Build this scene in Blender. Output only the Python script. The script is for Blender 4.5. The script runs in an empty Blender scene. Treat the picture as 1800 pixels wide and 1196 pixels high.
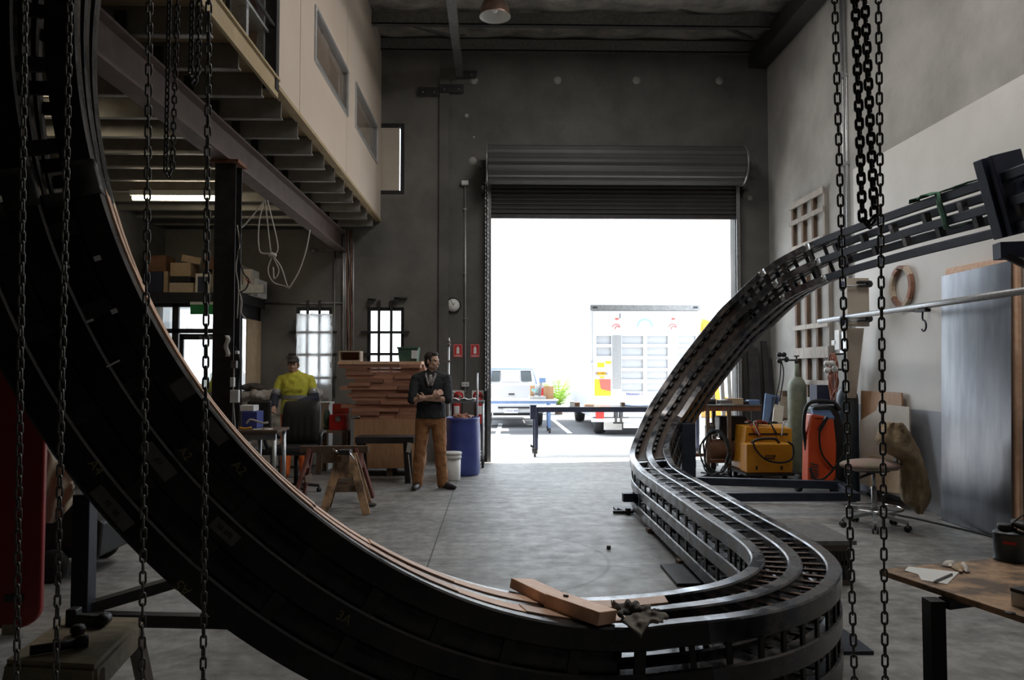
import bpy, bmesh, math, random
from mathutils import Vector as V, Matrix, Euler
random.seed(7)
C = bpy.context.scene.collection
S = bpy.context.scene
PI = math.pi
# ------------------------------------------------------------------ camera, sky, sun, exposure
F_PX, EYE = 1340.0, V((0, 0, 1.55))
YAW, PITCH = math.atan(30 / F_PX), math.atan(52 / F_PX)
cam_d = bpy.data.cameras.new('camera'); cam = bpy.data.objects.new('camera', cam_d); C.objects.link(cam)
cam.location = EYE; cam.rotation_euler = (PI / 2 + PITCH, 0, -YAW)
cam_d.sensor_width = 36; cam_d.lens = F_PX / 1800 * 36; cam_d.clip_start = 0.05; cam_d.clip_end = 300
S.camera = cam
S.view_settings.view_transform = 'Standard'; S.view_settings.look = 'None'
S.view_settings.gamma = 1; S.view_settings.use_curve_mapping = False
S.view_settings.exposure = 0.35
S.cycles.use_denoising = True
S.cycles.max_bounces = 10; S.cycles.diffuse_bounces = 6; S.cycles.glossy_bounces = 4
S.cycles.sample_clamp_indirect = 8
w = bpy.data.worlds.new('sky'); S.world = w; w.use_nodes = True
bg = w.node_tree.nodes['Background']; bg.inputs[0].default_value = (0.82, 0.91, 1, 1); bg.inputs[1].default_value = 4.2
sun_d = bpy.data.lights.new('sun', 'SUN'); sun = bpy.data.objects.new('sun', sun_d); C.objects.link(sun)
sun_d.energy = 14; sun_d.angle = 0.009; sun_d.color = (1, 0.95, 0.88)
sun.rotation_euler = V((0.62, 0.10, 1.0)).to_track_quat('Z', 'Y').to_euler()
por_d = bpy.data.lights.new('doorway_daylight', 'AREA'); por = bpy.data.objects.new('doorway_daylight', por_d); C.objects.link(por)
por_d.shape = 'RECTANGLE'; por_d.size = 4.2; por_d.size_y = 4.3; por_d.cycles.is_portal = True
por.location = (2.03, 13.2, 2.1); por.rotation_euler = (-PI / 2, 0, 0)

ROOF_FILL = ((1.4, 7.2, 1.1, 2.6), (1.4, 9.5, 1.1, 1.8), (3.3, 5.0, .9, 2.4))        # unseen fill lights added under the roof: x, y, width, length
for sx_, sy_, sw_, sl_ in ROOF_FILL:
    ld = bpy.data.lights.new('added_roof_fill', 'AREA'); lo_ = bpy.data.objects.new('added_roof_fill', ld); C.objects.link(lo_)
    ld.shape = 'RECTANGLE'; ld.size = sw_; ld.size_y = sl_; ld.energy = 52 if sx_ < 2 else 72; ld.color = (1, .97, .93); lo_.location = (sx_, sy_, 6.98)

# ------------------------------------------------------------------ pixel -> world
_fw = V((math.sin(YAW) * math.cos(PITCH), math.cos(YAW) * math.cos(PITCH), math.sin(PITCH)))
_rt = V((math.cos(YAW), -math.sin(YAW), 0)); _up = _rt.cross(_fw)
def ray(px, py): return _fw * F_PX + _rt * (px - 900) - _up * (py - 598)
def at(px, py, Y): d = ray(px, py); return EYE + d * (Y / d.y)
def onX(px, py, X): d = ray(px, py); return EYE + d * (X / d.x)
def onZ(px, py, Z=0.0): d = ray(px, py); return EYE + d * ((Z - EYE.z) / d.z)
def proj(P):
    d = P - EYE; z = d.dot(_fw)
    return 900 + F_PX * d.dot(_rt) / z, 598 - F_PX * d.dot(_up) / z

# ------------------------------------------------------------------ materials
MATS = {}
def mat(name, c1, c2=None, rough=0.6, metal=0.0, scale=6.0, bump=0.0, stretch=None, vary=0.0, detail=6, emit=0, rough2=None, lo=.35, hi=.65, bscale=None, alpha=None, trans=0):
    if name in MATS: return MATS[name]
    m = bpy.data.materials.new(name); m.use_nodes = True
    nt = m.node_tree; N = nt.nodes; L = nt.links; b = N['Principled BSDF']
    b.inputs['Roughness'].default_value = rough; b.inputs['Metallic'].default_value = metal
    b.inputs['Base Color'].default_value = (*c1, 1)
    if emit:
        b.inputs['Emission Color'].default_value = (*c1, 1); b.inputs['Emission Strength'].default_value = emit
    if trans: b.inputs['Transmission Weight'].default_value = trans
    if alpha is not None: b.inputs['Alpha'].default_value = alpha
    if c2 is not None or bump or rough2 is not None:
        tc = N.new('ShaderNodeTexCoord'); mp = N.new('ShaderNodeMapping'); no = N.new('ShaderNodeTexNoise')
        L.new(tc.outputs['Object'], mp.inputs['Vector']); L.new(mp.outputs[0], no.inputs['Vector'])
        if stretch: mp.inputs['Scale'].default_value = stretch
        no.inputs['Scale'].default_value = scale; no.inputs['Detail'].default_value = detail; no.inputs['Roughness'].default_value = .62
        cr = N.new('ShaderNodeValToRGB'); cr.color_ramp.elements[0].position = lo; cr.color_ramp.elements[1].position = hi
        cr.color_ramp.elements[0].color = (*c1, 1); cr.color_ramp.elements[1].color = (*(c2 or c1), 1)
        L.new(no.outputs['Fac'], cr.inputs[0]); out = cr.outputs[0]
        if vary:
            oi = N.new('ShaderNodeObjectInfo'); mr = N.new('ShaderNodeMapRange')
            mr.inputs['To Min'].default_value = 1 - vary; mr.inputs['To Max'].default_value = 1 + vary
            L.new(oi.outputs['Random'], mr.inputs[0])
            hs = N.new('ShaderNodeHueSaturation'); L.new(mr.outputs[0], hs.inputs['Value']); L.new(out, hs.inputs['Color']); out = hs.outputs[0]
        L.new(out, b.inputs['Base Color'])
        if rough2 is not None:
            mr = N.new('ShaderNodeMapRange'); mr.inputs['To Min'].default_value = rough; mr.inputs['To Max'].default_value = rough2
            L.new(no.outputs['Fac'], mr.inputs[0]); mr.inputs['From Min'].default_value = lo; mr.inputs['From Max'].default_value = hi
            L.new(mr.outputs[0], b.inputs['Roughness'])
        if bump:
            src = no
            if bscale:
                src = N.new('ShaderNodeTexNoise'); src.inputs['Scale'].default_value = bscale; src.inputs['Detail'].default_value = 5
                L.new(mp.outputs[0], src.inputs['Vector'])
            bp = N.new('ShaderNodeBump'); bp.inputs['Strength'].default_value = bump; bp.inputs['Distance'].default_value = .02
            L.new(src.outputs['Fac'], bp.inputs['Height']); L.new(bp.outputs[0], b.inputs['Normal'])
    MATS[name] = m; return m
def M(n): return MATS[n]
mat('concrete_dark', (.085, .083, .078), (.14, .135, .126), .85, scale=1.3, bump=.15, bscale=14, detail=9)
mat('concrete_light', (.29, .28, .26), (.42, .405, .38), .85, scale=1.1, bump=.15, bscale=12, detail=9)
mat('rear_dark', (.03, .03, .03), (.05, .05, .048), .9, scale=2)
mat('paint_cream', (.64, .62, .59), (.71, .69, .66), .55, scale=1.5)
mat('paint_grey', (.30, .32, .36), (.36, .38, .42), .5, scale=2)
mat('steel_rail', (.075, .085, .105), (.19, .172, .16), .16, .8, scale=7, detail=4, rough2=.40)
mat('steel_shaded', (.03, .032, .036), (.066, .062, .06), .18, .8, scale=5, detail=4, rough2=.4)  # raw rail steel with the shade on the loop put into its colour
mat('spacer_brown', (.09, .055, .04), (.16, .10, .075), .6, .3, scale=12)
mat('steel_bare', (.45, .45, .45), (.62, .61, .6), .25, .9, scale=40)
mat('steel_blue', (.018, .024, .042), (.035, .042, .06), .45, .3, scale=6)
mat('steel_dark', (.03, .03, .033), (.055, .05, .048), .5, .4, scale=9)
mat('rust_beam', (.135, .10, .09), (.185, .135, .115), .6, .25, scale=5, detail=9)
mat('rust_edge', (.16, .06, .03), (.24, .11, .06), .7, .1, scale=12)
mat('galv', (.42, .43, .44), (.55, .56, .57), .38, .7, scale=30)
mat('galv_dark', (.18, .18, .18), (.26, .26, .255), .4, .6, scale=20)
mat('chrome', (.7, .7, .72), None, .12, 1)
mat('black_plastic', (.012, .012, .014), (.02, .02, .022), .45, scale=20)
mat('black_rubber', (.015, .015, .016), None, .75)
mat('white_plastic', (.62, .62, .60), (.7, .7, .68), .45, scale=8)
mat('paper', (.82, .82, .80), None, .8)
mat('timber_red', (.24, .105, .065), (.36, .175, .11), .65, scale=3, stretch=(1.2, 14, 14), vary=.35, detail=7)
mat('timber_end', (.15, .07, .045), (.24, .12, .08), .8, scale=20, vary=.3)
mat('timber_board', (.68, .40, .25), (.80, .53, .37), .55, scale=3.5, stretch=(5, 5, 5), vary=.22, detail=7)
mat('timber_pale', (.42, .33, .24), (.55, .45, .34), .7, scale=4, stretch=(1, 8, 8), vary=.15)
mat('timber_grey', (.28, .25, .22), (.42, .38, .34), .8, scale=4, stretch=(6, 6, 1), vary=.2)
mat('timber_old', (.10, .065, .045), (.19, .12, .075), .75, scale=5, stretch=(4, 4, 1), vary=.3)
mat('plywood', (.34, .18, .09), (.46, .26, .14), .6, scale=3, stretch=(8, 8, 1.2), detail=8)
mat('plywood_dirty', (.13, .085, .055), (.50, .31, .175), .5, scale=5.5, detail=9, lo=.42, hi=.58)
mat('plywood_grey', (.23, .19, .13), (.34, .28, .19), .7, scale=4, stretch=(3, 9, 9), detail=8)
mat('ply_pale', (.50, .43, .35), (.58, .50, .42), .6, scale=3)
mat('card', (.40, .29, .18), (.47, .35, .23), .8, scale=6, vary=.15)
mat('card_dark', (.16, .075, .04), (.22, .11, .06), .8, scale=6)
mat('card_white', (.60, .56, .50), (.66, .62, .56), .8, scale=6)
mat('navy', (.018, .024, .055), (.03, .036, .07), .6, scale=8)
mat('blue_plastic', (.035, .05, .22), (.05, .07, .27), .38, scale=5)
mat('red_plastic', (.20, .010, .010), (.25, .014, .013), .4, scale=4)
mat('red_sign', (.55, .03, .03), None, .5)
mat('red_tank', (.55, .03, .025), None, .3)
mat('green_plastic', (.05, .10, .07), (.08, .14, .10), .5, scale=10)
mat('green_exit', (.015, .22, .06), None, .5)
mat('green_strap', (.02, .09, .055), (.05, .14, .08), .8, scale=30, bump=.2)
mat('orange', (.78, .085, .018), (.85, .11, .025), .38, scale=5)
mat('yellow', (.62, .26, .012), (.72, .32, .02), .42, scale=5)
mat('cylinder_green', (.14, .16, .12), (.22, .235, .17), .5, scale=9, detail=9)
mat('cylinder_grey', (.045, .06, .075), (.07, .09, .105), .4, scale=9)
mat('sheet_steel', (.12, .125, .14), (.20, .205, .22), .26, .85, scale=1.6, stretch=(1, 3, .6), detail=3)
mat('canvas', (.42, .36, .27), (.54, .47, .36), .9, scale=4, bump=.3)
mat('jacket', (.25, .18, .105), (.38, .285, .175), .9, scale=5, bump=.3)
mat('glove', (.20, .18, .155), (.30, .27, .235), .85, scale=14, bump=.3)
mat('glove_dark', (.05, .045, .042), (.09, .08, .07), .85, scale=14)
mat('plastic_wrap', (.30, .26, .22), (.46, .43, .40), .35, scale=5, bump=.5)
mat('milky_film', (.80, .80, .80), (.88, .88, .88), .7, scale=4, bump=.4, trans=.75)
mat('skin', (.50, .30, .22), (.56, .35, .26), .55, scale=20)
mat('hair', (.025, .018, .014), (.04, .028, .02), .7, scale=40)
mat('shirt_dark', (.012, .014, .017), (.022, .025, .03), .85, scale=12, bump=.15)
mat('scarf', (.10, .09, .09), (.42, .38, .36), .85, scale=60, lo=.45, hi=.55)
mat('trouser_tan', (.27, .12, .045), (.35, .16, .065), .8, scale=10, bump=.15)
mat('hivis', (.62, .60, .06), (.72, .68, .09), .75, scale=8, bump=.12)
mat('hivis_orange', (.80, .16, .03), (.9, .22, .05), .75, scale=8)
mat('reflective', (.36, .36, .36), None, .4, .3)
mat('denim_navy', (.02, .024, .045), (.03, .035, .06), .8, scale=10)
mat('leather_black', (.014, .013, .013), (.026, .024, .023), .45, scale=30, bump=.1)
mat('foil', (.28, .265, .245), (.66, .63, .58), .3, .45, scale=3, bump=1.0, bscale=9, detail=8)
mat('panel_beige', (.60, .50, .41), (.64, .54, .45), .45, scale=1)
mat('deck_board', (.36, .27, .15), (.44, .34, .20), .8, scale=3)
mat('joist_galv', (.26, .25, .23), (.34, .33, .31), .42, .5, scale=6)
mat('shutter', (.045, .044, .043), (.058, .056, .054), .6, .1, scale=2)
mat('lamp_copper', (.20, .13, .10), (.28, .19, .15), .35, .7, scale=9)
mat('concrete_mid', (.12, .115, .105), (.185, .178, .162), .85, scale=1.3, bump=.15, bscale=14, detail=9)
mat('tube_lit', (1, .86, .62), None, .5, emit=14)
mat('asphalt', (.10, .10, .105), (.15, .15, .155), .9, scale=30)
mat('apron', (.50, .49, .47), (.58, .57, .55), .9, scale=2)
mat('white_wall', (.82, .82, .80), None, .8)
mat('truck_white', (.42, .43, .45), None, .45)
mat('truck_panel', (.37, .385, .41), None, .45)  # recess shading of the truck's door panels put into a darker tone
mat('ute_white', (.55, .55, .56), None, .3)
mat('glass_dark', (.05, .06, .065), None, .08)
mat('leaf', (.20, .36, .03), (.34, .50, .08), .5, scale=6)
mat('amber', (.75, .38, .02), None, .5)
mat('teal_ink', (.10, .42, .40), None, .6)
mat('red_ink', (.62, .10, .08), None, .6)
mat('blue_ink', (.05, .06, .28), None, .6)
mat('blue_paint', (.10, .17, .32), (.13, .21, .38), .5, scale=8)
mat('chalk', (.24, .21, .10), None, .9)
mat('tape_label', (.12, .115, .105), (.16, .15, .14), .8, scale=20)
mat('white_tag', (.80, .80, .78), None, .7)
mat('cable_white', (.50, .46, .42), None, .6)
mat('cable_red', (.36, .05, .03), None, .55)
mat('cable_rust', (.24, .075, .045), (.32, .11, .06), .6, scale=20)
mat('clear_glass', (.9, .95, .95), None, .02, trans=1, alpha=.25)
mat('tinted_pane', (.17, .135, .105), (.24, .19, .15), .12, scale=2)
mat('blind_cloth', (.50, .44, .36), (.56, .50, .42), .8, scale=2)

def floor_mat():
    m = bpy.data.materials.new('floor_concrete'); m.use_nodes = True; nt = m.node_tree; N = nt.nodes; L = nt.links; b = N['Principled BSDF']
    tc = N.new('ShaderNodeTexCoord'); sx = N.new('ShaderNodeSeparateXYZ'); L.new(tc.outputs['Object'], sx.inputs[0])
    def mth(op, a, c):
        n = N.new('ShaderNodeMath'); n.operation = op
        for i, q in enumerate((a, c)):
            if isinstance(q, (int, float)): n.inputs[i].default_value = q
            elif q is not None: L.new(q, n.inputs[i])
        return n.outputs[0]
    def noise(sc, de=8, st=None):
        n = N.new('ShaderNodeTexNoise'); n.inputs['Scale'].default_value = sc; n.inputs['Detail'].default_value = de; n.inputs['Roughness'].default_value = .65
        if st:
            mp = N.new('ShaderNodeMapping'); mp.inputs['Scale'].default_value = st; L.new(tc.outputs['Object'], mp.inputs[0]); L.new(mp.outputs[0], n.inputs['Vector'])
        else: L.new(tc.outputs['Object'], n.inputs['Vector'])
        return n.outputs['Fac']
    big = noise(.55); fine = noise(5, 10); streak = noise(2.2, 9, (.5, 2.2, 1))
    cr = N.new('ShaderNodeValToRGB'); e = cr.color_ramp.elements
    e[0].position = .40; e[0].color = (.11, .105, .098, 1); e[1].position = .58; e[1].color = (.33, .322, .31, 1)
    x = e.new(.5); x.color = (.22, .215, .205, 1)
    mixf = mth('ADD', mth('MULTIPLY', big, .32), mth('ADD', mth('MULTIPLY', noise(9, 12), .40), mth('MULTIPLY', streak, .28)))
    L.new(mixf, cr.inputs[0])
    X, Y = sx.outputs[0], sx.outputs[1]
    j1 = mth('LESS_THAN', mth('ABSOLUTE', mth('ADD', X, .53), None), .006)
    j2 = mth('LESS_THAN', mth('ABSOLUTE', mth('ADD', Y, -6.08), None), .006)
    dx = mth('ADD', X, .15); dy = mth('ADD', Y, -6.27)
    rr = mth('SQRT', mth('ADD', mth('MULTIPLY', dx, dx), mth('MULTIPLY', dy, dy)), None)
    j3 = mth('MULTIPLY', mth('LESS_THAN', mth('ABSOLUTE', mth('ADD', rr, -1.07), None), .014), mth('MULTIPLY', mth('GREATER_THAN', dx, .2), .5))
    jj = mth('MAXIMUM', mth('MAXIMUM', j1, j2), j3)
    mx = N.new('ShaderNodeMix'); mx.data_type = 'RGBA'; mx.inputs[7].default_value = (.05, .047, .043, 1)
    L.new(jj, mx.inputs[0]); L.new(cr.outputs[0], mx.inputs[6]); L.new(mx.outputs[2], b.inputs['Base Color'])
    mr = N.new('ShaderNodeMapRange'); mr.inputs['From Min'].default_value = .35; mr.inputs['From Max'].default_value = .65
    mr.inputs['To Min'].default_value = .46; mr.inputs['To Max'].default_value = .60; L.new(fine, mr.inputs[0]); L.new(mr.outputs[0], b.inputs['Roughness'])
    bp = N.new('ShaderNodeBump'); bp.inputs['Strength'].default_value = .10; bp.inputs['Distance'].default_value = .003; L.new(noise(60, 4), bp.inputs['Height']); L.new(bp.outputs[0], b.inputs['Normal'])
    MATS['floor_concrete'] = m
floor_mat()

# ------------------------------------------------------------------ mesh builder
WL = {}
def tag(o, label=None, cat=None, group=None, kind=None):
    if label: o['label'] = label
    if cat: o['category'] = cat
    if group: o['group'] = group
    if kind: o['kind'] = kind
    return o
def thing(name, label=None, cat=None, loc=(0, 0, 0), group=None, kind=None):
    o = bpy.data.objects.new(name, None); C.objects.link(o); o.location = V(loc); WL[o] = V(loc)
    o.empty_display_size = .1
    return tag(o, label, cat, group, kind)
def rotm(r):
    if r is None: return Matrix.Identity(3)
    if isinstance(r, Matrix): return r.to_3x3()
    return Euler(r).to_matrix()
class MB:
    def __init__(s): s.v = []; s.f = []; s.mi = []; s.sm = []
    def add(s, vs, fs, m=0, smooth=False):
        n = len(s.v); s.v += [V(p) for p in vs]
        for f in fs: s.f.append([n + i for i in f]); s.mi.append(m); s.sm.append(smooth)
        return s
    def box(s, c, d, r=None, m=0):
        R = rotm(r); c = V(c); x, y, z = d[0] / 2, d[1] / 2, d[2] / 2
        vs = [c + R @ V((sx * x, sy * y, sz * z)) for sz in (-1, 1) for sx, sy in ((-1, -1), (1, -1), (1, 1), (-1, 1))]
        return s.add(vs, [(3, 2, 1, 0), (4, 5, 6, 7), (0, 1, 5, 4), (1, 2, 6, 5), (2, 3, 7, 6), (3, 0, 4, 7)], m)
    def bb(s, a, b, m=0):
        a, b = V(a), V(b); return s.box((a + b) / 2, (abs(b.x - a.x), abs(b.y - a.y), abs(b.z - a.z)), None, m)
    def bar(s, p, q, w, h, up=(0, 0, 1), m=0):
        p, q = V(p), V(q); t = (q - p).normalized(); up = V(up)
        if abs(t.dot(up)) > .98: up = V((0, 1, 0)) if abs(t.y) < .9 else V((1, 0, 0))
        sd = t.cross(up).normalized(); u = sd.cross(t)
        vs = [o + sd * (a * w / 2) + u * (b * h / 2) for o in (p, q) for a, b in ((-1, -1), (1, -1), (1, 1), (-1, 1))]
        return s.add(vs, [(0, 1, 2, 3), (7, 6, 5, 4), (4, 5, 1, 0), (5, 6, 2, 1), (6, 7, 3, 2), (7, 4, 0, 3)], m)
    def tube(s, pts, r, n=8, m=0, closed=False):
        pts = [V(p) for p in pts]; k = len(pts); rs = r if isinstance(r, (list, tuple)) else [r] * k
        ts = []
        for i in range(k):
            a = pts[(i - 1) % k] if closed or i > 0 else pts[i]; b = pts[(i + 1) % k] if closed or i < k - 1 else pts[i]
            d = b - a; ts.append(d.normalized() if d.length > 1e-9 else V((0, 0, 1)))
        u = ts[0].orthogonal().normalized(); vs = []
        for i in range(k):
            u = (u - ts[i] * u.dot(ts[i]))
            u = u.normalized() if u.length > 1e-6 else ts[i].orthogonal().normalized()
            w_ = ts[i].cross(u)
            for j in range(n):
                a = 2 * PI * j / n; vs.append(pts[i] + (u * math.cos(a) + w_ * math.sin(a)) * rs[i])
        fs = []
        for i in range(k if closed else k - 1):
            for j in range(n):
                a, b = i * n + j, i * n + (j + 1) % n; c, d = ((i + 1) % k) * n + (j + 1) % n, ((i + 1) % k) * n + j
                fs.append((a, b, c, d))
        if not closed: fs += [tuple(reversed(range(n))), tuple(range((k - 1) * n, k * n))]
        return s.add(vs, fs, m, True)
    def cyl(s, p, q, r, r2=None, n=20, m=0):
        return s.tube([p, q], [r, r if r2 is None else r2], n, m)
    def lathe(s, prof, c=(0, 0, 0), n=28, m=0, r=None, caps=True):
        c = V(c); R = rotm(r); k = len(prof); vs = []
        for (rad, z) in prof:
            for j in range(n): vs.append(c + R @ V((rad * math.cos(2 * PI * j / n), rad * math.sin(2 * PI * j / n), z)))
        fs = [(i * n + j, i * n + (j + 1) % n, (i + 1) * n + (j + 1) % n, (i + 1) * n + j) for i in range(k - 1) for j in range(n)]
        if caps and prof[0][0] > 1e-4: fs.append(tuple(reversed(range(n))))
        if caps and prof[-1][0] > 1e-4: fs.append(tuple(range((k - 1) * n, k * n)))
        return s.add(vs, fs, m, True)
    def prism(s, poly, vec, m=0):
        vec = V(vec); k = len(poly); vs = [V(p) for p in poly] + [V(p) + vec for p in poly]
        return s.add(vs, [tuple(reversed(range(k))), tuple(range(k, 2 * k))] + [(i, (i + 1) % k, k + (i + 1) % k, k + i) for i in range(k)], m)
    def sph(s, c, r, n=16, m=0, rot=None):
        r = (r, r, r) if isinstance(r, (int, float)) else r; c = V(c); R = rotm(rot); h = n // 2
        vs = [c + R @ V((0, 0, -r[2]))]
        for i in range(1, h):
            a = -PI / 2 + PI * i / h
            for j in range(n):
                b = 2 * PI * j / n; vs.append(c + R @ V((r[0] * math.cos(a) * math.cos(b), r[1] * math.cos(a) * math.sin(b), r[2] * math.sin(a))))
        vs.append(c + R @ V((0, 0, r[2]))); last = len(vs) - 1
        fs = [(0, 1 + (j + 1) % n, 1 + j) for j in range(n)]
        for i in range(h - 2):
            for j in range(n): fs.append((1 + i * n + j, 1 + i * n + (j + 1) % n, 1 + (i + 1) * n + (j + 1) % n, 1 + (i + 1) * n + j))
        o = 1 + (h - 2) * n; fs += [(o + j, o + (j + 1) % n, last) for j in range(n)]
        return s.add(vs, fs, m, True)
    def sheet(s, grid, th=.004, m=0):
        """a grid of points given thickness"""
        r, c = len(grid), len(grid[0]); P = [[V(p) for p in row] for row in grid]; nr = []
        for i in range(r):
            for j in range(c):
                a = P[min(i + 1, r - 1)][j] - P[max(i - 1, 0)][j]; b = P[i][min(j + 1, c - 1)] - P[i][max(j - 1, 0)]
                nn = a.cross(b); nr.append(nn.normalized() if nn.length > 1e-9 else V((0, 0, 1)))
        top = [P[i][j] + nr[i * c + j] * th / 2 for i in range(r) for j in range(c)]
        bot = [P[i][j] - nr[i * c + j] * th / 2 for i in range(r) for j in range(c)]
        k = r * c; fs = []
        for i in range(r - 1):
            for j in range(c - 1):
                a = i * c + j; q = (a, a + c, a + c + 1, a + 1); fs.append(q); fs.append(tuple(k + x for x in reversed(q)))
        edge = [i * c for i in range(r)] + [(r - 1) * c + j for j in range(1, c)] + [i * c + c - 1 for i in range(r - 2, -1, -1)] + [j for j in range(c - 2, 0, -1)]
        for a, b in zip(edge, edge[1:] + edge[:1]): fs.append((b, a, k + a, k + b))
        return s.add(top + bot, fs, m, True)
    def build(s, name, mats, parent=None, bevel=0, sub=0, remesh=0, smooth=None, relax=0, origin=None):
        if parent is not None: o0 = WL[parent]
        elif origin is not None: o0 = V(origin)
        else:
            xs = [p.x for p in s.v]; ys = [p.y for p in s.v]; zs = [p.z for p in s.v]
            o0 = V(((min(xs) + max(xs)) / 2, (min(ys) + max(ys)) / 2, min(zs)))
        me = bpy.data.meshes.new(name); me.from_pydata([p - o0 for p in s.v], [], s.f)
        mats = mats if isinstance(mats, (list, tuple)) else [mats]
        for mm in mats: me.materials.append(M(mm) if isinstance(mm, str) else mm)
        me.polygons.foreach_set('material_index', s.mi)
        me.polygons.foreach_set('use_smooth', [bool(x) for x in s.sm] if smooth is None else [smooth] * len(s.f))
        me.update()
        o = bpy.data.objects.new(name, me); C.objects.link(o); WL[o] = o0
        if parent is not None: o.parent = parent
        else: o.location = o0
        if remesh:
            d = o.modifiers.new('union', 'REMESH'); d.mode = 'VOXEL'; d.voxel_size = remesh; d.use_smooth_shade = True
        if relax:
            d = o.modifiers.new('relax', 'SMOOTH'); d.iterations = relax; d.factor = .5
        if bevel:
            d = o.modifiers.new('edge', 'BEVEL'); d.width = bevel; d.segments = 2; d.limit_method = 'ANGLE'
        if sub:
            d = o.modifiers.new('round', 'SUBSURF'); d.levels = d.render_levels = sub
        return o
def struct(o): o['kind'] = 'structure'; return o
def copy_tree(o, loc=None, parent=None):
    c = o.copy(); C.objects.link(c); WL[c] = V(loc) if loc is not None else WL[o]
    if parent is not None: c.parent = parent
    elif loc is not None: c.location = V(loc)
    for ch in list(o.children): copy_tree(ch, None, c)
    return c
def text(body, name, size, loc, X, Y, m, parent, ext=.001, align='CENTER'):
    cu = bpy.data.curves.new(name, 'FONT'); cu.body = body; cu.size = size; cu.extrude = ext; cu.align_x = align; cu.align_y = 'CENTER'
    cu.materials.append(M(m)); o = bpy.data.objects.new(name, cu); C.objects.link(o)
    dg = bpy.context.evaluated_depsgraph_get(); me = bpy.data.meshes.new_from_object(o.evaluated_get(dg)); bpy.data.objects.remove(o); bpy.data.curves.remove(cu)
    me.name = name; o = bpy.data.objects.new(name, me); C.objects.link(o)
    X = V(X).normalized(); Z = X.cross(V(Y)).normalized(); Y = Z.cross(X)
    mt = Matrix((X, Y, Z)).transposed().to_4x4(); mt.translation = V(loc) - WL[parent]
    o.parent = parent; o.matrix_local = mt; WL[o] = V(loc); return o
def wall_grid(mb, axis, a0, a1, z0, z1, p0, p1, holes, m=0):
    """wall slab along X (axis 'x') or Y with rectangular holes (a0,a1,z0,z1)"""
    A = sorted({a0, a1, *[h[0] for h in holes], *[h[1] for h in holes]}); Z = sorted({z0, z1, *[h[2] for h in holes], *[h[3] for h in holes]})
    for i in range(len(A) - 1):
        for j in range(len(Z) - 1):
            ca, cz = (A[i] + A[i + 1]) / 2, (Z[j] + Z[j + 1]) / 2
            if any(h[0] < ca < h[1] and h[2] < cz < h[3] for h in holes): continue
            if axis == 'x': mb.bb((A[i], p0, Z[j]), (A[i + 1], p1, Z[j + 1]), m)
            else: mb.bb((p0, A[i], Z[j]), (p1, A[i + 1], Z[j + 1]), m)
def arc(c, r, a0, a1, n, ax=(1, 0, 0), ay=(0, 0, 1)):
    ax, ay = V(ax), V(ay)
    return [V(c) + ax * (r * math.cos(a0 + (a1 - a0) * i / n)) + ay * (r * math.sin(a0 + (a1 - a0) * i / n)) for i in range(n + 1)]
def spline(Q, k=8):
    Q = [V(q) for q in Q]; Q = [2 * Q[0] - Q[1]] + Q + [2 * Q[-1] - Q[-2]]; out = []
    for i in range(1, len(Q) - 2):
        a, b, c, d = Q[i - 1:i + 3]
        for j in range(k):
            t = j / k; out.append(.5 * ((2 * b) + (c - a) * t + (2 * a - 5 * b + 4 * c - d) * t * t + (3 * b - a - 3 * c + d) * t ** 3))
    out.append(Q[-2]); return out
ORD = ['topmost', 'second', 'third', 'fourth', 'fifth', 'sixth', 'seventh', 'eighth', 'ninth', 'tenth', 'eleventh', 'twelfth', 'thirteenth', 'fourteenth', 'fifteenth', 'sixteenth', 'seventeenth', 'eighteenth']
# ================================================================== THE SETTING
XL, XR, YB, ZC = -5.6, 4.74, 13.0, 7.3
xw = lambda px, py=600: at(px, py, YB).x
zw = lambda py, px=870: at(px, py, YB).z
m = MB(); m.bb((XL - .2, -6.2, -.2), (XR + .2, YB + .2, 0)); struct(m.build('floor', 'floor_concrete', origin=(0, 0, 0)))
W1 = (xw(520), xw(583), 1.28, zw(541)); W2 = (xw(645), xw(710), 1.28, zw(541)); W3 = (-2.25, at(711, 280, YB).x, at(700, 342, YB).z, at(700, 217, YB).z)
DX0, DX1 = xw(863, 700), xw(1293, 700)
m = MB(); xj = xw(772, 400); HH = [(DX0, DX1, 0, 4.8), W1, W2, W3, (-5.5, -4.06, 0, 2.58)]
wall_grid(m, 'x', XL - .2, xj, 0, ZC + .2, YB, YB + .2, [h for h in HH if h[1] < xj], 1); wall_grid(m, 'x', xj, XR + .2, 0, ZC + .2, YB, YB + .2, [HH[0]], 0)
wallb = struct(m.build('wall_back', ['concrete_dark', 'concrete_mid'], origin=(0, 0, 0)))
m = MB()
for z0, z1, y0, y1, k in ((0, 1.1, -6, 9.9, 2), (1.1, 4.2, -6, 9.9, 1), (4.2, ZC + .2, -6, 9.9, 0), (0, ZC + .2, 9.9, YB, 0)): m.bb((XR, y0, z0), (XR + .2, y1, z1), k)
struct(m.build('wall_right', ['concrete_light', 'paint_cream', 'paint_grey'], origin=(0, 0, 0)))
m = MB(); m.bb((XL - .2, -6, 0), (XL, YB, ZC + .2)); struct(m.build('wall_left', 'concrete_dark', origin=(0, 0, 0)))
m = MB(); m.bb((XL - .2, -6.2, 0), (XR + .2, -6, ZC + .2)); struct(m.build('wall_rear', 'rear_dark', origin=(0, 0, 0)))
# pilaster strip and panel joint of the back wall
m = MB(); m.bb((xw(772, 400), YB - .05, 0), (xw(789, 400), YB, zw(140, 780))); struct(m.build('trim_1', 'concrete_dark', origin=(0, 0, 0)))
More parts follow.
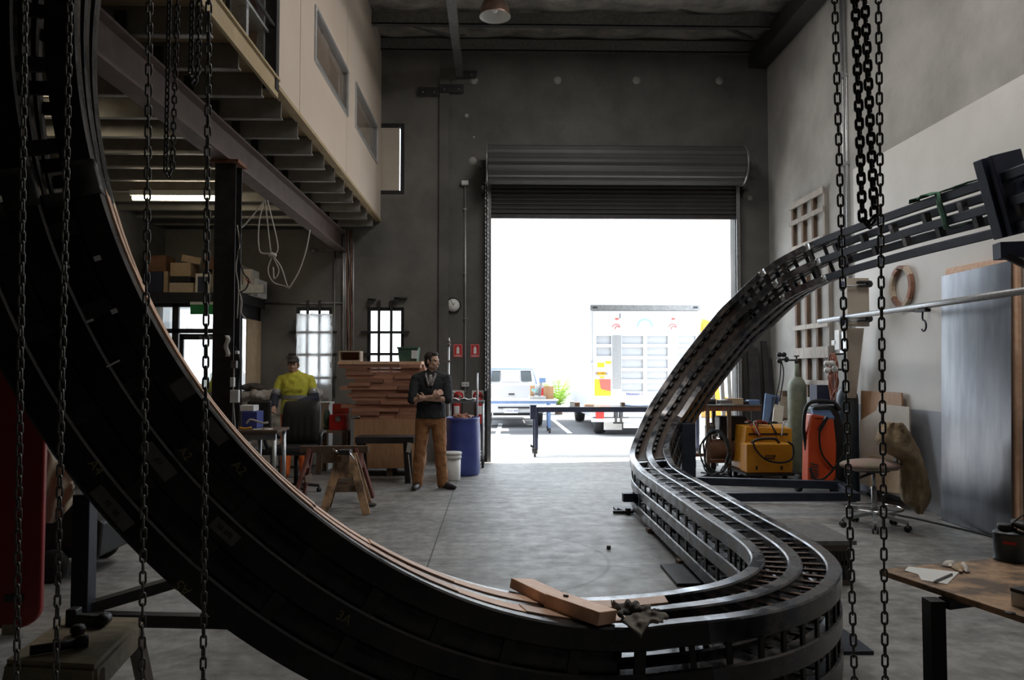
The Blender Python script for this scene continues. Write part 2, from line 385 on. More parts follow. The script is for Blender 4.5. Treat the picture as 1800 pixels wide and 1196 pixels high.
# roof: sagging foil batts over purlins
ceil = None
m = MB(); g = []
for i in range(0, 100):
    y = -6.2 + i * 19.4 / 99; row = []
    for j in range(0, 60):
        x = XL - .2 + j * (XR - XL + .4) / 59
        row.append((x, y, ZC + .04 - .10 * abs(math.sin(PI * (y - .05) / 1.0)) + .02 * math.sin(x * 5.1 + y)))
    g.append(row)
m.sheet(g, .05); ceil = struct(m.build('ceiling', 'foil', origin=(0, 0, 0)))
for i, y in enumerate([12.93, 11.95, 10.95, 9.95, 8.95, 7.95, 5.95, 3.95, 1.95, -.05]):
    m = MB(); m.bb((XL, y - .03, ZC - .27), (XR, y + .03, ZC - .07)); m.bb((XL, y - .03, ZC - .27), (XR, y + .07, ZC - .25)); m.build('purlin', 'galv_dark', ceil)
m = MB(); m.bb((XR - .32, -6, ZC - .5), (XR - .02, YB, ZC - .22)); m.build('eave_beam', 'steel_dark', ceil)
for sx_, sy_, sw_, sl_ in ROOF_FILL:
    m = MB(); m.bb((sx_ - sw_ / 2, sy_ - sl_ / 2, 7.0), (sx_ + sw_ / 2, sy_ + sl_ / 2, 7.03)); m.build('added_fill_sheet', 'white_plastic', ceil)  # blank sheet added above each fill light, no opening in the roof
p0, p1 = at(808, 128, YB - .02), at(803, 0, 10.4)
m = MB(); m.bar(p0, (p0.x, -6, p0.z), .12, .20); m.build('rafter', 'galv_dark', ceil)
m = MB(); m.bar(at(480 + 320, 63, 12.8), at(1060, -10, 11.6), .06, .06); m.build('brace', 'galv_dark', ceil)
m = MB(); m.bar(at(1320, 66, 12.7), at(1130, -15, 11.4), .06, .06); m.build('brace', 'galv_dark', ceil)
m = MB(); m.bar(at(640, 20, 12.0), at(800, 66, 12.8), .05, .05); m.build('brace', 'galv_dark', ceil)
# steel plates bolted to the back wall
for (a, b, c, d, lab) in ((735, 772, 155, 169, 'dark steel plate bolted high on the back wall, left of the joint strip'), (773, 815, 150, 164, 'dark steel plate bolted high on the back wall, right of the joint strip'), (802, 838, 126, 138, 'dark bolted plate holding the roof beam to the back wall')):
    r = thing('wall_plate', lab, 'steel plate', at((a + b) / 2, d, YB - .03))
    m = MB(); q0, q1 = at(a, d, YB - .03), at(b, c, YB - .03); m.bb((q0.x, YB - .075, q0.z), (q1.x, YB - .05, q1.z)); m.build('plate', 'steel_dark', r)
    for px in (a + 8, b - 9):
        m = MB(); q = at(px, (c + d) / 2, YB - .08); m.cyl(q, q - V((0, .02, 0)), .018, n=6); m.build('bolt', 'galv_dark', r)
m = MB()
for px, py, rr in ((980, 141, .07), (1119, 141, .07), (1265, 142, .07), (833, 141, .07), (831, 283, .07), (820, 203, .035), (1318, 348, .045), (833, 241, .02)):
    q = at(px, py, YB - .004); m = MB(); m.cyl(q, q + V((0, .006, 0)), rr, n=24); m.build('grout_plug', 'concrete_light', wallb)

# ---- roller door
d1 = struct(thing('door_1', loc=(2, YB, 0)))
zb = at(1075, 380, 12.9).z; zt = at(1075, 322, 12.9).z
m = MB(); x0, x1 = DX0 - .06, DX1 + .06; prof = []
n = 66
for i in range(n + 1):
    z = zb + (5.0 - zb) * i / n; prof.append((z, .016 * math.sin(i * PI / 3)))
m.sheet([[(x0, 12.9 + o, z), (x1, 12.9 + o, z)] for z, o in prof], .006); m.build('curtain', 'shutter', d1, smooth=False)
m = MB(); m.bb((x0, 12.87, zb - .05), (x1, 12.93, zb + .01)); m.build('bottom_rail', 'steel_dark', d1)
q = at(1080, 291, 12.62); R = .315; xa, xb = at(858, 291, 12.62).x, at(1303, 291, 12.62).x
pr = []
for k in range(73):
    a = 2 * PI * k / 72; pr.append((math.cos(a), math.sin(a), R + .012 * math.sin(k * PI / 2)))
m = MB(); k = 73; vs = []
for xx in (xa, xb): vs += [(xx, q.y + c * r_, q.z + s_ * r_) for c, s_, r_ in pr]
m.add(vs, [(i, i + 1, k + i + 1, k + i) for i in range(72)] + [tuple(range(72)), tuple(reversed(range(k, k + 72)))]); m.build('drum', 'shutter', d1)
for xx in (xa - .02, xb + .02):
    m = MB(); m.cyl((xx - .012, q.y, q.z), (xx + .012, q.y, q.z), R + .02, n=36); m.build('drum_end', 'galv_dark', d1)
m = MB(); m.cyl((xa - .2, q.y, q.z), (xb + .28, q.y, q.z), .022); m.build('axle', 'galv_dark', d1)
for xx, px in ((xa - .09, 845), (xb + .10, 1310)):
    m = MB(); m.bb((xx - .02, q.y - .05, q.z - .42), (xx + .02, YB, q.z - .36)); m.bar((xx, YB - .02, q.z - .4), (xx, q.y, q.z), .04, .05); m.bb((xx - .05, q.y - .06, q.z - .06), (xx + .05, q.y + .06, q.z + .06)); m.bb((xx - .03, YB - .04, q.z - .46), (xx + .03, YB, q.z + .1)); m.build('bracket', 'steel_dark', d1)
for xx, sg in ((DX0, -1), (DX1, 1)):
    m = MB(); m.bb((xx - .005 + sg * .07, 12.84, 0), (xx + .005 + sg * .07, 12.99, zt)); m.bb((xx - .02 * (sg < 0) , 12.84, 0), (xx + .02 * (sg > 0), 12.86, zt)); m.bb((xx + sg * .02, 12.84, 0), (xx + sg * .075, 12.86, zt)); m.bb((xx + sg * .0, 12.95, 0), (xx + sg * .075, 12.97, zt)); m.build('guide_rail', 'galv_dark', d1)
m = MB(); a = [at(853.5, y, 12.78) for y in range(300, 690, 7)]
for i, p in enumerate(a):
    m.sph(p, (.014 if i % 2 else .008, .008 if i % 2 else .014, .03), 8)
    m.sph(p + V((.035, 0, .03)), (.008 if i % 2 else .014, .014 if i % 2 else .008, .03), 8)
m.build('hand_chain', 'galv', d1)

# ---- windows
def bars(root, xs, zs, x0, x1, z0, z1, y, mtl='steel_dark'):
    for x in xs: mb = MB(); mb.bb((x - .022, y - .012, z0), (x + .022, y + .012, z1)); mb.build('security_bar', mtl, root)
    for z in zs: mb = MB(); mb.bb((x0, y - .03, z - .022), (x1, y - .006, z + .022)); mb.build('security_bar', mtl, root)
def win_frame(root, W, t, y0, y1, mtl='black_plastic'):
    mb = MB(); x0, x1, z0, z1 = W
    mb.bb((x0, y0, z0), (x0 + t, y1, z1)); mb.bb((x1 - t, y0, z0), (x1, y1, z1)); mb.bb((x0 + t, y0, z1 - t), (x1 - t, y1, z1)); mb.bb((x0 + t, y0, z0), (x1 - t, y1, z0 + t)); mb.build('window_frame', mtl, root, bevel=.004)
    mb = MB(); mb.bb((x0 + t, (y0 + y1) / 2 - .003, z0 + t), (x1 - t, (y0 + y1) / 2 + .003, z1 - t)); mb.build('pane', 'clear_glass', root)
w1 = struct(thing('window_1', loc=(W1[0], YB, W1[2]))); win_frame(w1, W1, .055, YB + .02, YB + .1)
bars(w1, [xw(541), xw(562)], [zw(585), zw(624), zw(664)], xw(509), xw(593), W1[2] - .3, zw(529), YB - .03)
g = []
for i in range(14):
    z = zw(553) - (zw(553) - 1.0) * i / 13
    g.append([(W1[0] + .03 + (W1[1] - W1[0] + .0) * j / 9, YB - .09 + .018 * math.sin(i * 1.9 + j * 1.1) + .012 * math.sin(j * 2.7 - i), z + .01 * math.sin(j * 2)) for j in range(10)])
m = MB(); m.sheet(g, .004); tag(m.build('plastic_sheet', 'milky_film'), 'crumpled milky plastic sheet hung over the left barred window', 'plastic sheet')
w2 = struct(thing('window_2', loc=(W2[0], YB, W2[2]))); win_frame(w2, W2, .055, YB + .02, YB + .1)
bars(w2, [xw(666.5), xw(688)], [zw(585), zw(623), zw(664)], xw(635), xw(720), W2[2] - .05, zw(529), YB - .03)
for (a, b, c, d, s) in ((648, 661, 526, 533, 'left'), (694, 716, 524, 529, 'right')):
    m = MB(); p, q = at(a, d, YB), at(b, c, YB); m.bb((p.x, YB - .09, q.z - .02), (q.x, YB, q.z)); m.bb((p.x, YB - .09, p.z - .03), (p.x + .08, YB - .06, q.z)); tag(m.build('angle_bracket', 'steel_dark'), 'dark steel angle bracket above the right barred window, the %s one of the pair' % s, 'bracket')
w3 = struct(thing('window_3', loc=(W3[0], YB, W3[2]))); win_frame(w3, W3, .07, YB + .0, YB + .1)
m = MB(); m.bb((W3[0], YB + .02, W3[2] + .06), (at(702, 280, YB).x, YB + .03, W3[3] - .06)); m.build('blind', 'blind_cloth', w3)

# ---- mezzanine: office wall, deck, joists
XM, YM = -1.96, 6.84
win = []
for (a, b, c, d) in (((553, 13), (611, 120), (611, 202), (552, 112)), ((624, 149), (663, 217), (661, 284), (624, 227))):
    P = [onX(*p, XM) for p in (a, b, c, d)]
    win.append(((P[0].y + P[3].y) / 2, (P[1].y + P[2].y) / 2, (P[2].z + P[3].z) / 2, (P[0].z + P[1].z) / 2))
m = MB(); wall_grid(m, 'y', YM, YB, 4.11, ZC - .05, XM - .09, XM, win); struct(m.build('wall_mezzanine', 'panel_beige', origin=(0, 0, 0)))
for i, Wn in enumerate(win):
    r = struct(thing('window_%d' % (i + 4), loc=(XM, Wn[0], Wn[2]))); y0, y1, z0, z1 = Wn; t = .045
    m = MB(); xa_, xb_ = XM - .07, XM + .02
    m.bb((xa_, y0, z0), (xb_, y0 + t, z1)); m.bb((xa_, y1 - t, z0), (xb_, y1, z1)); m.bb((xa_, y0 + t, z1 - t), (xb_, y1 - t, z1)); m.bb((xa_, y0 + t, z0), (xb_, y1 - t, z0 + t)); m.build('window_frame', 'galv', r, bevel=.004)
    m = MB(); m.bb((XM - .05, y0 + t, z0 + t), (XM - .044, y1 - t, z1 - t)); m.build('pane', 'tinted_pane', r)
# vertical panel seams
for j, px in enumerate((526, 609)):
    y = onX(px, 250, XM).y; m = MB(); m.bb((XM, y - .006, 4.12), (XM + .004, y + .006, ZC - .1)); struct(m.build('trim_%d' % (j + 2), 'panel_beige', origin=(0, 0, 0)))
m = MB(); m.bb((XL, YM, 4.15), (XM - .09, YM + .09, ZC - .05)); struct(m.build('wall_mezzanine_end', 'panel_beige', origin=(0, 0, 0)))
fm = struct(thing('floor_mezzanine', loc=(XM, YM, 4.1)))
m = MB(); m.bb((XL, 1.5, 4.12), (XM - .02, YB, 4.15)); m.build('deck', 'deck_board', fm)
m = MB(); m.bb((XL, 7.15, 3.92), (XM - .06, 7.17, 4.12)); m.bb((XL, 7.15, 3.92), (XM - .06, 7.22, 3.935)); m.bb((XL, 7.15, 4.105), (XM - .06, 7.22, 4.12)); jo = m.build('joist', 'joist_galv', fm)
for k in list(range(-5, 0)) + list(range(1, 10)):
    c = jo.copy(); C.objects.link(c); c.parent = fm; c.location = (0, .6 * k, 0); WL[c] = WL[jo]
m = MB(); m.bb((XM - .03, 1.5, 4.0), (XM, YM, 4.15)); m.bb((XM - .06, 1.5, 4.15), (XM + .02, YM, 4.17)); m.build('edge_beam', 'deck_board', fm)
m = MB(); m.bb((XM - .08, YM, 4.08), (XM + .01, YB, 4.12)); m.build('edge_strip', 'deck_board', fm)
m = MB(); m.bar((XM - .05, YM - .06, 4.05), (XM - .05, YM - .06, ZC - .2), .12, .09); tag(m.build('steel_post', 'steel_dark'), 'black steel post at the near end of the mezzanine office wall', 'steel post')
# mezzanine store: rack upright, shelf, boards, handrail
r = thing('storage_rack', 'galvanised storage rack with punched uprights on the mezzanine deck', 'rack', (XM - .35, YM - .8, 4.15))
ya = onX(433, 30, XM - .1).y
for yy, xx in ((ya, XM - .12), (YM - .12, XM - .12), (ya, XM - .9), (YM - .12, XM - .9)):
    m = MB(); m.bb((xx - .03, yy - .03, 4.17), (xx + .03, yy + .03, 6.2))
    m.build('upright', 'galv', r)
for z in (4.55, 5.15, 5.75):
    m = MB(); m.bb((XM - .95, ya - .4, z), (XM - .06, YM - .1, z + .03)); m.build('shelf', 'galv', r)
for i in range(7):
    m = MB(); z = 4.582 + (i // 2) * .046; m.bb((XM - .85 + .35 * (i % 2), ya - .8 - .05 * (i % 3), z), (XM - .52 + .35 * (i % 2), YM - .2 - .04 * i, z + .042))
    tag(m.build('timber_board', 'timber_red'), 'red timber board on the mezzanine rack, %s layer up, %s side' % (ORD[1:][i // 2] if i // 2 else 'lowest', 'outer' if i % 2 else 'inner'), 'board', 'boards on the mezzanine rack')
m = MB(); m.tube([(XM - .02, 1.6, 5.05), (XM - .02, YM - .1, 5.05)], .022); m.tube([(XM - .02, 1.6, 4.62), (XM - .02, YM - .1, 4.62)], .018)
for yy in (2, 4, 5.6): m.tube([(XM - .02, yy, 4.16), (XM - .02, yy, 5.05)], .02)
tag(m.build('handrail', 'steel_dark'), 'dark tube handrail along the open mezzanine edge', 'handrail')

# ---- beam and column under the mezzanine
BX = -2.62; r = thing('steel_beam', 'rust-brown steel I-beam running under the mezzanine joists', 'steel beam', (BX, 7, 3.56))
m = MB(); m.bb((BX - .085, 1.0, 3.56), (BX + .085, YB, 3.58)); m.bb((BX - .085, 1.0, 3.86), (BX + .085, YB, 3.88)); m.bb((BX - .006, 1.0, 3.58), (BX + .006, YB, 3.86)); m.build('web_and_flanges', 'rust_beam', r)
for k in range(-4, 10):
    m = MB(); y = 7.18 + .6 * k; m.bb((BX - .06, y - .05, 3.88), (BX + .02, y + .04, 4.08)); m.build('cleat', 'steel_dark', r)
m = MB(); m.bb((BX - .12, YB - .02, 3.46), (BX + .12, YB, 3.92)); m.build('end_plate', 'steel_dark', r)
cx, cy = at(397, 600, 7.4).x, 7.4
r = thing('steel_column', 'dark steel H-column standing under the rusty beam', 'steel column', (cx, cy, 0))
m = MB(); m.bb((cx - .095, cy - .09, 0), (cx - .085 + .19, cy - .08, 3.53)); m.bb((cx - .095, cy + .08, 0), (cx + .105, cy + .09, 3.53)); m.bb((cx - .004, cy - .08, 0), (cx + .006, cy + .08, 3.53)); m.build('shaft', 'steel_dark', r)
m = MB(); m.bb((cx - .14, cy - .14, 3.53), (cx + .14, cy + .14, 3.56)); m.build('cap_plate', 'rust_edge', r)
m = MB(); m.bb((cx - .16, cy - .16, 0), (cx + .16, cy + .16, .02)); m.build('base_plate', 'steel_dark', r)

# ---- fluorescent battens
for i, (x0, y, z, lab) in enumerate(((at(235, 349, 10.2).x, 10.18, at(300, 349, 10.18).z, 'lit fluorescent batten under the joists, left of the steel column'), (at(84, 197, 6.9).x - .95, 6.9, at(95, 197, 6.9).z, 'lit fluorescent batten seen through the gap in the black steel loop'))):
    L_ = 1.23 if i == 0 else 1.12
    r = thing('fluorescent_light', lab, 'light', (x0, y, z), 'fluorescent battens under the mezzanine')
    m = MB(); m.bb((x0 - .02, y - .06, z + .03), (x0 + L_ + .02, y + .06, z + .10)); m.build('housing', 'white_plastic', r)
    m = MB(); m.tube([(x0, y, z), (x0 + L_, y, z)], .028, 12); m.build('tube', 'tube_lit', r)
    for xx in (x0 + .03, x0 + L_ - .03): m = MB(); m.bb((xx - .02, y - .02, z), (xx + .02, y + .02, z + .05)); m.build('tube_holder', 'white_plastic', r)
    for xx in (x0 + .2, x0 + L_ - .2): m = MB(); m.tube([(xx, y, z + .1), (xx, y, 3.95)], .006); m.build('hanger', 'galv', r)
# ---- high-bay lamp
q = at(870, 30, 11.0); r = thing('high_bay_lamp', 'unlit spun-metal high-bay lamp hanging under the roof', 'lamp', q)
m = MB(); m.lathe([(.225, .0), (.232, .005), (.222, .04), (.205, .14), (.165, .235), (.10, .29), (.075, .30), (0, .30)], q, 40, caps=False); m.build('shade', 'lamp_copper', r)
m = MB(); m.lathe([(.230, .003), (.224, .0), (.213, .04), (.196, .135), (.156, .225), (.09, .28), (.02, .292)], q, 40, caps=False); m.build('reflector', 'white_plastic', r)
m = MB(); m.lathe([(.0, .06), (.03, .07), (.05, .11), (.045, .16), (.02, .2), (.018, .26)], q, 20); m.build('bulb', 'white_plastic', r)
m = MB(); m.lathe([(.07, .29), (.075, .31), (.075, .42), (.03, .44), (.0, .44)], q, 24); m.build('ballast', 'steel_dark', r)
m = MB(); m.tube([q + V((0, 0, .43)), (q.x, q.y, ZC - .1)], .008); m.build('cord', 'black_plastic', r)

# ---- glazed lobby with the shelf of boxes
d2 = struct(thing('door_2', loc=(-4.8, 11.9, 0))); LY = 11.9; fx = lambda px: at(px, 600, LY).x; fz = lambda py: at(340, py, LY).z
m = MB(); m.bb((fx(302), LY, 0), (fx(313), LY + .06, 2.58)); m.bb((XL, LY, fz(586)), (-4.03, LY + .06, fz(578))); m.bb((-4.09, LY, 0), (-3.98, LY + .09, 2.58)); m.bb((XL, LY, 0), (XL + .06, LY + .06, 2.58)); m.bb((XL, LY, 2.52), (-4.0, LY + .06, 2.58)); m.build('door_frame', 'black_plastic', d2)
m = MB(); a0, a1, b0, b1 = fx(315), fx(412), .02, fz(587)
m.bb((a0, LY + .01, b0), (a0 + .06, LY + .05, b1)); m.bb((a1 - .08, LY + .01, b0), (a1, LY + .05, b1)); m.bb((a0, LY + .01, b1 - .09), (a1, LY + .05, b1)); m.bb((a0, LY + .01, b0), (a1, LY + .05, b0 + .15)); lf = m.build('door_leaf', 'black_plastic', d2)
m = MB(); m.bb((fx(352), LY - .05, b1 - .09), (fx(384), LY + .01, b1 - .03)); m.build('door_closer', 'galv_dark', lf)
m = MB(); m.bb((a0 + .06, LY + .027, b0 + .15), (a1 - .08, LY + .033, b1 - .09)); m.build('pane', 'clear_glass', lf)
m = MB(); m.bb((XL + .06, LY + .027, fz(578)), (-4.09, LY + .033, 2.52)); m.build('pane', 'clear_glass', d2)
m = MB(); m.bb((XL + .06, LY + .027, 0), (fx(302), LY + .033, fz(586))); m.build('pane', 'clear_glass', d2)
m = MB(); m.bb((-4.03, LY + .09, 0), (-3.98, LY + .2, 2.58)); m.bb((-4.03, 12.9, 0), (-3.98, YB, 2.58)); m.bb((-4.03, LY + .2, 2.36), (-3.98, YB, 2.58)); m.build('side_frame', 'black_plastic', d2)
m = MB(); m.bb((-4.01, LY + .2, 0), (-4.005, 12.9, 2.36)); m.build('pane', 'clear_glass', d2)
m = MB(); m.bb((XL, LY - .08, 2.58), (-3.9, YB, 2.74)); struct(m.build('trim_4', 'black_plastic', origin=(0, 0, 0)))
p, q = onX(432, 690, -3.965), onX(461, 566, -3.965)
m = MB(); m.bb((-3.975, p.y, at(440, 690, 12.5).z - .3), (-3.955, 12.98, q.z)); tag(m.build('plywood_sheet', 'card'), 'tan board leaning against the side glazing of the lobby', 'board')
q = at(354, 543, LY - .06); r = thing('exit_sign', 'green exit sign box hanging over the glazed entry door', 'sign', q)
p0, p1 = at(336, 553, LY - .06), at(378, 536, LY - .06)
m = MB(); m.bb((p0.x, LY - .1, p0.z), (p1.x, LY - .06, p1.z)); m.build('panel', 'green_exit', r)
m = MB(); m.bb((p0.x, LY - .11, p1.z), (p1.x, LY - .04, p1.z + .04)); m.build('housing', 'white_plastic', r)
# ================================================================== THE WELDED STEEL SCULPTURE
sc = thing('steel_sculpture', 'huge looping sculpture of dark welded steel rails winding through the workshop', 'sculpture', (1.7, 6, 0))
GA, RW, RH, TOPZ = .19, .075, .10, .52
_p = (.973, 3.4885, .3384, 2.1511, -.1451, .0134, .2248, .1715, -.0315)
def loop_at(t):
    cx_, cy_, ph, R, k, e, w_, a, g = _p; r = R * (1 + a * t + g * t * t)
    d = V((-math.cos(ph), -math.sin(ph), 0)); n = V((math.sin(ph), -math.cos(ph), 0))
    return V((cx_, cy_, TOPZ + R - math.cos(t) * r)) + d * (math.sin(t) * r) + n * (k * t + e * t * t)
NL = V((math.sin(_p[2]), -math.cos(_p[2]), 0))
ctrl = []      # (point, inner normal hint)
T0, T1 = .16, 2.0
for i in range(41):
    t = T1 + (T0 - T1) * i / 40; P = loop_at(t); d = (loop_at(t - .01) - loop_at(t + .01)).normalized()
    ctrl.append((P, NL.cross(d) if NL.cross(d).dot(V((0.6, 3.4, 2.6)) - P) > 0 else d.cross(NL)))
for x, y in ((.92, 3.395), (1.14, 3.50), (1.33, 3.655), (1.495, 3.86), (1.62, 4.12), (1.685, 4.42), (1.705, 4.8)): ctrl.append((V((x, y, TOPZ)), V((0, 0, 1))))
for y in (5.4, 6.2, 7.0, 7.7): ctrl.append((V((1.70, y, TOPZ)), V((0, 0, 1))))
ctrl.append((V((1.70, 8.2, .56)), V((0, -.1, 1))))
RP = [[1.754, 8.651, 0.671], [2.01, 9.194, 0.97], [2.123, 9.303, 1.095], [2.465, 9.431, 1.546], [2.867, 9.319, 2.077], [2.979, 9.207, 2.226], [3.231, 8.701, 2.54], [3.437, 7.991, 2.696], [3.602, 6.846, 2.75], [3.703, 5.545, 2.758], [3.74, 4.3, 2.76]]
RU = [[-0.288, -0.373, 1.034], [-0.286, -0.557, 0.792], [-0.282, -0.751, 0.529], [-0.422, -0.798, 0.329], [-0.574, -0.777, 0.101], [-0.761, -0.633, -0.045], [-0.843, -0.512, -0.228], [-0.913, -0.356, -0.265], [-0.954, -0.208, -0.298], [-0.998, -0.077, -0.256], [-1, 0, -.25]]
for a, b in zip(RP, RU): ctrl.append((V(a), V(b)))
pp = spline([c[0] for c in ctrl], 12); uu = spline([c[1].normalized() for c in ctrl], 12)
# resample by arc length
cum = [0]
for a, b in zip(pp, pp[1:]): cum.append(cum[-1] + (b - a).length)
DS = .03; FR = []; k = 0; tot = cum[-1]; ns = int(tot / DS)
for i in range(ns + 1):
    s_ = i * DS
    while k < len(cum) - 2 and cum[k + 1] < s_: k += 1
    f = (s_ - cum[k]) / max(1e-9, cum[k + 1] - cum[k]); FR.append([pp[k].lerp(pp[k + 1], f), None, uu[k].lerp(uu[k + 1], f), None])
for _ in range(3):
    Q = [x[0].copy() for x in FR]
    for i in range(1, ns): FR[i][0] = Q[i] * .5 + (Q[i - 1] + Q[i + 1]) * .25
for i in range(ns + 1):
    T = (FR[min(ns, i + 1)][0] - FR[max(0, i - 1)][0]).normalized(); U = FR[i][2]; U = (U - T * U.dot(T)).normalized(); FR[i][1] = T; FR[i][2] = U; FR[i][3] = T.cross(U)
def near(px, py, lat=0, dep=0, lo=0, hi=None):
    best = (1e9, 0)
    for i in range(lo, hi or ns + 1):
        P, T, U, R = FR[i]; q = P + R * lat - U * dep
        if (q - EYE).dot(_fw) < .3: continue
        x, y = proj(q); d = (x - px) ** 2 + (y - py) ** 2
        if d < best[0]: best = (d, i)
    return best[1]
def pt(i, lat, dep): P, T, U, R = FR[max(0, min(ns, i))]; return P + R * lat - U * dep
def sweep(mb, i0, i1, lat, dep, wd, ht, ch=.008, step=2, m=0):
    """rectangular bar with chamfered corners along the path; its inner face at depth dep"""
    idx = list(range(i0, i1, step)) + [i1]; a, b = wd / 2, ht / 2
    cs = [(-a + ch, b), (a - ch, b), (a, b - ch), (a, -b + ch), (a - ch, -b), (-a + ch, -b), (-a, -b + ch), (-a, b - ch)]
    vs = []
    for i in idx:
        P, T, U, R = FR[i]; c = P + R * lat - U * (dep + b); vs += [c + R * x + U * y for x, y in cs]
    k = len(idx); fs = [(i * 8 + j, i * 8 + (j + 1) % 8, i * 8 + 8 + (j + 1) % 8, i * 8 + 8 + j) for i in range(k - 1) for j in range(8)]
    fs += [tuple(range(8)), tuple(reversed(range((k - 1) * 8, k * 8)))]
    mb.add(vs, fs, m, True)
iW = near(175, 330, .2248, 0, 0, 200)                 # weld on the loop
iE = near(1175, 1085, 0, 0, 60, 260)                  # where the timber lining ends
iB = near(1240, 1095, .2248, 0, 60, 300)              # joint between shade-darkened loop and ground run
iR = near(1142, 796, 0, 0, 300)                       # start of the rise
iJ = near(1441, 458, 0, 0, 380)                       # joint of the overhead run
iK = near(1363, 498, 0, 0, 380)
segs = [(0, iB, 'steel_shaded', 'loop'), (iB, iJ, 'steel_rail', 'run'), (iJ, ns, 'steel_blue', 'top')]
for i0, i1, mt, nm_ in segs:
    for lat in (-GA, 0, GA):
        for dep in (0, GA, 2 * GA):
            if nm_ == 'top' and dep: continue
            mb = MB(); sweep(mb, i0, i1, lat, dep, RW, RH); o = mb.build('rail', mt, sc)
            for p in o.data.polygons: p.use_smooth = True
            d = o.modifiers.new('flat', 'EDGE_SPLIT'); d.split_angle = .6
for lat in (-.098, .085): mb = MB(); sweep(mb, iJ + 3, ns, lat, GA * .8, RW, RH); o = mb.build('rail', 'steel_blue', sc); d = o.modifiers.new('flat', 'EDGE_SPLIT'); d.split_angle = .6
# cover plates closing the near side of the loop below the weld
for dep in (RH, GA + RH):
    mb = MB(); sweep(mb, iW, iB - 14, GA + .01, dep - .004, .02, GA - RH + .008, .002); mb.build('cover_plate', 'steel_shaded', sc)
# weld bands
for ii, lats in ((iJ, (-GA, 0, GA)), (iK, (-GA, 0, GA))):
    for lat in lats:
        mb = MB(); off = 3 if lat == -GA else 0; sweep(mb, ii - 2 - off, ii + 1 - off, lat, -.002, RW + .004, .05, .008, 1); o = mb.build('ground_weld', 'steel_bare', sc)
for dep in (0, GA, 2 * GA):
    mb = MB(); sweep(mb, iW - 3, iW + 1, GA, dep - .003, RW + .006, RH + .006, .008, 1); mb.build('weld_collar', 'steel_dark', sc)
# spacer bars
n_ind = 0; rest = MB(); i = 4
def lateral(mb, i, la, lb, dep, wd=.045, th=.012):
    P, T, U, R = FR[i]; a = pt(i, la, dep); b = pt(i, lb, dep); mb.bar(a, b, wd, th, U)
def upright(mb, i, lat, da, db, wd=.05, th=.014):
    P, T, U, R = FR[i]; a = pt(i, lat, da); b = pt(i, lat, db); mb.bar(a, b, th, wd, T)
i = 4
while i < ns - 3:
    turn = iE <= i < near(1380, 945, 0, 0, 60, 330) if False else iE <= i <= iE + 62
    run = iE <= i <= iR + 4; top = i > iJ - 26
    for (la, lb) in ((-GA + RW / 2, -RW / 2), (RW / 2, GA - RW / 2)):
        for dep in (0, GA, 2 * GA):
            vis = dep == 0 and not (iR < i < iK - 22) and (run or (top and i % 2 == 0)) and n_ind < 98
            mb = MB() if vis else rest
            if iR < i < iK - 22 and dep == 0: lateral(mb, i, la, la + .028, .03, .06, .03)
            elif i > iJ:
                if dep == 0 and la < 0: mb.bar(pt(i, -.115, .03), pt(i, -RW / 2 + .005, .03), .05, .055, FR[i][2])
                elif dep == 0: mb.bar(pt(i + 4, RW / 2 - .005, .03), pt(i + 4, .115, .03), .05, .055, FR[i][2])
                else: continue
            elif i > iR and dep == 0: lateral(mb, i, la, lb, .05, .05, .03)
            else: lateral(mb, i, la, lb, dep + .055, .03 if turn else .05)
            if vis: mb.build('spacer_bar', 'spacer_brown' if turn else 'steel_rail', sc); n_ind += 1
    for lat in (-GA, 0, GA):
        for k in (0, 1):
            if i > iJ: continue
            da, db = k * GA + RH, (k + 1) * GA
            vis = run and k == 0 and ((lat == GA and turn) or (lat == -GA and not turn)) and n_ind < 98
            mb = MB() if vis else rest
            upright(mb, i, lat - .02 if lat < 0 else lat + (.02 if lat > 0 else 0), da - .004, db + .004, .025 if turn else .05)
            if vis: mb.build('spacer_upright', 'steel_dark', sc); n_ind += 1
    i += 4 if turn or iR < i < iK - 22 else (15 if top else 9)
tag(rest.build('spacer_bars', 'steel_dark', sc), kind='stuff')
for lat in (-GA / 2, GA / 2):
    mb = MB(); sweep(mb, iR - 3, iK - 22, lat, .05, GA - RW, .01, .001); mb.build('web_plate', mat('web_brown', (.05, .038, .032), (.085, .06, .048), .6, .3, scale=8), sc)
# timber lining boards between the rails of the loop
rnd = random.Random(3)
for lat in (-GA / 2, GA / 2):
    i = iE - (2 if lat > 0 else 0); kk = 0
    while i > iW + 3 and kk < 40:
        L_ = rnd.randint(9, 15); j = max(iW, i - L_)
        mb = MB(); sweep(mb, j, i, lat, -.006 + rnd.uniform(-.003, .003), GA - RW - .012, .02, .001, 3); o = mb.build('timber_board', 'timber_board', sc); i = j; kk += 1
        o.data.polygons.foreach_set('use_smooth', [False] * len(o.data.polygons))
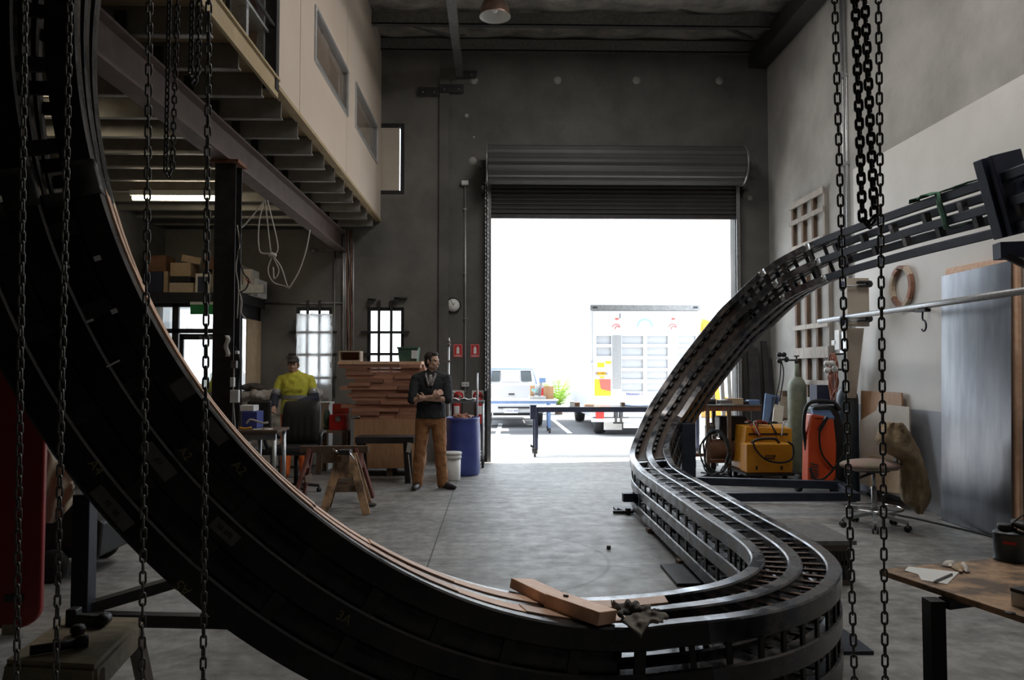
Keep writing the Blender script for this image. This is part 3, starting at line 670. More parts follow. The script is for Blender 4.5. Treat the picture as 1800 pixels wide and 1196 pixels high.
# chalk marks and paper labels on the near side
def side(px, py, hi=None):
    best = None
    for i in range(10, hi or iB):
        for dep in [x * .02 for x in range(0, 25)]:
            q = pt(i, GA + RW / 2, dep); x, y = proj(q); d = (x - px) ** 2 + (y - py) ** 2
            if best is None or d < best[0]: best = (d, i, dep)
    return best[1], best[2]
for body, px, py, sz, fl in (('A5', 318, 1030, .05, -1), ('A2', 421, 826, .045, 1), ('3A', 603, 1088, .05, 1), ('A2', 330, 800, .04, 1), ('A4', 165, 820, .045, 1)):
    i, dep = side(px, py); P, T, U, R = FR[i]; text(body, 'chalk_mark', sz, pt(i, GA + RW / 2 + .003, dep), T * fl, U * fl, 'chalk', sc)
def label(px, py, wd, ht, body=None, mt='tape_label', nm='paper_label'):
    i, dep = side(px, py); P, T, U, R = FR[i]; c = pt(i, GA + RW / 2 + .002, dep)
    mb = MB(); vs = [c + T * (a * wd / 2) + U * (b * ht / 2) for a, b in ((-1, -1), (1, -1), (1, 1), (-1, 1))]; mb.prism(vs, R * .0015); o = mb.build(nm, mt, sc)
    if body: WL[o] = WL[sc]; t = text(body, 'handwriting', ht * .5, c + R * .003, T, U, 'black_plastic', o)
for a in ((190, 893, .17, .045, '7E   5R'), (397, 937, .11, .045, '5R 57R'), (280, 810, .14, .05, 'A7'), (372, 760, .10, .045, None), (315, 680, .07, .06, None)): label(*a)
for a in ((167, 455, .017, .022), (203, 540, .016, .020), (117, 476, .010, .026), (153, 559, .008, .024), (198, 640, .006, .045)): label(*a, None, 'white_tag', 'white_tag')
# clamp plates on the overhead run
ii = near(1757, 376, 0, 0, iJ); 
for off in (0, .055):
    mb = MB(); P, T, U, R = FR[ii]; a = pt(ii, -GA - .17, -.035) + T * off * 0; b = pt(ii, GA + .05, -.035)
    if off == 0: mb.bar(a, b, .10, .05, U); mb.build('clamp_bar', 'navy', sc, bevel=.006)
    else:
        mb.bar(a + T * .09 - U * .12, b + T * .09 - U * .12, .05, .24, U); mb.build('clamp_bar', 'navy', sc, bevel=.006)
# green lifting strap over the overhead run
g = []
i0 = near(1655, 350, -GA, 0, iJ)
P, T, U, R = FR[i0]
prof = [(-GA - .045, .46), (-GA - .052, .2), (-GA - .05, -.012), (-GA + .05, -.02), (-.05, -.012), (.02, -.02), (.06, -.014), (.075, .05), (.06, .2)]
for la, de in prof: g.append([pt(i0, la, de) + T * (x - .02 * (la + .2)) for x in (-.035, -.012, .012, .035)])
m = MB(); m.sheet(g, .006)
st = tag(m.build('lifting_strap', 'green_strap'), 'green webbing strap looped over the overhead steel rails near the right wall', 'strap'); 
g = []
for a in range(16):
    u_ = a / 15; j = i0 - 12 + int(24 * u_)
    g.append([pt(j, -GA - .044 - (.03 * abs(math.sin(a * 1.15)) if a < 6 else .006), x) + FR[j][2] * .012 * math.sin(a * 2.1) for x in (-.02, .015, .05, .085)])
m = MB(); m.sheet(g, .008); m.build('strap_tail', 'green_strap', st) if False else None
tl = m.build('strap_bundle', 'green_strap', st); tl.location = (0, 0, 0)

# ---- supports
q = at(1210, 835, 9.2); r = thing('support_post', 'dark square steel post holding up the rising steel rails', 'post', (q.x, 9.25, 0))
m = MB(); m.bb((q.x - .085, 9.17, 0), (q.x + .085, 9.34, .90)); m.build('shaft', 'steel_blue', r, bevel=.006)
m = MB(); m.bb((q.x - .14, 9.11, 0), (q.x + .14, 9.40, .012)); m.build('base_plate', 'steel_dark', r)
r = thing('outrigger_frame', 'low dark steel outrigger frame on the floor running right from the rails', 'support frame', (2.8, 8.5, 0))
m = MB(); m.bar((1.36, 8.15, .19), (3.9, 8.15, .19), .09, .09); m.build('cross_beam', 'steel_blue', r, bevel=.005)
m = MB(); m.bar((2.0, 9.30, .21), (4.02, 8.82, .21), .09, .09); m.build('diagonal_beam', 'steel_blue', r, bevel=.005)
m = MB(); m.bar((3.84, 8.1, .19), (4.02, 8.86, .20), .09, .085); m.build('end_beam', 'steel_blue', r, bevel=.005)
m = MB(); m.cyl((3.86, 8.2, 0), (3.86, 8.2, .15), .045); m.build('foot', 'galv', r)
q = at(150, 880, 3.24); r = thing('support_stand', 'dark steel stand propping up the left side of the black loop', 'stand', (q.x, 3.24, 0))
m = MB(); zt_ = at(150, 868, 3.24).z; m.bb((q.x - .035, 3.205, 0), (q.x + .035, 3.275, zt_)); m.build('post', 'steel_blue', r, bevel=.004)
m = MB(); p2 = at(392, 1094, 3.24); m.bar((q.x, 3.24, p2.z + .02), (p2.x + .1, 3.24, p2.z), .05, .05); m.build('lower_rail', 'steel_dark', r)
m = MB(); a, b = at(158, 1040, 3.5), at(330, 1017, 3.5); a.x = q.x; a.y = 3.24; m.bar(a, b, .05, .045); m.build('upper_rail', 'steel_dark', r)
for a, b, c, d, nm, lab in ((1.32, 8.45, .25, .18, 'floor_plate', 'small steel packing plate on the floor under the far end of the rails'), (1.3, 5.75, .30, .55, 'floor_plate', 'flat steel plate on the floor beside the middle of the straight rails')):
    m = MB(); m.box((a + c / 2, b, .012), (c, d, .024)); tag(m.build(nm, 'steel_dark'), lab, 'plate')
m = MB(); r = thing('base_plate', 'bolted dark steel base plate on the floor at the foot of the near curve', 'base plate', (1.95, 4.2, 0))
m.bb((1.70, 4.16, 0), (2.06, 4.55, .02)); m.build('plate', 'steel_blue', r)
m = MB(); m.cyl((1.93, 4.4, .02), (1.93, 4.4, .05), .018, n=6); m.cyl((1.93, 4.4, .05), (1.93, 4.4, .065), .01, n=10); m.build('bolt', 'steel_dark', r)
# packers under the ground run
for k, (x, y) in enumerate(((1.7, 4.9), (1.7, 6.1), (1.7, 7.3), (1.0, 3.45))):
    m = MB(); m.box((x, y, .02), (.5, .1, .038)); tag(m.build('packer', 'timber_old'), 'timber packer under the straight steel rails, %s from the curve' % ('first', 'second', 'third', 'fourth')[k] if k < 3 else 'timber packer under the near curve of the steel rails', 'packer', 'packers under the rails')
# ================================================================== OUTSIDE THE DOORWAY
m = MB(); m.bb((-14, YB + .2, -.2), (22, 18.2, -.002)); struct(m.build('ground_apron', 'apron', origin=(0, 0, 0)))
m = MB(); m.bb((-14, 18.2, -.2), (22, 60, -.004)); struct(m.build('ground_carpark', 'asphalt', origin=(0, 0, 0)))
m = MB(); m.bb((-14, 33, 0), (22, 33.3, 7)); struct(m.build('wall_outside', 'white_wall', origin=(0, 0, 0)))
for k, (a, b) in enumerate((((968, 735), (1002, 762)), ((880, 745), (872, 775)))):
    p, q = onZ(*a), onZ(*b); m = MB(); m.bar((p.x, p.y, 0.0), (q.x, q.y, 0.0), .12, .004); struct(m.build('trim_%d' % (k + 5), 'white_tag', origin=(0, 0, 0)))
# ---- truck
TY = 17.6; tp = lambda px, py, d=0: at(px, py, TY + d)
r = thing('truck', 'white box truck parked rear-on outside the doorway', 'truck', (3.4, TY, 0))
a, b = tp(1040, 735), tp(1228, 538); x0, x1, z0, z1 = a.x, b.x, a.z, b.z
m = MB(); m.bb((x0, TY + .03, z0), (x1, TY + 4.2, z1)); m.build('box_body', 'truck_white', r, bevel=.02)
m = MB(); m.bb((x0 - .02, TY - .03, tp(1040, 546).z), (x1 + .02, TY + .05, z1 + .02)); m.build('top_rail', 'galv_dark', r)
for xx in (x0, x1): m = MB(); m.bb((xx - .03, TY - .02, z0), (xx + .03, TY + .05, z1)); m.build('corner_post', 'truck_white', r)
for px in (1044, 1224): m = MB(); p = tp(px + (2 if px < 1100 else -2), 541); m.box((p.x, TY - .035, p.z), (.10, .02, .04)); m.build('marker_lamp', 'black_plastic', r)
cols = ((1048, 1074), (1093, 1130), (1137, 1173), (1192, 1222)); rows = ((591, 605), (611, 626), (632, 647), (653, 667), (674, 688))
mb = MB(); holes = []
for (c0, c1) in cols:
    for (r0, r1) in rows:
        if c0 < 1080 and r0 > 620: continue
        p, q = tp(c0, r1), tp(c1, r0); holes.append((p.x, q.x, p.z, q.z))
wall_grid(mb, 'x', x0 + .03, x1 - .03, z0 + .02, tp(1040, 547).z, TY - .03, TY + .01, holes); mb.build('rear_door', 'truck_white', r)
mb = MB(); mb.bb((x0 + .04, TY + .012, z0 + .03), (x1 - .04, TY + .02, z1 - .05)); mb.build('door_panels', 'truck_panel', r)
for (c0, c1) in ((1077, 1091), (1176, 1191)):
    mb = MB(); p, q = tp(c0, 684), tp(c1, 590)
    for i in range(9):
        xx = p.x + (q.x - p.x) * i / 8; mb.bb((xx - .006, TY - .036, p.z), (xx + .006, TY - .03, q.z))
    for i in range(46):
        zz = p.z + (q.z - p.z) * i / 45; mb.bb((p.x, TY - .034, zz - .006), (q.x, TY - .03, zz + .006))
    mb.build('perforated_strip', 'galv', r)
def sticker(px0, py0, px1, py1, mt, nm='sticker', d=-.036):
    p, q = tp(px0, py1), tp(px1, py0); mb = MB(); mb.bb((p.x, TY + d, p.z), (q.x, TY + d + .004, q.z)); o = mb.build(nm, mt, r); return o
sticker(1050, 638, 1062, 646, 'amber'); sticker(1064, 635, 1074, 640, 'amber'); sticker(1049, 654, 1064, 660, 'amber'); sticker(1054, 662, 1062, 665, 'amber')
sticker(1045, 667, 1073, 696, 'amber')
p = [tp(*q) for q in ((1053, 667), (1073, 667), (1073, 688), (1056, 684))]; mb = MB(); mb.prism([(v.x, TY - .041, v.z) for v in p], (0, .003, 0)); mb.build('sticker', 'red_ink', r)
q = tp(1057, 657); text('MOVING', 'sticker_text', .07, (q.x, TY - .04, q.z), (1, 0, 0), (0, 0, 1), 'steel_dark', r)
q = tp(1100, 693); text('Elledmart 1', 'door_text', .085, (q.x, TY - .036, q.z), (1, 0, 0), (0, 0, 1), 'blue_ink', r, align='LEFT')
# faded ink marks: ring of teal letters, two red fruit-like swirls
for i in range(10):
    a = PI * (1 - (i + .5) / 10); c = tp(1133, 571); c = V((c.x + .17 * math.cos(a), TY - .034, c.z - .05 + .17 * math.sin(a)))
    mb = MB(); mb.box(c, (.024, .004, .035), (0, PI / 2 - a, 0)); mb.build('teal_mark', 'teal_ink', r)
for cx_ in (1083, 1182):
    mb = MB(); c = tp(cx_, 577); c.y = TY - .034
    mb.tube(arc(c, .09, .2, 2.9, 10), .008, 6); mb.tube(arc(c + V((.02, 0, -.01)), .05, .4, 3.6, 8), .008, 6); mb.build('red_mark', 'red_ink', r)
    mb = MB(); c = tp(cx_ + 1, 561); c.y = TY - .034; mb.sph(c, (.05, .004, .025), 10); mb.build('red_mark', 'red_ink', r)
mb = MB(); p = tp(1089, 556); mb.bb((p.x, TY - .04, p.z - .05), (p.x + .012, TY - .03, p.z + .06)); mb.build('latch_slot', 'steel_dark', r)
mb = MB(); p = tp(1038, 640); mb.box((p.x, TY - .05, p.z), (.12, .06, .05)); mb.build('hinge', 'truck_white', r)
mb = MB(); p, q = tp(1043, 742), tp(1228, 735); mb.bb((x0, TY - .05, p.z), (x1, TY + .1, q.z)); mb.build('bumper', 'truck_white', r)
mb = MB(); p, q = tp(1096, 753), tp(1135, 722 + 10); mb.bb((p.x, TY + .0, p.z), (x1, TY + .06, q.z)); mb.build('lower_panel', 'truck_white', r)
mb = MB(); p, q = tp(1124, 731), tp(1150, 722); q = q; mb.bb((p.x, TY - .02, tp(1124, 731).z), (tp(1150, 723).x, TY - .01, tp(1150, 723).z)); mb.build('number_plate', 'white_tag', r)
c = tp(1137, 727); text('1CY 302', 'plate_text', .09, (c.x, TY - .022, c.z), (1, 0, 0), (0, 0, 1), 'blue_ink', r)
mb = MB(); p, q = tp(1062, 742), tp(1105, 722); mb.bb((p.x, TY - .02, p.z), (q.x, TY + .5, q.z)); mb.build('tow_bracket', 'black_plastic', r)
for px in (1082, 1091):
    mb = MB(); a, b = tp(px, 724), tp(px, 745); mb.tube([a, b], .06, 12); mb.build('air_coil', 'steel_dark', r)
mb = MB(); p, q = tp(1065, 758), tp(1097, 742); mb.bb((p.x, TY + .3, p.z), (q.x, TY + .34, q.z)); fl = mb.build('mudflap', 'white_plastic', r)
mb = MB(); p, q = tp(1047, 736), tp(1061, 722); mb.bb((p.x, TY - .06, p.z), (q.x, TY + .02, q.z)); mb.build('tail_lamp', 'red_tank', r)
for xx in (x0 + .3, x1 - .3):
    for yy in (TY + .9, TY + 5.2): mb = MB(); mb.lathe([(0, -.14), (.25, -.14), (.36, -.12), (.38, 0), (.36, .12), (.25, .14), (0, .14)], (xx, yy, .38), 24, r=(0, PI / 2, 0)); mb.build('wheel', 'black_rubber', r)
mb = MB(); mb.bb((x0 + .1, TY + 4.3, .5), (x1 - .1, TY + 6.1, 2.4)); mb.build('cab', 'truck_white', r, bevel=.1)
mb = MB(); mb.bb((x0 + .5, TY + .2, .45), (x1 - .5, TY + 6, .57)); mb.build('chassis', 'steel_dark', r)
# ---- ute
UY = 20.4; up_ = lambda px, py: at(px, py, UY); cxu = up_(903, 700).x
r = thing('ute', 'white utility vehicle parked rear-on at the left of the doorway view', 'ute', (cxu, UY, 0)); hw = .82
m = MB(); m.bb((cxu - hw, UY, .62), (cxu + hw, UY + 1.9, 1.12)); m.build('tray', 'ute_white', r, bevel=.03)
m = MB(); m.bb((cxu - hw + .02, UY - .03, up_(900, 708).z), (cxu + hw - .02, UY, up_(900, 676).z)); tg = m.build('tailgate', 'ute_white', r, bevel=.015)
m = MB(); c = up_(899, 693); m.box((c.x, UY - .04, c.z), (.16, .02, .035)); m.build('handle', 'steel_dark', tg)
zt = up_(900, 652).z; zg0, zg1 = up_(900, 672).z, up_(900, 657).z; cb = UY + 1.9
m = MB(); m.add([(cxu - .78, cb, 1.05), (cxu + .78, cb, 1.05), (cxu + .64, cb + .15, zt + .14), (cxu - .64, cb + .15, zt + .14), (cxu - .78, cb + 1.6, 1.05), (cxu + .78, cb + 1.6, 1.05), (cxu + .64, cb + 1.3, zt + .14), (cxu - .64, cb + 1.3, zt + .14)], [(0, 1, 2, 3), (5, 4, 7, 6), (1, 5, 6, 2), (4, 0, 3, 7), (3, 2, 6, 7), (1, 0, 4, 5)]); m.build('cab', 'ute_white', r, bevel=.06)
for (a, b) in ((-.62, -.36), (-.32, .22), (.27, .58)):
    m = MB(); m.add([(cxu + a, cb + .0, 1.2), (cxu + b, cb + .0, 1.2), (cxu + b * .92, cb + .10, 1.52), (cxu + a * .92, cb + .10, 1.52)], [(0, 1, 2, 3)]); m.prism([(cxu + a, cb - .012, 1.2), (cxu + b, cb - .012, 1.2), (cxu + b * .95, cb + .085, 1.52), (cxu + a * .95, cb + .085, 1.52)], (0, .02, 0)); m.build('rear_window', 'glass_dark' if abs(a) > .5 or a > 0 else 'truck_panel', r)
m = MB(); m.tube([(cxu - .66, cb - .05, 1.1), (cxu - .60, cb - .02, zt + .05), (cxu + .60, cb - .02, zt + .05), (cxu + .72, cb - .05, 1.1)], .025); m.build('sports_bar', 'blue_paint', r)
m = MB(); m.bb((cxu - hw, UY - .10, up_(900, 726).z), (cxu + hw, UY + .1, up_(900, 709).z)); m.build('bumper', 'ute_white', r, bevel=.03)
m = MB(); m.bb((cxu - .42, UY - .12, up_(900, 718).z), (cxu + .42, UY - .10, up_(900, 715).z)); m.build('bumper_slot', 'black_plastic', r)
c = up_(898, 722); m = MB(); m.box((c.x, UY - .125, c.z), (.38, .01, .125)); m.build('number_plate', 'white_tag', r)
text('1TRXA 688', 'plate_text', .075, (c.x, UY - .132, c.z), (1, 0, 0), (0, 0, 1), 'blue_ink', r)
for sx in (-1, 1):
    m = MB(); m.box((cxu + sx * .74, UY - .05, .92), (.14, .06, .28)); m.build('tail_lamp', 'red_tank', r)
    for yy in (UY + .75, UY + 3.6): m = MB(); m.lathe([(0, -.11), (.22, -.11), (.31, -.09), (.33, 0), (.31, .09), (.22, .11), (0, .11)], (cxu + sx * .70, yy, .33), 24, r=(0, PI / 2, 0)); m.build('wheel', 'black_rubber', r)
m = MB(); m.bb((cxu - .55, UY + .1, .32), (cxu + .55, UY + 3.9, .58)); m.sph((cxu, UY - .02, .42), .05, 10); m.build('chassis', 'black_plastic', r)
m = MB(); m.bb((cxu - hw + .04, UY + 3.3, .5), (cxu + hw - .04, UY + 4.7, 1.08)); m.build('bonnet', 'ute_white', r, bevel=.08)
# ---- palm beside the ute
pc = V((at(982, 740, 26.5).x, 26.5, 0)); r = thing('palm_plant', 'bright green palm growing beside the parked ute', 'palm', pc); rn = random.Random(5)
m = MB(); m.tube([pc, pc + V((0, 0, .35))], [.14, .10], 10); m.build('trunk', 'timber_old', r)
for i in range(24):
    a = 2 * PI * i / 24 + rn.uniform(-.2, .2); L_ = rn.uniform(.95, 1.45) * 1.1; el = rn.uniform(.5, 1.25); m = MB(); P = []
    for j in range(9):
        t = j / 8; h = L_ * math.sin(el) * (t * 1.7 - .95 * t * t) + .35; rr = L_ * math.cos(el) * t + .25 * t * t; P.append(pc + V((rr * math.cos(a), rr * math.sin(a), h)))
    m.tube(P, [.016 - .0015 * j for j in range(9)], 5)
    for j in range(1, 9):
        tdir = (P[j] - P[j - 1]).normalized(); sd = tdir.cross(V((0, 0, 1))).normalized()
        for s_ in (-1, 1):
            for o_ in (0, .5):
                b0 = P[j - 1].lerp(P[j], o_); e = b0 + sd * s_ * (.26 - .018 * j) + tdir * .12 - V((0, 0, .05)); m.prism([b0 - tdir * .018, b0 + tdir * .018, e], (0, 0, .004))
    m.build('frond', 'leaf', r)
# ---- yellow boom behind the truck
m = MB(); c = at(1234, 580, 25); m.bar((c.x - .3, 25, c.z - .9), (c.x + .15, 25, c.z + .3), .3, .3); m.bar((c.x + .1, 25, c.z + .25), (c.x + .5, 25, c.z - 3.2), .28, .35); m.bb((c.x, 24.4, 0), (c.x + 1.6, 26, c.z - 2.2)); tag(m.build('excavator', 'yellow'), 'yellow machine boom just visible past the right edge of the truck', 'excavator')
# ---- blue-legged table with the drop saw
BY = 18.6; bt = lambda px, py: at(px, py, BY); zt = bt(940, 703).z
r = thing('saw_table', 'pale-topped table with blue legs outside, carrying the drop saw', 'table', (bt(930, 700).x, BY, 0)); x1_ = bt(982, 700).x
m = MB(); m.bb((x1_ - 1.9, BY, zt - .03), (x1_, BY + .8, zt)); m.build('table_top', 'card_white', r)
m = MB(); m.bb((x1_ - 1.86, BY + .02, zt - .1), (x1_ - .04, BY + .06, zt - .03)); m.bb((x1_ - 1.86, BY + .74, zt - .1), (x1_ - .04, BY + .78, zt - .03)); m.build('apron', 'blue_paint', r)
for xx in (x1_ - .22, x1_ - 1.8):
    for yy in (BY + .05, BY + .72):
        m = MB(); m.bb((xx - .03, yy - .03, .12), (xx + .03, yy + .03, zt - .1)); lg = m.build('leg', 'blue_paint', r)
        m = MB(); m.cyl((xx - .02, yy, .05), (xx + .02, yy, .05), .05); m.bb((xx - .03, yy - .02, .05), (xx + .03, yy + .02, .12)); m.build('caster', 'steel_dark', lg)
q = V((bt(946, 700).x, BY + .3, zt)); r = thing('drop_saw', 'teal and grey drop saw standing on the blue-legged table outside', 'saw', q)
m = MB(); m.bb((q.x - .2, q.y - .15, zt), (q.x + .2, q.y + .2, zt + .08)); m.build('base', 'galv', r)
m = MB(); m.bar((q.x + .05, q.y + .1, zt + .06), (q.x + .1, q.y + .1, zt + .45), .07, .07); m.build('arm', 'galv', r)
m = MB(); m.sph((q.x - .05, q.y, zt + .22), (.10, .07, .05), 12); m.build('motor', 'teal_ink', r)
m = MB(); m.cyl((q.x - .02, q.y - .06, zt + .2), (q.x - .02, q.y - .03, zt + .2), .10, n=24); m.build('blade_guard', 'galv_dark', r)
m = MB(); m.box((q.x + .12, q.y, zt + .47), (.16, .12, .12)); m.build('handle', 'blue_paint', r)
for k, (a, b, h, lab) in enumerate(((933, 941, 24, 'brown'), (957, 975, 23, 'dark-stained brown'))):
    m = MB(); p = bt(a, 703); m.bb((p.x, BY + .35, zt), (bt(b, 703).x, BY + .40, zt + h * .0139)); tag(m.build('timber_board', 'plywood'), '%s timber panel standing on the saw table, %s of the saw' % (lab, 'left' if k == 0 else 'right'), 'panel')
m = MB(); p = bt(874, 702); m.bb((p.x, BY + .2, zt), (p.x + .35, BY + .34, zt + .03)); tag(m.build('timber_offcut', 'timber_board'), 'orange-brown timber offcut lying on the saw table', 'offcut')
# ---- long dark table in the doorway
LYY = 13.55; lt = lambda px, py: at(px, py, LYY); zt = lt(1000, 716).z; x0, x1 = lt(937, 720).x, lt(1238, 720).x
r = thing('steel_table', 'long dark steel trestle table on casters standing across the doorway', 'table', (x0, LYY, 0))
m = MB(); m.bb((x0 + .03, LYY, zt - .015), (x1, LYY + .75, zt)); m.build('table_top', 'sheet_steel', r)
m = MB(); m.bb((x0 + .03, LYY, zt - .09), (x1, LYY + .05, zt - .015)); m.bb((x0 + .03, LYY + .7, zt - .09), (x1, LYY + .75, zt - .015)); m.build('apron', 'navy', r)
m = MB(); m.bb((x0 - .05, LYY - .02, lt(940, 738).z), (x0 + .06, LYY + .1, lt(940, 712).z)); m.build('end_plate', 'navy', r, bevel=.008)
for xx in (x0 + .06, x1 - .12):
    for yy in (LYY + .03, LYY + .7):
        m = MB(); m.bb((xx - .03, yy - .03, .13), (xx + .03, yy + .03, zt - .015)); lg = m.build('leg', 'navy', r)
        m = MB(); m.cyl((xx - .045, yy, .055), (xx - .01, yy, .055), .055); m.bb((xx - .05, yy - .03, .06), (xx + .02, yy + .03, .14)); m.cyl((xx - .06, yy, .12), (xx - .06, yy + .05, .14), .02); m.build('caster', 'steel_dark', lg)
for (a, b, c, d, mt, nm, lab) in ((1004, 1013, 704, 713, 'white_plastic', 'white_box', 'small white box on the long dark table'), (1013, 1022, 706, 713, 'card_dark', 'brown_box', 'brown box beside the small white box on the long table'), (1031, 1048, 710, 714, 'timber_board', 'timber_block', 'orange timber block lying on the long dark table'), (1097, 1103, 707, 714, 'timber_old', 'timber_block', 'dark timber block standing on the long table before the truck')):
    m = MB(); p, q = lt(a, d), lt(b, c); m.bb((p.x, LYY + .25, zt), (q.x, LYY + .42, zt + (d - c) / 98.9)); tag(m.build(nm, mt, bevel=.003), lab, 'box' if 'box' in nm else 'block')
g = []
for i in range(9):
    x = lt(1104, 712).x + .75 * i / 8; g.append([(x + .02 * math.sin(j * 2 + i), LYY + .2 + .4 * j / 5, zt + .012 + .05 * abs(math.sin(i * 1.1) * math.sin(j * .63))) for j in range(6)])
m = MB(); m.sheet(g, .006); tag(m.build('blue_tarp', 'blue_paint'), 'crumpled blue tarp lying on the long table', 'tarp')
# ---- fence seen through the lobby glass
r = thing('slat_fence', 'grey vertical slat fence outside the glazed lobby', 'fence', (-6.2, 15.2, 0))
for k in range(14):
    m = MB(); x = -7.0 + .2 * k; m.bb((x, 15.2, 0), (x + .1, 15.25, 2.45 if k < 5 else 2.2)); m.build('slat', 'galv', r)
for k in range(3): m = MB(); m.bb((-7.4 + 1.0 * k, 15.3, 0), (-7.2 + 1.0 * k, 15.45, 2.8)); m.build('post', 'card_white', r)
m = MB(); m.bb((-7.4, 15.24, 2.3), (-4.5, 15.29, 2.42)); m.build('top_rail', 'galv', r)
# ================================================================== RIGHT SIDE
def lattice(lab, pl, pr, zt, zb, hz, nv):
    xf = 4.665; y0, y1 = onX(pl, 500, xf).y, onX(pr, 500, xf).y
    r = thing('timber_lattice', lab, 'timber frame', (xf, (y0 + y1) / 2, zb))
    for i in range(nv):
        y = y0 + (y1 - y0) * i / (nv - 1); m = MB(); m.bb((xf + .02, y - .035, zb), (XR - .005, y + .035, zt)); m.build('upright_slat', 'timber_old' if i < nv - 1 else 'timber_grey', r)
    for z, h in hz:
        m = MB(); m.bb((xf - .01, y1 - .05, z - h / 2), (xf + .02, y0 + .06, z + h / 2)); m.build('cross_slat', 'timber_grey', r)
zz = lambda px, py: onX(px, py, 4.62).z
lattice('upper grey timber lattice hung high on the right wall above the rails', 1392, 1447, zz(1447, 326), zz(1420, 432), ((zz(1420, 345), .09), (zz(1418, 378), .07), (zz(1430, 425), .12)), 4)
lattice('lower grey timber lattice hung on the right wall behind the gas cylinders', 1396, 1452, zz(1440, 470), zz(1430, 700), ((zz(1418, 574), .07), (zz(1427, 620), .16), (zz(1430, 673), .07)), 4)
for k, yy in enumerate((10.02, 10.13)):
    r = thing('wall_conduit', 'grey vertical conduit on the right wall, %s of the pair' % ('nearer' if k == 0 else 'farther'), 'conduit', (XR - .03, yy, 2), 'conduits on the right wall')
    m = MB(); m.tube([(XR - .025, yy, 2.0), (XR - .025, yy, 6.6)], .018, 10); m.build('pipe', 'galv', r)
    for z in (2.9, 4.3, 5.5): m = MB(); m.bb((XR - .05, yy - .035, z), (XR, yy + .035, z + .03)); m.build('saddle_clip', 'galv', r)
q = onX(1479, 600, 4.6); r = thing('switch_box', 'grey electrical switch box on the right wall below the clamps', 'switch box', (4.62, q.y, 2))
p, p2 = onX(1476, 622, 4.62), onX(1490, 582, 4.62); m = MB(); m.bb((4.62, p2.y, p.z), (XR, p.y, p2.z)); m.build('box', 'galv', r, bevel=.01)
m = MB(); p, p2 = onX(1467, 616, 4.6), onX(1475, 580, 4.6); m.bb((4.6, p2.y, p.z), (4.7, p.y, p2.z)); m.build('switch', 'white_plastic', r, bevel=.008)
m = MB(); p, p2 = onX(1461, 608, 4.6), onX(1469, 598, 4.6); m.bb((4.6, p2.y, p.z), (4.7, p.y, p2.z)); m.build('outlet', 'white_plastic', r, bevel=.008)
# pipe rail
p, p2 = onX(1440, 563, 4.32), onX(1800, 515, 4.32)
r = thing('pipe_rail', 'long galvanised pipe rail held off the right wall', 'rail', (4.32, 8, p.z)); zr = (p.z + p2.z) / 2
m = MB(); m.tube([(4.32, p.y, zr), (4.32, 4.2, zr)], .032, 14); m.build('pipe', 'galv', r)
for yy in (p.y - .15, 8.2, 5.2): m = MB(); m.bar((4.32, yy, zr), (XR, yy, zr), .03, .03); m.build('standoff', 'galv_dark', r)
q = onX(1622, 545, 4.32); r = thing('rail_hook', 'dark blue steel hook hanging from the pipe rail', 'hook', q)
m = MB(); m.bb((q.x - .03, q.y - .09, zr - .06), (q.x + .03, q.y + .09, zr - .032)); m.build('clip', 'steel_dark', r)
m = MB(); m.tube([(q.x, q.y, zr - .05), (q.x, q.y + .01, zr - .12)] + [(q.x, q.y - .01 + .045 * math.cos(a), zr - .20 + .055 * math.sin(a)) for a in [1.4 + i * .42 for i in range(11)]], .009, 8); m.build('hook', 'navy', r)
# clamp board
BYc = 9.3; cb = lambda px, py: at(px, py, BYc); a, b = cb(1490, 574), cb(1527, 489)
r = thing('clamp_board', 'pale plywood board hung at the end of the pipe rail holding two pipe clamps', 'board', (a.x, BYc, a.z))
m = MB(); m.bb((a.x, BYc, a.z), (b.x, BYc + .06, b.z)); m.build('board', 'ply_pale', r)
for k, py in enumerate((500, 561)):
    c = cb(1480, py + 4); e = cb(1518, py); r2 = thing('pipe_clamp', 'pipe clamp with blue handle through the %s of the pale clamp board' % ('top' if k == 0 else 'bottom'), 'clamp', c, 'pipe clamps on the clamp board')
    m = MB(); m.tube([(c.x, BYc - .05, c.z), (c.x + .1, BYc - .045, c.z), (e.x, BYc - .045, e.z)], .016, 10); m.build('screw', 'galv', r2)
    m = MB(); m.sph((c.x - .02, BYc - .05, c.z), (.035, .06, .065), 14); m.build('handle', 'navy', r2)
    m = MB(); m.bb((e.x - .09, BYc - .07, e.z - .035), (e.x + .07, BYc - .002, e.z - .015)); m.bb((e.x - .09, BYc - .07, e.z + .015), (e.x + .07, BYc - .002, e.z + .035)); m.sph((e.x + .05, BYc - .04, e.z), (.05, .03, .045), 10); m.build('jaw', 'black_plastic', r2)
m = MB(); P = [at(1488, 577, 9.45), at(1519, 577, 9.45), at(1508, 675, 9.6), at(1505, 700, 9.6), at(1490, 700, 9.6)]; m.prism(P, (0, .03, 0)); tag(m.build('plywood_paddle', 'ply_pale'), 'tapered pale plywood piece hanging below the clamp board', 'plywood')
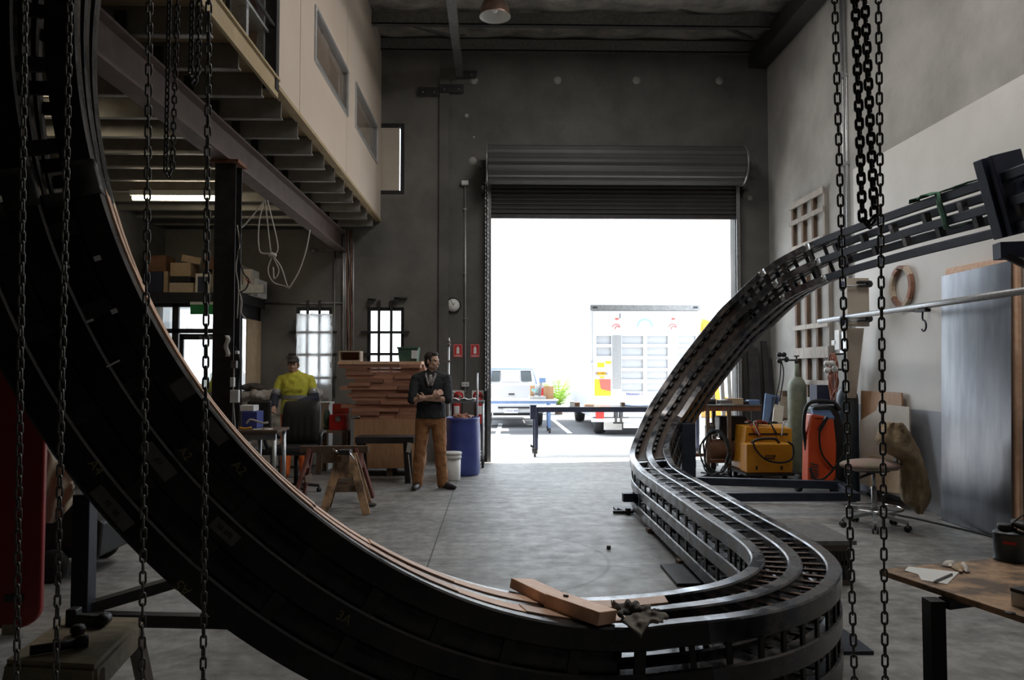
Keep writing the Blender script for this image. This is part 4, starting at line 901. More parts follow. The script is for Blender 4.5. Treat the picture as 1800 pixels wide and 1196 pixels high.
# laminated ring
q = onX(1585, 504, XR - .03); r = thing('laminated_ring', 'oval laminated timber ring hanging on the cream wall', 'timber ring', q)
m = MB(); ry, rz = .235, .245
for k in range(10):
    pts = []
    for off, rr in ((0, 1.0), (1, 1.0)):
        a = 2 * PI * (k + off) / 10 + .1; pts += [(ry * math.cos(a), rz * math.sin(a), ry * .78 * math.cos(a), rz * .82 * math.sin(a))]
    n = 5; vs = []
    for j in range(n + 1):
        a = 2 * PI * (k + j / n) / 10 + .1
        for sy, sz in ((ry, rz), (ry * .76, rz * .80)):
            vs.append((XR - .055, q.y + sy * math.cos(a), q.z + sz * math.sin(a))); vs.append((XR - .01, q.y + sy * math.cos(a), q.z + sz * math.sin(a)))
    fs = []
    for j in range(n):
        o = j * 4; fs += [(o, o + 2, o + 6, o + 4), (o + 1, o + 5, o + 7, o + 3), (o, o + 4, o + 5, o + 1), (o + 2, o + 3, o + 7, o + 6)]
    fs += [(0, 1, 3, 2), (n * 4, n * 4 + 2, n * 4 + 3, n * 4 + 1)]
    m2 = MB(); m2.add(vs, fs); m2.build('segment', 'timber_red' if k % 3 else 'timber_pale', r)
m = MB(); m.cyl((XR - .09, q.y, q.z + .2), (XR, q.y, q.z + .19), .008); m.build('peg', 'steel_dark', r)
# leaning steel sheet and the timber sheet behind it
A, B_ = onX(1655, 486, 4.66), onX(1777, 458, 4.66)
m = MB(); m.prism([(4.60, A.y, 0.005), (4.60, B_.y, 0.005), (4.66, B_.y, B_.z), (4.66, A.y, A.z)], (.012, 0, 0)); tag(m.build('steel_sheet', 'sheet_steel'), 'tall sheet of blue-grey steel leaning on the right wall', 'steel sheet')
A, B_ = onX(1663, 473, 4.69), onX(1785, 449, 4.69)
m = MB(); m.prism([(4.64, A.y, 0.005), (4.64, B_.y - .03, 0.005), (4.685, B_.y - .03, B_.z), (4.685, A.y, A.z)], (.035, 0, 0)); tag(m.build('timber_sheet', 'timber_board'), 'timber sheet standing behind the tall steel sheet, its brown top edge showing', 'timber sheet')
# boards leaning under the ring
def lean(nm, lab, mt, P, x0, x1, th, cat='board'):
    m = MB(); V_ = []
    zmx = max(onX(p[0], p[1], x1).z for p in P)
    for p in P:
        q = onX(p[0], p[1], x1); z = max(.004, q.z); x = x0 + (x1 - x0) * min(1, z / zmx); q2 = onX(p[0], p[1], x); V_.append((x, q2.y, max(.004, q2.z)))
    m.prism(V_, (th, 0, 0)); return tag(m.build(nm, mt), lab, cat)
lean('brown_board', 'brown board leaning on the right wall behind the pale sheets', 'plywood', ((1513, 687), (1584, 691), (1590, 875), (1513, 850)), 4.60, 4.68, .02)
lean('pale_sheet', 'pale sheet with a cut corner leaning on the right wall behind the stool', 'ply_pale', ((1511, 740), (1540, 722), (1544, 710), (1598, 716), (1600, 880), (1511, 850)), 4.52, 4.62, .015, 'sheet')
lean('pale_offcut', 'low pale board standing on the floor behind the stool', 'card', ((1524, 800), (1582, 808), (1580, 868), (1528, 860)), 4.45, 4.55, .02)
# cylinders
def bottle(lab, px, Y, r_, h, mt, gz):
    c = at(px, 700, Y); c.z = 0; r = thing('gas_cylinder', lab, 'gas cylinder', c)
    pr = [(r_ * .9, 0), (r_, .02)] + [(r_, h * .78)] + [(r_ * math.cos(a), h * .78 + r_ * 1.25 * math.sin(a)) for a in (.3, .6, .9, 1.15, 1.35)] + [(.035, h * .78 + r_ * 1.28), (.035, h)]
    m = MB(); m.lathe(pr, c, 32); m.build('body', mt, r)
    m = MB(); m.lathe([(.028, h), (.03, h + .06), (.012, h + .07), (.012, h + .1), (.04, h + .1), (.04, h + .12), (0, h + .12)], c, 16); m.cyl(c + V((0, 0, h + .05)), c + V((-.14, -.02, h + .05)), .014); m.build('valve', 'steel_dark', r)
    rg = MB(); b = c + V((-.16, -.02, h + .06)); rg.sph(b, (.04, .04, .045), 12); rg.cyl(b, b + V((-.08, -.03, 0)), .015); o = rg.build('regulator', gz, r)
    for d in ((-.05, -.02, .07), (-.12, -.03, .07), (-.12, -.03, -.02)):
        g_ = MB(); e = b + V(d); g_.cyl(e + V((0, -.03, 0)), e + V((0, .01, 0)), .036, n=18); g_.build('gauge', gz if d[2] < 0 else gz, r)
    return r, c, b
r, c1, b1 = bottle('tall grey-green gas cylinder beside the yellow welders', 1401, 11.25, .135, 1.64, 'cylinder_green', 'black_plastic')
for k, e in enumerate(((-.35, -.2, -.95), (-.13, -.05, -.62))):
    m = MB(); m.tube(spline([b1 + V((-.08, 0, 0)), b1 + V((e[0] * .4, e[1] * .4, e[2] * .35)), b1 + V(e)], 8), .009, 6); m.build('hose', 'black_rubber', r)
r, c2, b2 = bottle('dark blue-grey gas cylinder behind the orange machine', 1489, 9.75, .135, 1.50, 'cylinder_grey', 'white_plastic')
# ---- red extension leads hung on the lower lattice
q = onX(1464, 622, 4.5); r = thing('hanging_leads', 'bundle of rust-red leads hung on a peg beside the lower lattice', 'cable bundle', q); rn = random.Random(2)
for k in range(7):
    P = []
    w_ = rn.uniform(.05, .13); h = rn.uniform(.5, .66)
    for j in range(17): a = 2 * PI * j / 17; P.append(q + V((rn.uniform(-.02, .02), w_ * math.cos(a) + rn.uniform(-.01, .01), -h / 2 + h / 2 * math.sin(a))))
    m = MB(); m.tube(spline(P + [P[0]], 3), .009, 6); m.build('lead', 'cable_rust', r)
m = MB(); m.cyl(q + V((0, 0, -.01)), (XR, q.y, q.z), .012); m.build('peg', 'steel_dark', r)
# ---- work table with casters
TYY = 11.0; tt = lambda px, py: at(px, py, TYY); zt = tt(1290, 712).z; x0, x1 = tt(1188, 700).x, tt(1340, 700).x
r = thing('welding_table', 'rusty-edged steel work table on casters right of the rising rails', 'table', (x0, TYY, 0))
m = MB(); m.bb((x0, TYY, zt - .02), (x1, TYY + .85, zt)); m.build('table_top', 'galv_dark', r)
m = MB(); m.bb((x0 + .02, TYY + .01, zt - .09), (x1 - .02, TYY + .05, zt - .02)); m.bb((x0 + .02, TYY + .8, zt - .09), (x1 - .02, TYY + .84, zt - .02)); m.build('apron', 'rust_edge', r)
xl = tt(1245, 760).x
for xx, yy in ((xl, TYY + .03), (x1 - .48, TYY + .03), (xl, TYY + .82), (x1 - .48, TYY + .82)):
    m = MB(); m.bb((xx - .025, yy - .025, .12), (xx + .025, yy + .025, zt - .02)); lg = m.build('leg', 'timber_old', r)
    m = MB(); m.cyl((xx - .02, yy, .055), (xx + .02, yy, .055), .055); m.bb((xx - .03, yy - .02, .06), (xx + .03, yy + .02, .13)); m.build('caster', 'steel_dark', lg)
for yy in (.01, .8): m = MB(); m.bb((xl, TYY + yy, .2), (x1 - .48, TYY + yy + .04, .25)); m.build('lower_rail', 'rust_edge', r)
for nm, lab, a, b, c, d, dp, mt in (('black_drum', 'flat black round tin on the work table', 1242, 1268, 704, 713, .18, 'black_plastic'), ('grey_block', 'grey packing block in the middle of the work table', 1268, 1290, 706, 714, .2, 'galv_dark'), ('timber_block', 'pinkish timber block on the work table beside the grey block', 1281, 1309, 703, 714, .12, 'card'), ('black_box', 'small black box on the work table beside the timber block', 1310, 1319, 708, 714, .1, 'black_plastic'), ('blue_box', 'pale blue box at the right end of the work table', 1319, 1338, 707, 715, .14, 'blue_paint')):
    p, q = tt(a, d), tt(b, c); m = MB(); hh = max(.04, (d - c) / 121.8)
    if nm == 'black_drum': m.lathe([(.0, 0), (.1, 0), (.1, hh), (0, hh)], ((p.x + q.x) / 2, TYY + .25, zt), 24)
    else: m.bb((p.x, TYY + .06, zt), (q.x, TYY + .06 + dp, zt + hh))
    tag(m.build(nm, mt, bevel=.003 if nm != 'black_drum' else 0), lab, 'box' if 'box' in nm else 'tin' if 'drum' in nm else 'block')
p = tt(1278, 716); m = MB(); m.box((p.x, TYY + .06, zt + .004), (.22, .10, .006), (0, 0, .2)); tag(m.build('paper_scrap', 'paper'), 'white scrap of paper on the work table edge', 'paper')
for k, (a, b, c, d, lab) in enumerate(((1255, 1275, 612, 742, 'left'), (1272, 1288, 630, 742, 'right'))):
    yy = 12.45 + .12 * k; p, q = at(a, d, yy), at(b, c, yy); r2 = thing('white_frame', 'white timber frame leaning by the right door jamb, the %s one' % lab, 'frame', (p.x, yy, 0), 'white frames by the door')  # leaning white frames of stiles and cross rails, not lattices
    for u in (p.x, q.x - .04): m = MB(); m.bar((u, yy - .1, 0), (u + .03, yy + .25, q.z), .06, .05, (0, 1, 0)); m.build('stile', 'white_plastic', r2)
    for v in (.15, .5, .85): m = MB(); zc = q.z * v; m.bar((p.x, yy - .1 + .35 * v, zc), (q.x, yy - .1 + .35 * v, zc), .05, .06); m.build('rail', 'white_plastic', r2)
for k, (px, py, lx) in enumerate(((1312, 596, .14), (1322, 612, .05), (1338, 600, .02), (1346, 630, .0))):
    b = at(px + 14, 700, 12.7); t_ = at(px, py, 12.93); m = MB(); m.bar((b.x, 12.62, 0), (t_.x + .05, 12.95, t_.z), .09, .05, (0, 1, 0)); tag(m.build('leaning_bar', 'steel_dark'), 'dark bar leaning in the back right corner, %s from the door' % ('first', 'second', 'third', 'fourth')[k], 'bar', 'bars leaning in the back right corner')
# boxes & panels against the right wall behind the welders
for nm, lab, mt, px, py0, py1, Y, wd, tl in (('blue_board', 'blue board leaning behind the yellow welders', 'blue_paint', 1352, 695, 770, 11.6, .22, .12), ('pale_board', 'pale green-grey board leaning between the blue board and the gas cylinder', 'card_white', 1364, 714, 775, 11.4, .15, .12), ('blue_board', 'dark navy strip leaning at the right of the pale blue board', 'navy', 1360, 700, 770, 11.55, .08, .1)):
    p, q = at(px, py1, Y), at(px, py0, Y); m = MB(); m.bar((p.x - .1, Y - .1, .02), (q.x + tl, Y + .2, q.z), wd, .03, (0, 1, 0)); tag(m.build(nm, mt), lab, 'board')
c = at(1378, 706, 12.1); m = MB(); m.bb((c.x - .12, 11.95, .75), (c.x + .14, 12.25, .79)); m.bb((c.x - .1, 12.0, 0), (c.x - .04, 12.06, .75)); m.bb((c.x + .06, 12.0, 0), (c.x + .12, 12.06, .75)); tag(m.build('small_bench', 'timber_old'), 'small timber bench hidden behind the gas cylinder', 'bench')
m = MB(); m.bb((c.x - .13, 11.96, .79), (c.x + .13, 12.24, c.z + .08)); tag(m.build('timber_crate', 'timber_pale'), 'pale timber crate on the small bench left of the gas cylinder', 'crate')
m = MB(); m.bb((c.x - .06, 12.0, c.z + .08), (c.x + .1, 12.15, c.z + .17)); tag(m.build('timber_block', 'timber_old'), 'brown block on top of the pale timber crate', 'block')
q = onX(1432, 690, 4.4); m = MB(); m.bb((q.x - .02, q.y - .12, q.z - .12), (q.x + .2, q.y + .12, q.z + .1)); m.bb((q.x, q.y - .1, q.z - .16), (XR, q.y + .1, q.z - .12)); tag(m.build('blue_box', 'navy'), 'dark blue box on a small shelf behind the orange machine', 'box')
# compressor
q = at(1275, 790, 11.3); q.z = 0; r = thing('air_compressor', 'dark red air compressor under the work table', 'compressor', q)
m = MB(); m.lathe([(0, -.3), (.1, -.29), (.155, -.24), (.165, -.1), (.165, .1), (.155, .24), (.1, .29), (0, .3)], q + V((0, 0, .36)), 24, r=(0, PI / 2, 0)); m.build('tank', 'card_dark', r)
m = MB(); m.bb(q + V((-.12, -.12, .53)), q + V((.3, .14, .86))); m.build('motor', 'black_plastic', r, bevel=.03)
m = MB(); m.cyl(q + V((-.26, -.02, .5)), q + V((-.26, -.02, .72)), .05); m.sph(q + V((-.24, -.1, .7)), (.07, .05, .07), 12); m.sph(q + V((-.18, -.12, .60)), (.04, .04, .04), 10); m.build('pump', 'galv_dark', r)
for sx in (-.22, .22): m = MB(); m.bb(q + V((sx - .03, -.12, 0)), q + V((sx + .03, .12, .22))); m.build('foot', 'steel_dark', r)
q2 = at(1262, 795, 10.85); r = thing('air_hose', 'coil of grey-blue air hose hanging at the front leg of the work table', 'hose', q2); rn = random.Random(9)
for k in range(5):
    P = [q2 + V((.19 * math.cos(a) + rn.uniform(-.02, .02) - .02 * k, -.02 * k, .30 * math.sin(a) + rn.uniform(-.02, .02))) for a in [2 * PI * j / 14 for j in range(14)]]
    m = MB(); m.tube(spline(P + [P[0]], 3), .011, 6); m.build('coil', 'black_rubber' if k % 2 else 'cylinder_grey', r)
# yellow welders on a cart
WYY = 10.35; wt = lambda px, py: at(px, py, WYY)
a, b = wt(1313, 832), wt(1392, 781); r = thing('welder', 'front yellow welding machine with a dark slanted logo plate', 'welder', (a.x, WYY, a.z))
m = MB(); m.bb((a.x, WYY, a.z), (b.x, WYY + .28, b.z)); m.build('case', 'yellow', r, bevel=.012)
m = MB(); m.tube(spline([(a.x + .10, WYY + .12, b.z), (a.x + .2, WYY + .1, b.z + .055), (b.x - .2, WYY + .1, b.z + .06), (b.x - .13, WYY + .12, b.z)], 5), .02, 8); m.build('handle', 'black_plastic', r)
c = wt(1352.5, 804); m = MB(); s_ = .0077; m.prism([(c.x - .075, WYY - .004, c.z - .028), (c.x + .065, WYY - .004, c.z - .028), (c.x + .088, WYY - .004, c.z + .028), (c.x - .052, WYY - .004, c.z + .028)], (0, .003, 0)); lg = m.build('logo_plate', 'black_plastic', r)
text('WIA', 'logo_text', .056, (c.x + .004, WYY - .006, c.z), (1, 0, 0), (.25, 0, 1), 'yellow', lg)
for px in (1330, 1374): m = MB(); c = wt(px, 823); m.box((c.x, WYY - .001, c.z), (.026, .006, .05)); m.build('slot', 'black_plastic', r)
m = MB(); m.tube(spline([wt(1322, 776) + V((0, -.02, 0)), wt(1328, 792) + V((0, -.05, 0)), wt(1345, 808) + V((0, -.05, 0)), wt(1372, 813) + V((0, -.05, 0)), wt(1391, 805) + V((0, -.04, 0)), wt(1394, 785) + V((0, 0, 0)), wt(1385, 777)], 6), .013, 8); m.build('torch_lead', 'black_rubber', r)
a2, b2_ = at(1305, 833, 10.75), at(1391, 750, 10.75); r = thing('welder', 'rear yellow welding machine draped with cables behind the front one', 'welder', (a2.x, 10.75, a2.z))
m = MB(); m.add([(a2.x, 10.72, a2.z), (b2_.x, 10.72, a2.z), (b2_.x, 10.72, b2_.z - .03), (a2.x + .05, 10.72, b2_.z), (a2.x, 11.2, a2.z), (b2_.x, 11.2, a2.z), (b2_.x, 11.2, b2_.z), (a2.x + .05, 11.2, b2_.z)], [(0, 1, 2, 3), (5, 4, 7, 6), (3, 2, 6, 7), (4, 0, 3, 7), (1, 5, 6, 2), (1, 0, 4, 5)]); m.build('case', 'yellow', r, bevel=.01)
p, q = at(1316, 765, 10.71), at(1385, 762, 10.71); m = MB(); m.bb((p.x, 10.71, p.z), (q.x, 10.722, q.z)); m.build('slot', 'black_plastic', r)
rn = random.Random(4)
for k in range(6):
    x = a2.x + .1 + rn.random() * .5; P = [(x + rn.uniform(-.15, .2) * j * .4, 10.70 + .06 * j - (.03 if j == 0 else 0), b2_.z + .02 + rn.uniform(0, .05) - (.16 if j == 0 else 0)) for j in range(5)]
    m = MB(); m.tube(spline(P, 5), .011, 6); m.build('cable', ('cable_white', 'cable_red', 'black_rubber')[k % 3], r)
r = thing('welder_cart', 'low dark cart carrying the yellow welders', 'cart', (a.x, 10.5, 0))
m = MB(); m.bb((a.x - .02, WYY - .02, a.z - .04), (b2_.x + .02, 11.22, a.z - .004)); m.build('deck', 'steel_dark', r)
for xx in (a.x + .08, b.x - .08):
    for yy in (WYY + .06, 11.1): m = MB(); zc = (a.z - .04) / 2; m.cyl((xx - .02, yy, zc), (xx + .02, yy, zc), zc - .001, n=18); m.build('wheel', 'black_rubber', r)
# floor cables
rn = random.Random(11)
for k in range(4):
    P = [onZ(1240 + 22 * j + rn.uniform(-12, 12), 838 + rn.uniform(-6, 6) - 2 * k, .015) for j in range(6)]; m = MB(); m.tube(spline(P, 6), .013, 6); tag(m.build('floor_cable', 'black_rubber'), 'black cables tangled on the floor left of the yellow welders', 'cable', 'tangled floor cables')
# orange machine
OY = 9.35; ot = lambda px, py: at(px, py, OY); a, b = ot(1420, 852), ot(1470, 728)
r = thing('pressure_washer', 'orange and black wheeled machine with a coiled black hose', 'machine', ((a.x + b.x) / 2, OY, 0)); w_ = b.x - a.x
m = MB(); pr = [(a.x, .1), (b.x - .02, .08), (b.x, .62), (b.x - .03, b.z - .05), (a.x + .07, b.z), (a.x + .02, .74)]
m.prism([(x, OY, z) for x, z in pr], (0, .20, 0)); m.build('front_cover', 'orange', r, bevel=.02)
m = MB(); c = ot(1470, 722); m.prism([(a.x + .1, OY + .18, .1), (b.x + .14, OY + .16, .1), (b.x + .16, OY + .16, .85), (b.x + .08, OY + .14, c.z + .06), (a.x + .14, OY + .14, c.z + .04)], (0, .30, 0)); m.build('rear_body', 'black_plastic', r, bevel=.03)
m = MB(); p, q = ot(1431, 734), ot(1467, 716); m.add([(p.x, OY - .0, p.z), (q.x, OY - .0, p.z), (q.x + .02, OY + .22, q.z), (p.x + .05, OY + .22, q.z), (p.x, OY, p.z - .03), (q.x, OY, p.z - .03), (q.x + .02, OY + .22, p.z - .03), (p.x + .05, OY + .22, p.z - .03)], [(0, 1, 2, 3), (7, 6, 5, 4), (4, 5, 1, 0), (5, 6, 2, 1), (6, 7, 3, 2), (7, 4, 0, 3)]); m.build('lid', 'blue_paint', r, bevel=.01)
m = MB(); m.tube(spline([(a.x + .03, OY + .1, .55), (a.x + .0, OY + .1, .85), (a.x + .08, OY + .12, c.z + .08), (b.x, OY + .12, c.z + .1), (b.x + .10, OY + .12, c.z)], 6), .024, 8); m.build('handle', 'black_plastic', r)
for k in range(8):
    z = .14 + k * .035; m = MB(); m.box((a.x + .085, OY - .003, z), (.10, .008, .014), (0, .25, 0)); m.build('vent', 'cylinder_grey', r)
for sx, yy in ((a.x + .0, OY + .3), (b.x - .02, OY + .05), (b.x + .12, OY + .35)): m = MB(); m.lathe([(0, -.03), (.09, -.03), (.11, -.02), (.11, .02), (.09, .03), (0, .03)], (sx, yy, .112), 24, r=(0, PI / 2, 0)); m.build('wheel', 'black_rubber', r)
m = MB(); m.tube(spline([ot(1446, 738) + V((0, -.05, 0)), ot(1437, 760) + V((0, -.06, 0)), ot(1441, 795) + V((0, -.05, 0)), ot(1458, 818) + V((0, -.03, 0)), ot(1476, 828) + V((0, .05, 0))], 6), .012, 8); m.build('hose', 'black_rubber', r)
m = MB(); m.tube(spline([ot(1484, 735) + V((0, 0, 0)), ot(1488, 770) + V((0, -.1, 0)), ot(1470, 805) + V((0, -.12, 0)), ot(1445, 838) + V((0, -.1, 0)), ot(1428, 840) + V((0, -.06, 0)), ot(1422, 822) + V((0, -.02, 0))], 6), .013, 8); m.build('hose', 'black_rubber', r)
m = MB(); m.bar(ot(1436, 757) + V((0, -.06, 0)), ot(1450, 733) + V((0, -.06, 0)), .035, .04); m.build('spray_gun', 'black_plastic', r)
# ---- stool with jacket
SY = 7.45; q = at(1537, 900, SY); q.z = 0; r = thing('draughting_stool', 'worn swivel stool with chrome foot ring, five-star base and sagging green-pink seat', 'stool', q); zs = at(1537, 818, SY).z
for k in range(5):
    a = 2 * PI * k / 5 + .5; e = q + V((.30 * math.cos(a), .30 * math.sin(a), .085)); m = MB(); m.bar(q + V((0, 0, .15)), e, .035, .035); lg = m.build('base_arm', 'galv', r)
    m = MB(); f_ = V((math.cos(a), math.sin(a), 0)); sd = V((-f_.y, f_.x, 0))
    for s_ in (-1, 1): m.cyl(e + sd * (.012 * s_) - V((0, 0, .053)), e + sd * (.028 * s_) - V((0, 0, .053)), .030, n=18)
    m.cyl(e - V((0, 0, .05)), e, .008); m.build('caster', 'black_plastic', lg)
m = MB(); m.cyl(q + V((0, 0, .1)), q + V((0, 0, .40)), .026); m.cyl(q + V((0, 0, .38)), q + V((0, 0, zs - .06)), .016); m.build('gas_lift', 'galv', r)
zr_ = at(1537, 893, SY).z; m = MB(); m.tube(arc(q + V((0, 0, zr_)), .255, 0, 2 * PI * 35 / 36, 35, (1, 0, 0), (0, 1, 0)), .011, 10, closed=True); m.build('foot_ring', 'chrome', r)
for k in range(4): a = PI / 4 + k * PI / 2; m = MB(); m.tube([q + V((0, 0, zr_ - .01)), q + V((.25 * math.cos(a), .25 * math.sin(a), zr_))], .008); m.build('ring_spoke', 'galv', r)
sx = q.x - .03; m = MB(); m.sph((sx, SY, zs), (.30, .24, .062), 24); sh = m.build('seat', ['canvas', 'jacket'], r, remesh=.02)
sh.data.materials.clear(); sh.data.materials.append(mat('seat_cloth', (.20, .20, .13), (.34, .22, .20), .9, scale=5, bump=.3))
m = MB(); m.lathe([(0, -.07), (.16, -.06), (.22, -.02), (.2, .0)], (sx, SY, zs), 20); m.build('seat_pan', 'black_plastic', r)
m = MB(); m.bar((sx - .03, SY - .1, zs - .06), (sx - .19, SY - .16, zs - .10), .02, .02); m.build('lever', 'black_plastic', r)
m = MB(); m.bar((q.x + .12, SY + .05, zs - .06), (q.x + .27, SY + .08, zs - .05), .05, .02); m.bar((q.x + .27, SY + .08, zs - .06), (q.x + .26, SY + .08, zs + .34), .05, .02, (1, 0, 0)); m.build('back_bar', 'black_plastic', r)
m = MB(); m.sph((q.x + .22, SY + .05, zs + .24), (.06, .17, .15), 16); m.build('backrest', 'black_plastic', r)
jr = ((430, 472, 545), (440, 448, 565), (460, 430, 582), (485, 418, 598), (520, 414, 617), (555, 425, 638), (585, 470, 650), (620, 540, 664), (660, 545, 675), (700, 545, 686), (740, 545, 695), (780, 546, 704), (815, 547, 709), (845, 552, 702), (870, 600, 685), (895, 625, 668), (912, 642, 656))
g = []
for i, (yy, xl_, xr_) in enumerate(jr):
    row = []
    for j in range(15):
        u_ = j / 14; px = 1400 + (xl_ + (xr_ - xl_) * u_) / 2.99; py = 600 + yy / 2.99
        dp = -.17 * math.sqrt(max(0, 1 - (2 * u_ - 1) ** 2)) * min(1, .35 + i * .16) * (1 if i < 8 else .75) + .022 * math.sin(u_ * 13 + i * .55) + .02 * math.sin(u_ * 6 - i * .8)
        row.append(at(px, py, SY + .02 + dp * 1.15))
    g.append(row)
m = MB(); m.sheet(g, .012); jk = tag(m.build('jacket', 'jacket', sub=2), 'brown canvas work jacket hung over the back of the swivel stool', 'jacket')
tx = bpy.data.textures.new('folds', 'CLOUDS'); tx.noise_scale = .07
P = [onZ(x, y, .01) for x, y in ((1525, 868), (1545, 885), (1570, 903), (1610, 912), (1680, 928), (1745, 944), (1790, 960))]; m = MB(); m.tube(spline(P, 6), .011, 6); tag(m.build('floor_cable', 'black_rubber'), 'black power cord running along the floor past the steel sheet', 'cord')
# ---- low steel ramp stand behind the curve
y0 = 5.45; a, b = at(1372, 952, y0), at(1506, 952, y0); zt = a.z; r = thing('steel_stand', 'low steel plate stand with slotted sides behind the near curve', 'stand', (a.x, y0, 0))
m = MB(); m.bb((a.x + .25, y0, zt - .03), (b.x, y0 + .62, zt)); m.build('top_plate', 'galv_dark', r)
for yy in (y0 + .03, y0 + .55):
    m = MB(); m.bb((a.x + .27, yy, .0), (b.x - .02, yy + .03, .04)); m.bb((a.x + .27, yy, zt - .08), (b.x - .02, yy + .03, zt - .03)); m.bb((a.x + .27, yy, zt * .45), (b.x - .02, yy + .03, zt * .45 + .03)); m.build('frame', 'rust_beam', r)
    for i in range(9): x = a.x + .28 + (b.x - a.x - .33) * i / 8; m = MB(); m.bb((x, yy, .04), (x + .022, yy + .03, zt - .08)); m.build('slat', 'steel_dark', r)
m = MB(); q = at(1437, 947, y0 + .3)
# ---- gloves and timber block lying on the loop
ib = near(975, 1066, 0, 0, 60, 260); P, T, U, R = FR[ib]
r = thing('clamp_block', 'pair of red timber blocks bolted together, lying across the lined rails', 'timber block', pt(ib, 0, 0))
a, b = pt(ib - 2, -GA - .10, -.028), pt(ib + 1, -.01, -.028); m = MB(); m.bar(a, b + (b - a) * .05, .13, .045, U); m.build('far_block', 'timber_board', r, bevel=.003)
a, b = pt(ib - 0, -.02, -.034), pt(ib + 5, GA + .02, -.034); m = MB(); m.bar(a, b, .135, .055, U); m.build('near_block', 'timber_board', r, bevel=.003)
c = pt(ib + 1, .03, -.062); m = MB(); m.cyl(c, c + U * .008, .012, n=6); m.build('bolt', 'steel_dark', r)
def gz(px, py, z=.0): q = onZ(px, py, TOPZ + .012 + z); return q
def glove(lab, palm, cuff, fingers, mt):
    m = MB()
    for px, py, r0, z in palm: m.sph(gz(px, py, z), (r0, r0, .02), 14)
    n = len(cuff); top = [gz(px, py, z) for px, py, z in cuff]; m.prism([p - V((0, 0, .010)) for p in top], (0, 0, .020))
    for f in fingers:
        P = spline([gz(*p) for p in f], 4); k = len(P); m.tube(P, [.0135 - .004 * i / (k - 1) for i in range(k)], 8); m.sph(P[-1], .0095, 8); m.sph(P[0], .0135, 8)
    g_ = m.build('work_glove', mt, remesh=.006, relax=2)
    d = g_.modifiers.new('creases', 'DISPLACE'); d.texture = tx; d.strength = .022; d.mid_level = .5
    return tag(g_, lab, 'glove', 'work gloves on the rails')
d = jk.modifiers.new('folds', 'DISPLACE'); d.texture = tx; d.strength = .03; d.mid_level = .5
glove('grey-brown leather work glove spread on the rails, cuff hanging over the near edge', [(1127, 1098, .028, .0), (1130, 1082, .034, .015), (1122, 1086, .032, .012), (1139, 1084, .026, .018)], [(1089, 1091, .01), (1112, 1082, .016), (1146, 1088, .02), (1140, 1100, .005), (1127, 1121, -.03)],
    [[(1138, 1082, .02), (1152, 1079, .04), (1168, 1082, .02)], [(1140, 1084, .02), (1155, 1084, .03), (1172, 1086, .012)], [(1140, 1088, .015), (1152, 1091, .02), (1164, 1093, .008)], [(1134, 1078, .02), (1138, 1070, .045), (1141, 1065, .05)], [(1126, 1079, .02), (1121, 1068, .04), (1119, 1062, .03)]], 'glove')
glove('dark work glove curled behind the paler glove on the rails', [(1094, 1070, .036, .018), (1104, 1076, .034, .018)], [(1072, 1054, .03), (1084, 1062, .035), (1098, 1078, .02), (1084, 1080, .0), (1074, 1066, .012)],
    [[(1100, 1070, .03), (1104, 1061, .05), (1103, 1058, .03)], [(1106, 1072, .03), (1115, 1064, .05), (1120, 1061, .03)], [(1110, 1076, .02), (1124, 1072, .04), (1140, 1070, .02)], [(1110, 1079, .02), (1128, 1076, .03), (1160, 1074, .012)], [(1096, 1074, .03), (1090, 1080, .04), (1096, 1086, .02)]], 'glove_dark')
# ---- bits on the floor
q = onZ(1070, 966); m = MB(); m.cyl(q, q + V((0, 0, .03)), .018, n=6); tag(m.build('steel_nut', 'steel_dark'), 'small dark nut lying on the open floor', 'nut')
q = onZ(1104, 904); m = MB(); m.bar(q + V((-.16, 0, .02)), q + V((.06, .02, .02)), .03, .03); m.bar(q + V((0, -.05, .02)), q + V((-.08, .14, .03)), .03, .025); m.cyl(q + V((.0, 0, .0)), q + V((0, 0, .06)), .03, n=8); tag(m.build('g_clamp', 'steel_dark'), 'dark clamp lying on the floor at the far end of the rails', 'clamp')
# ---- overhead wall bracket under the rails
p = at(1752, 442, 5.15); r = thing('wall_bracket', 'dark steel bracket with a diagonal brace carrying the overhead rails', 'bracket', p)
m = MB(); m.bar(p, (XR, 4.9, p.z + .02), .12, .11); m.build('arm', 'navy', r)
m = MB(); m.bar(at(1768, 450, 5.1), (XR, 4.75, at(1768, 450, 5.1).z - .75), .04, .04); m.build('brace', 'steel_dark', r)
# ---- foreground bench
def bz(px, py, z=.72): return onZ(px, py, z)
A_, B2 = bz(1545, 1001), bz(1800, 976); d = (B2 - A_).normalized(); n_ = V((d.y, -d.x, 0)); D_ = A_ + n_ * 1.9; E_ = B2 + d * .5
r = thing('plywood_bench', 'foreground workbench with a stained plywood top and black steel legs', 'workbench', (A_.x, A_.y, 0))
m = MB(); m.prism([(v.x, v.y, .695) for v in (A_, E_, E_ + n_ * 1.9, D_)], (0, 0, .025)); m.build('bench_top', 'plywood_dirty', r, bevel=.004)
lp = bz(1641, 1056, .69); 
m = MB(); m.bb((lp.x - .028, lp.y - .03, 0), (lp.x + .028, lp.y + .03, .694)); m.build('leg', 'black_plastic', r)
e = lp + d * 1.0; m = MB(); m.bb((e.x - .028, e.y - .03, 0), (e.x + .028, e.y + .03, .694)); m.build('leg', 'black_plastic', r)
for o in (lp, e): f = o + n_ * 1.2; m = MB(); m.bb((f.x - .028, f.y - .03, 0), (f.x + .028, f.y + .03, .694)); m.build('leg', 'black_plastic', r)
m = MB(); m.bar((lp.x + d.x * .05, lp.y + d.y * .05, .675), (lp.x + d.x * 1.0, lp.y + d.y * 1.0, .675), .05, .035); m.build('frame', 'black_plastic', r)
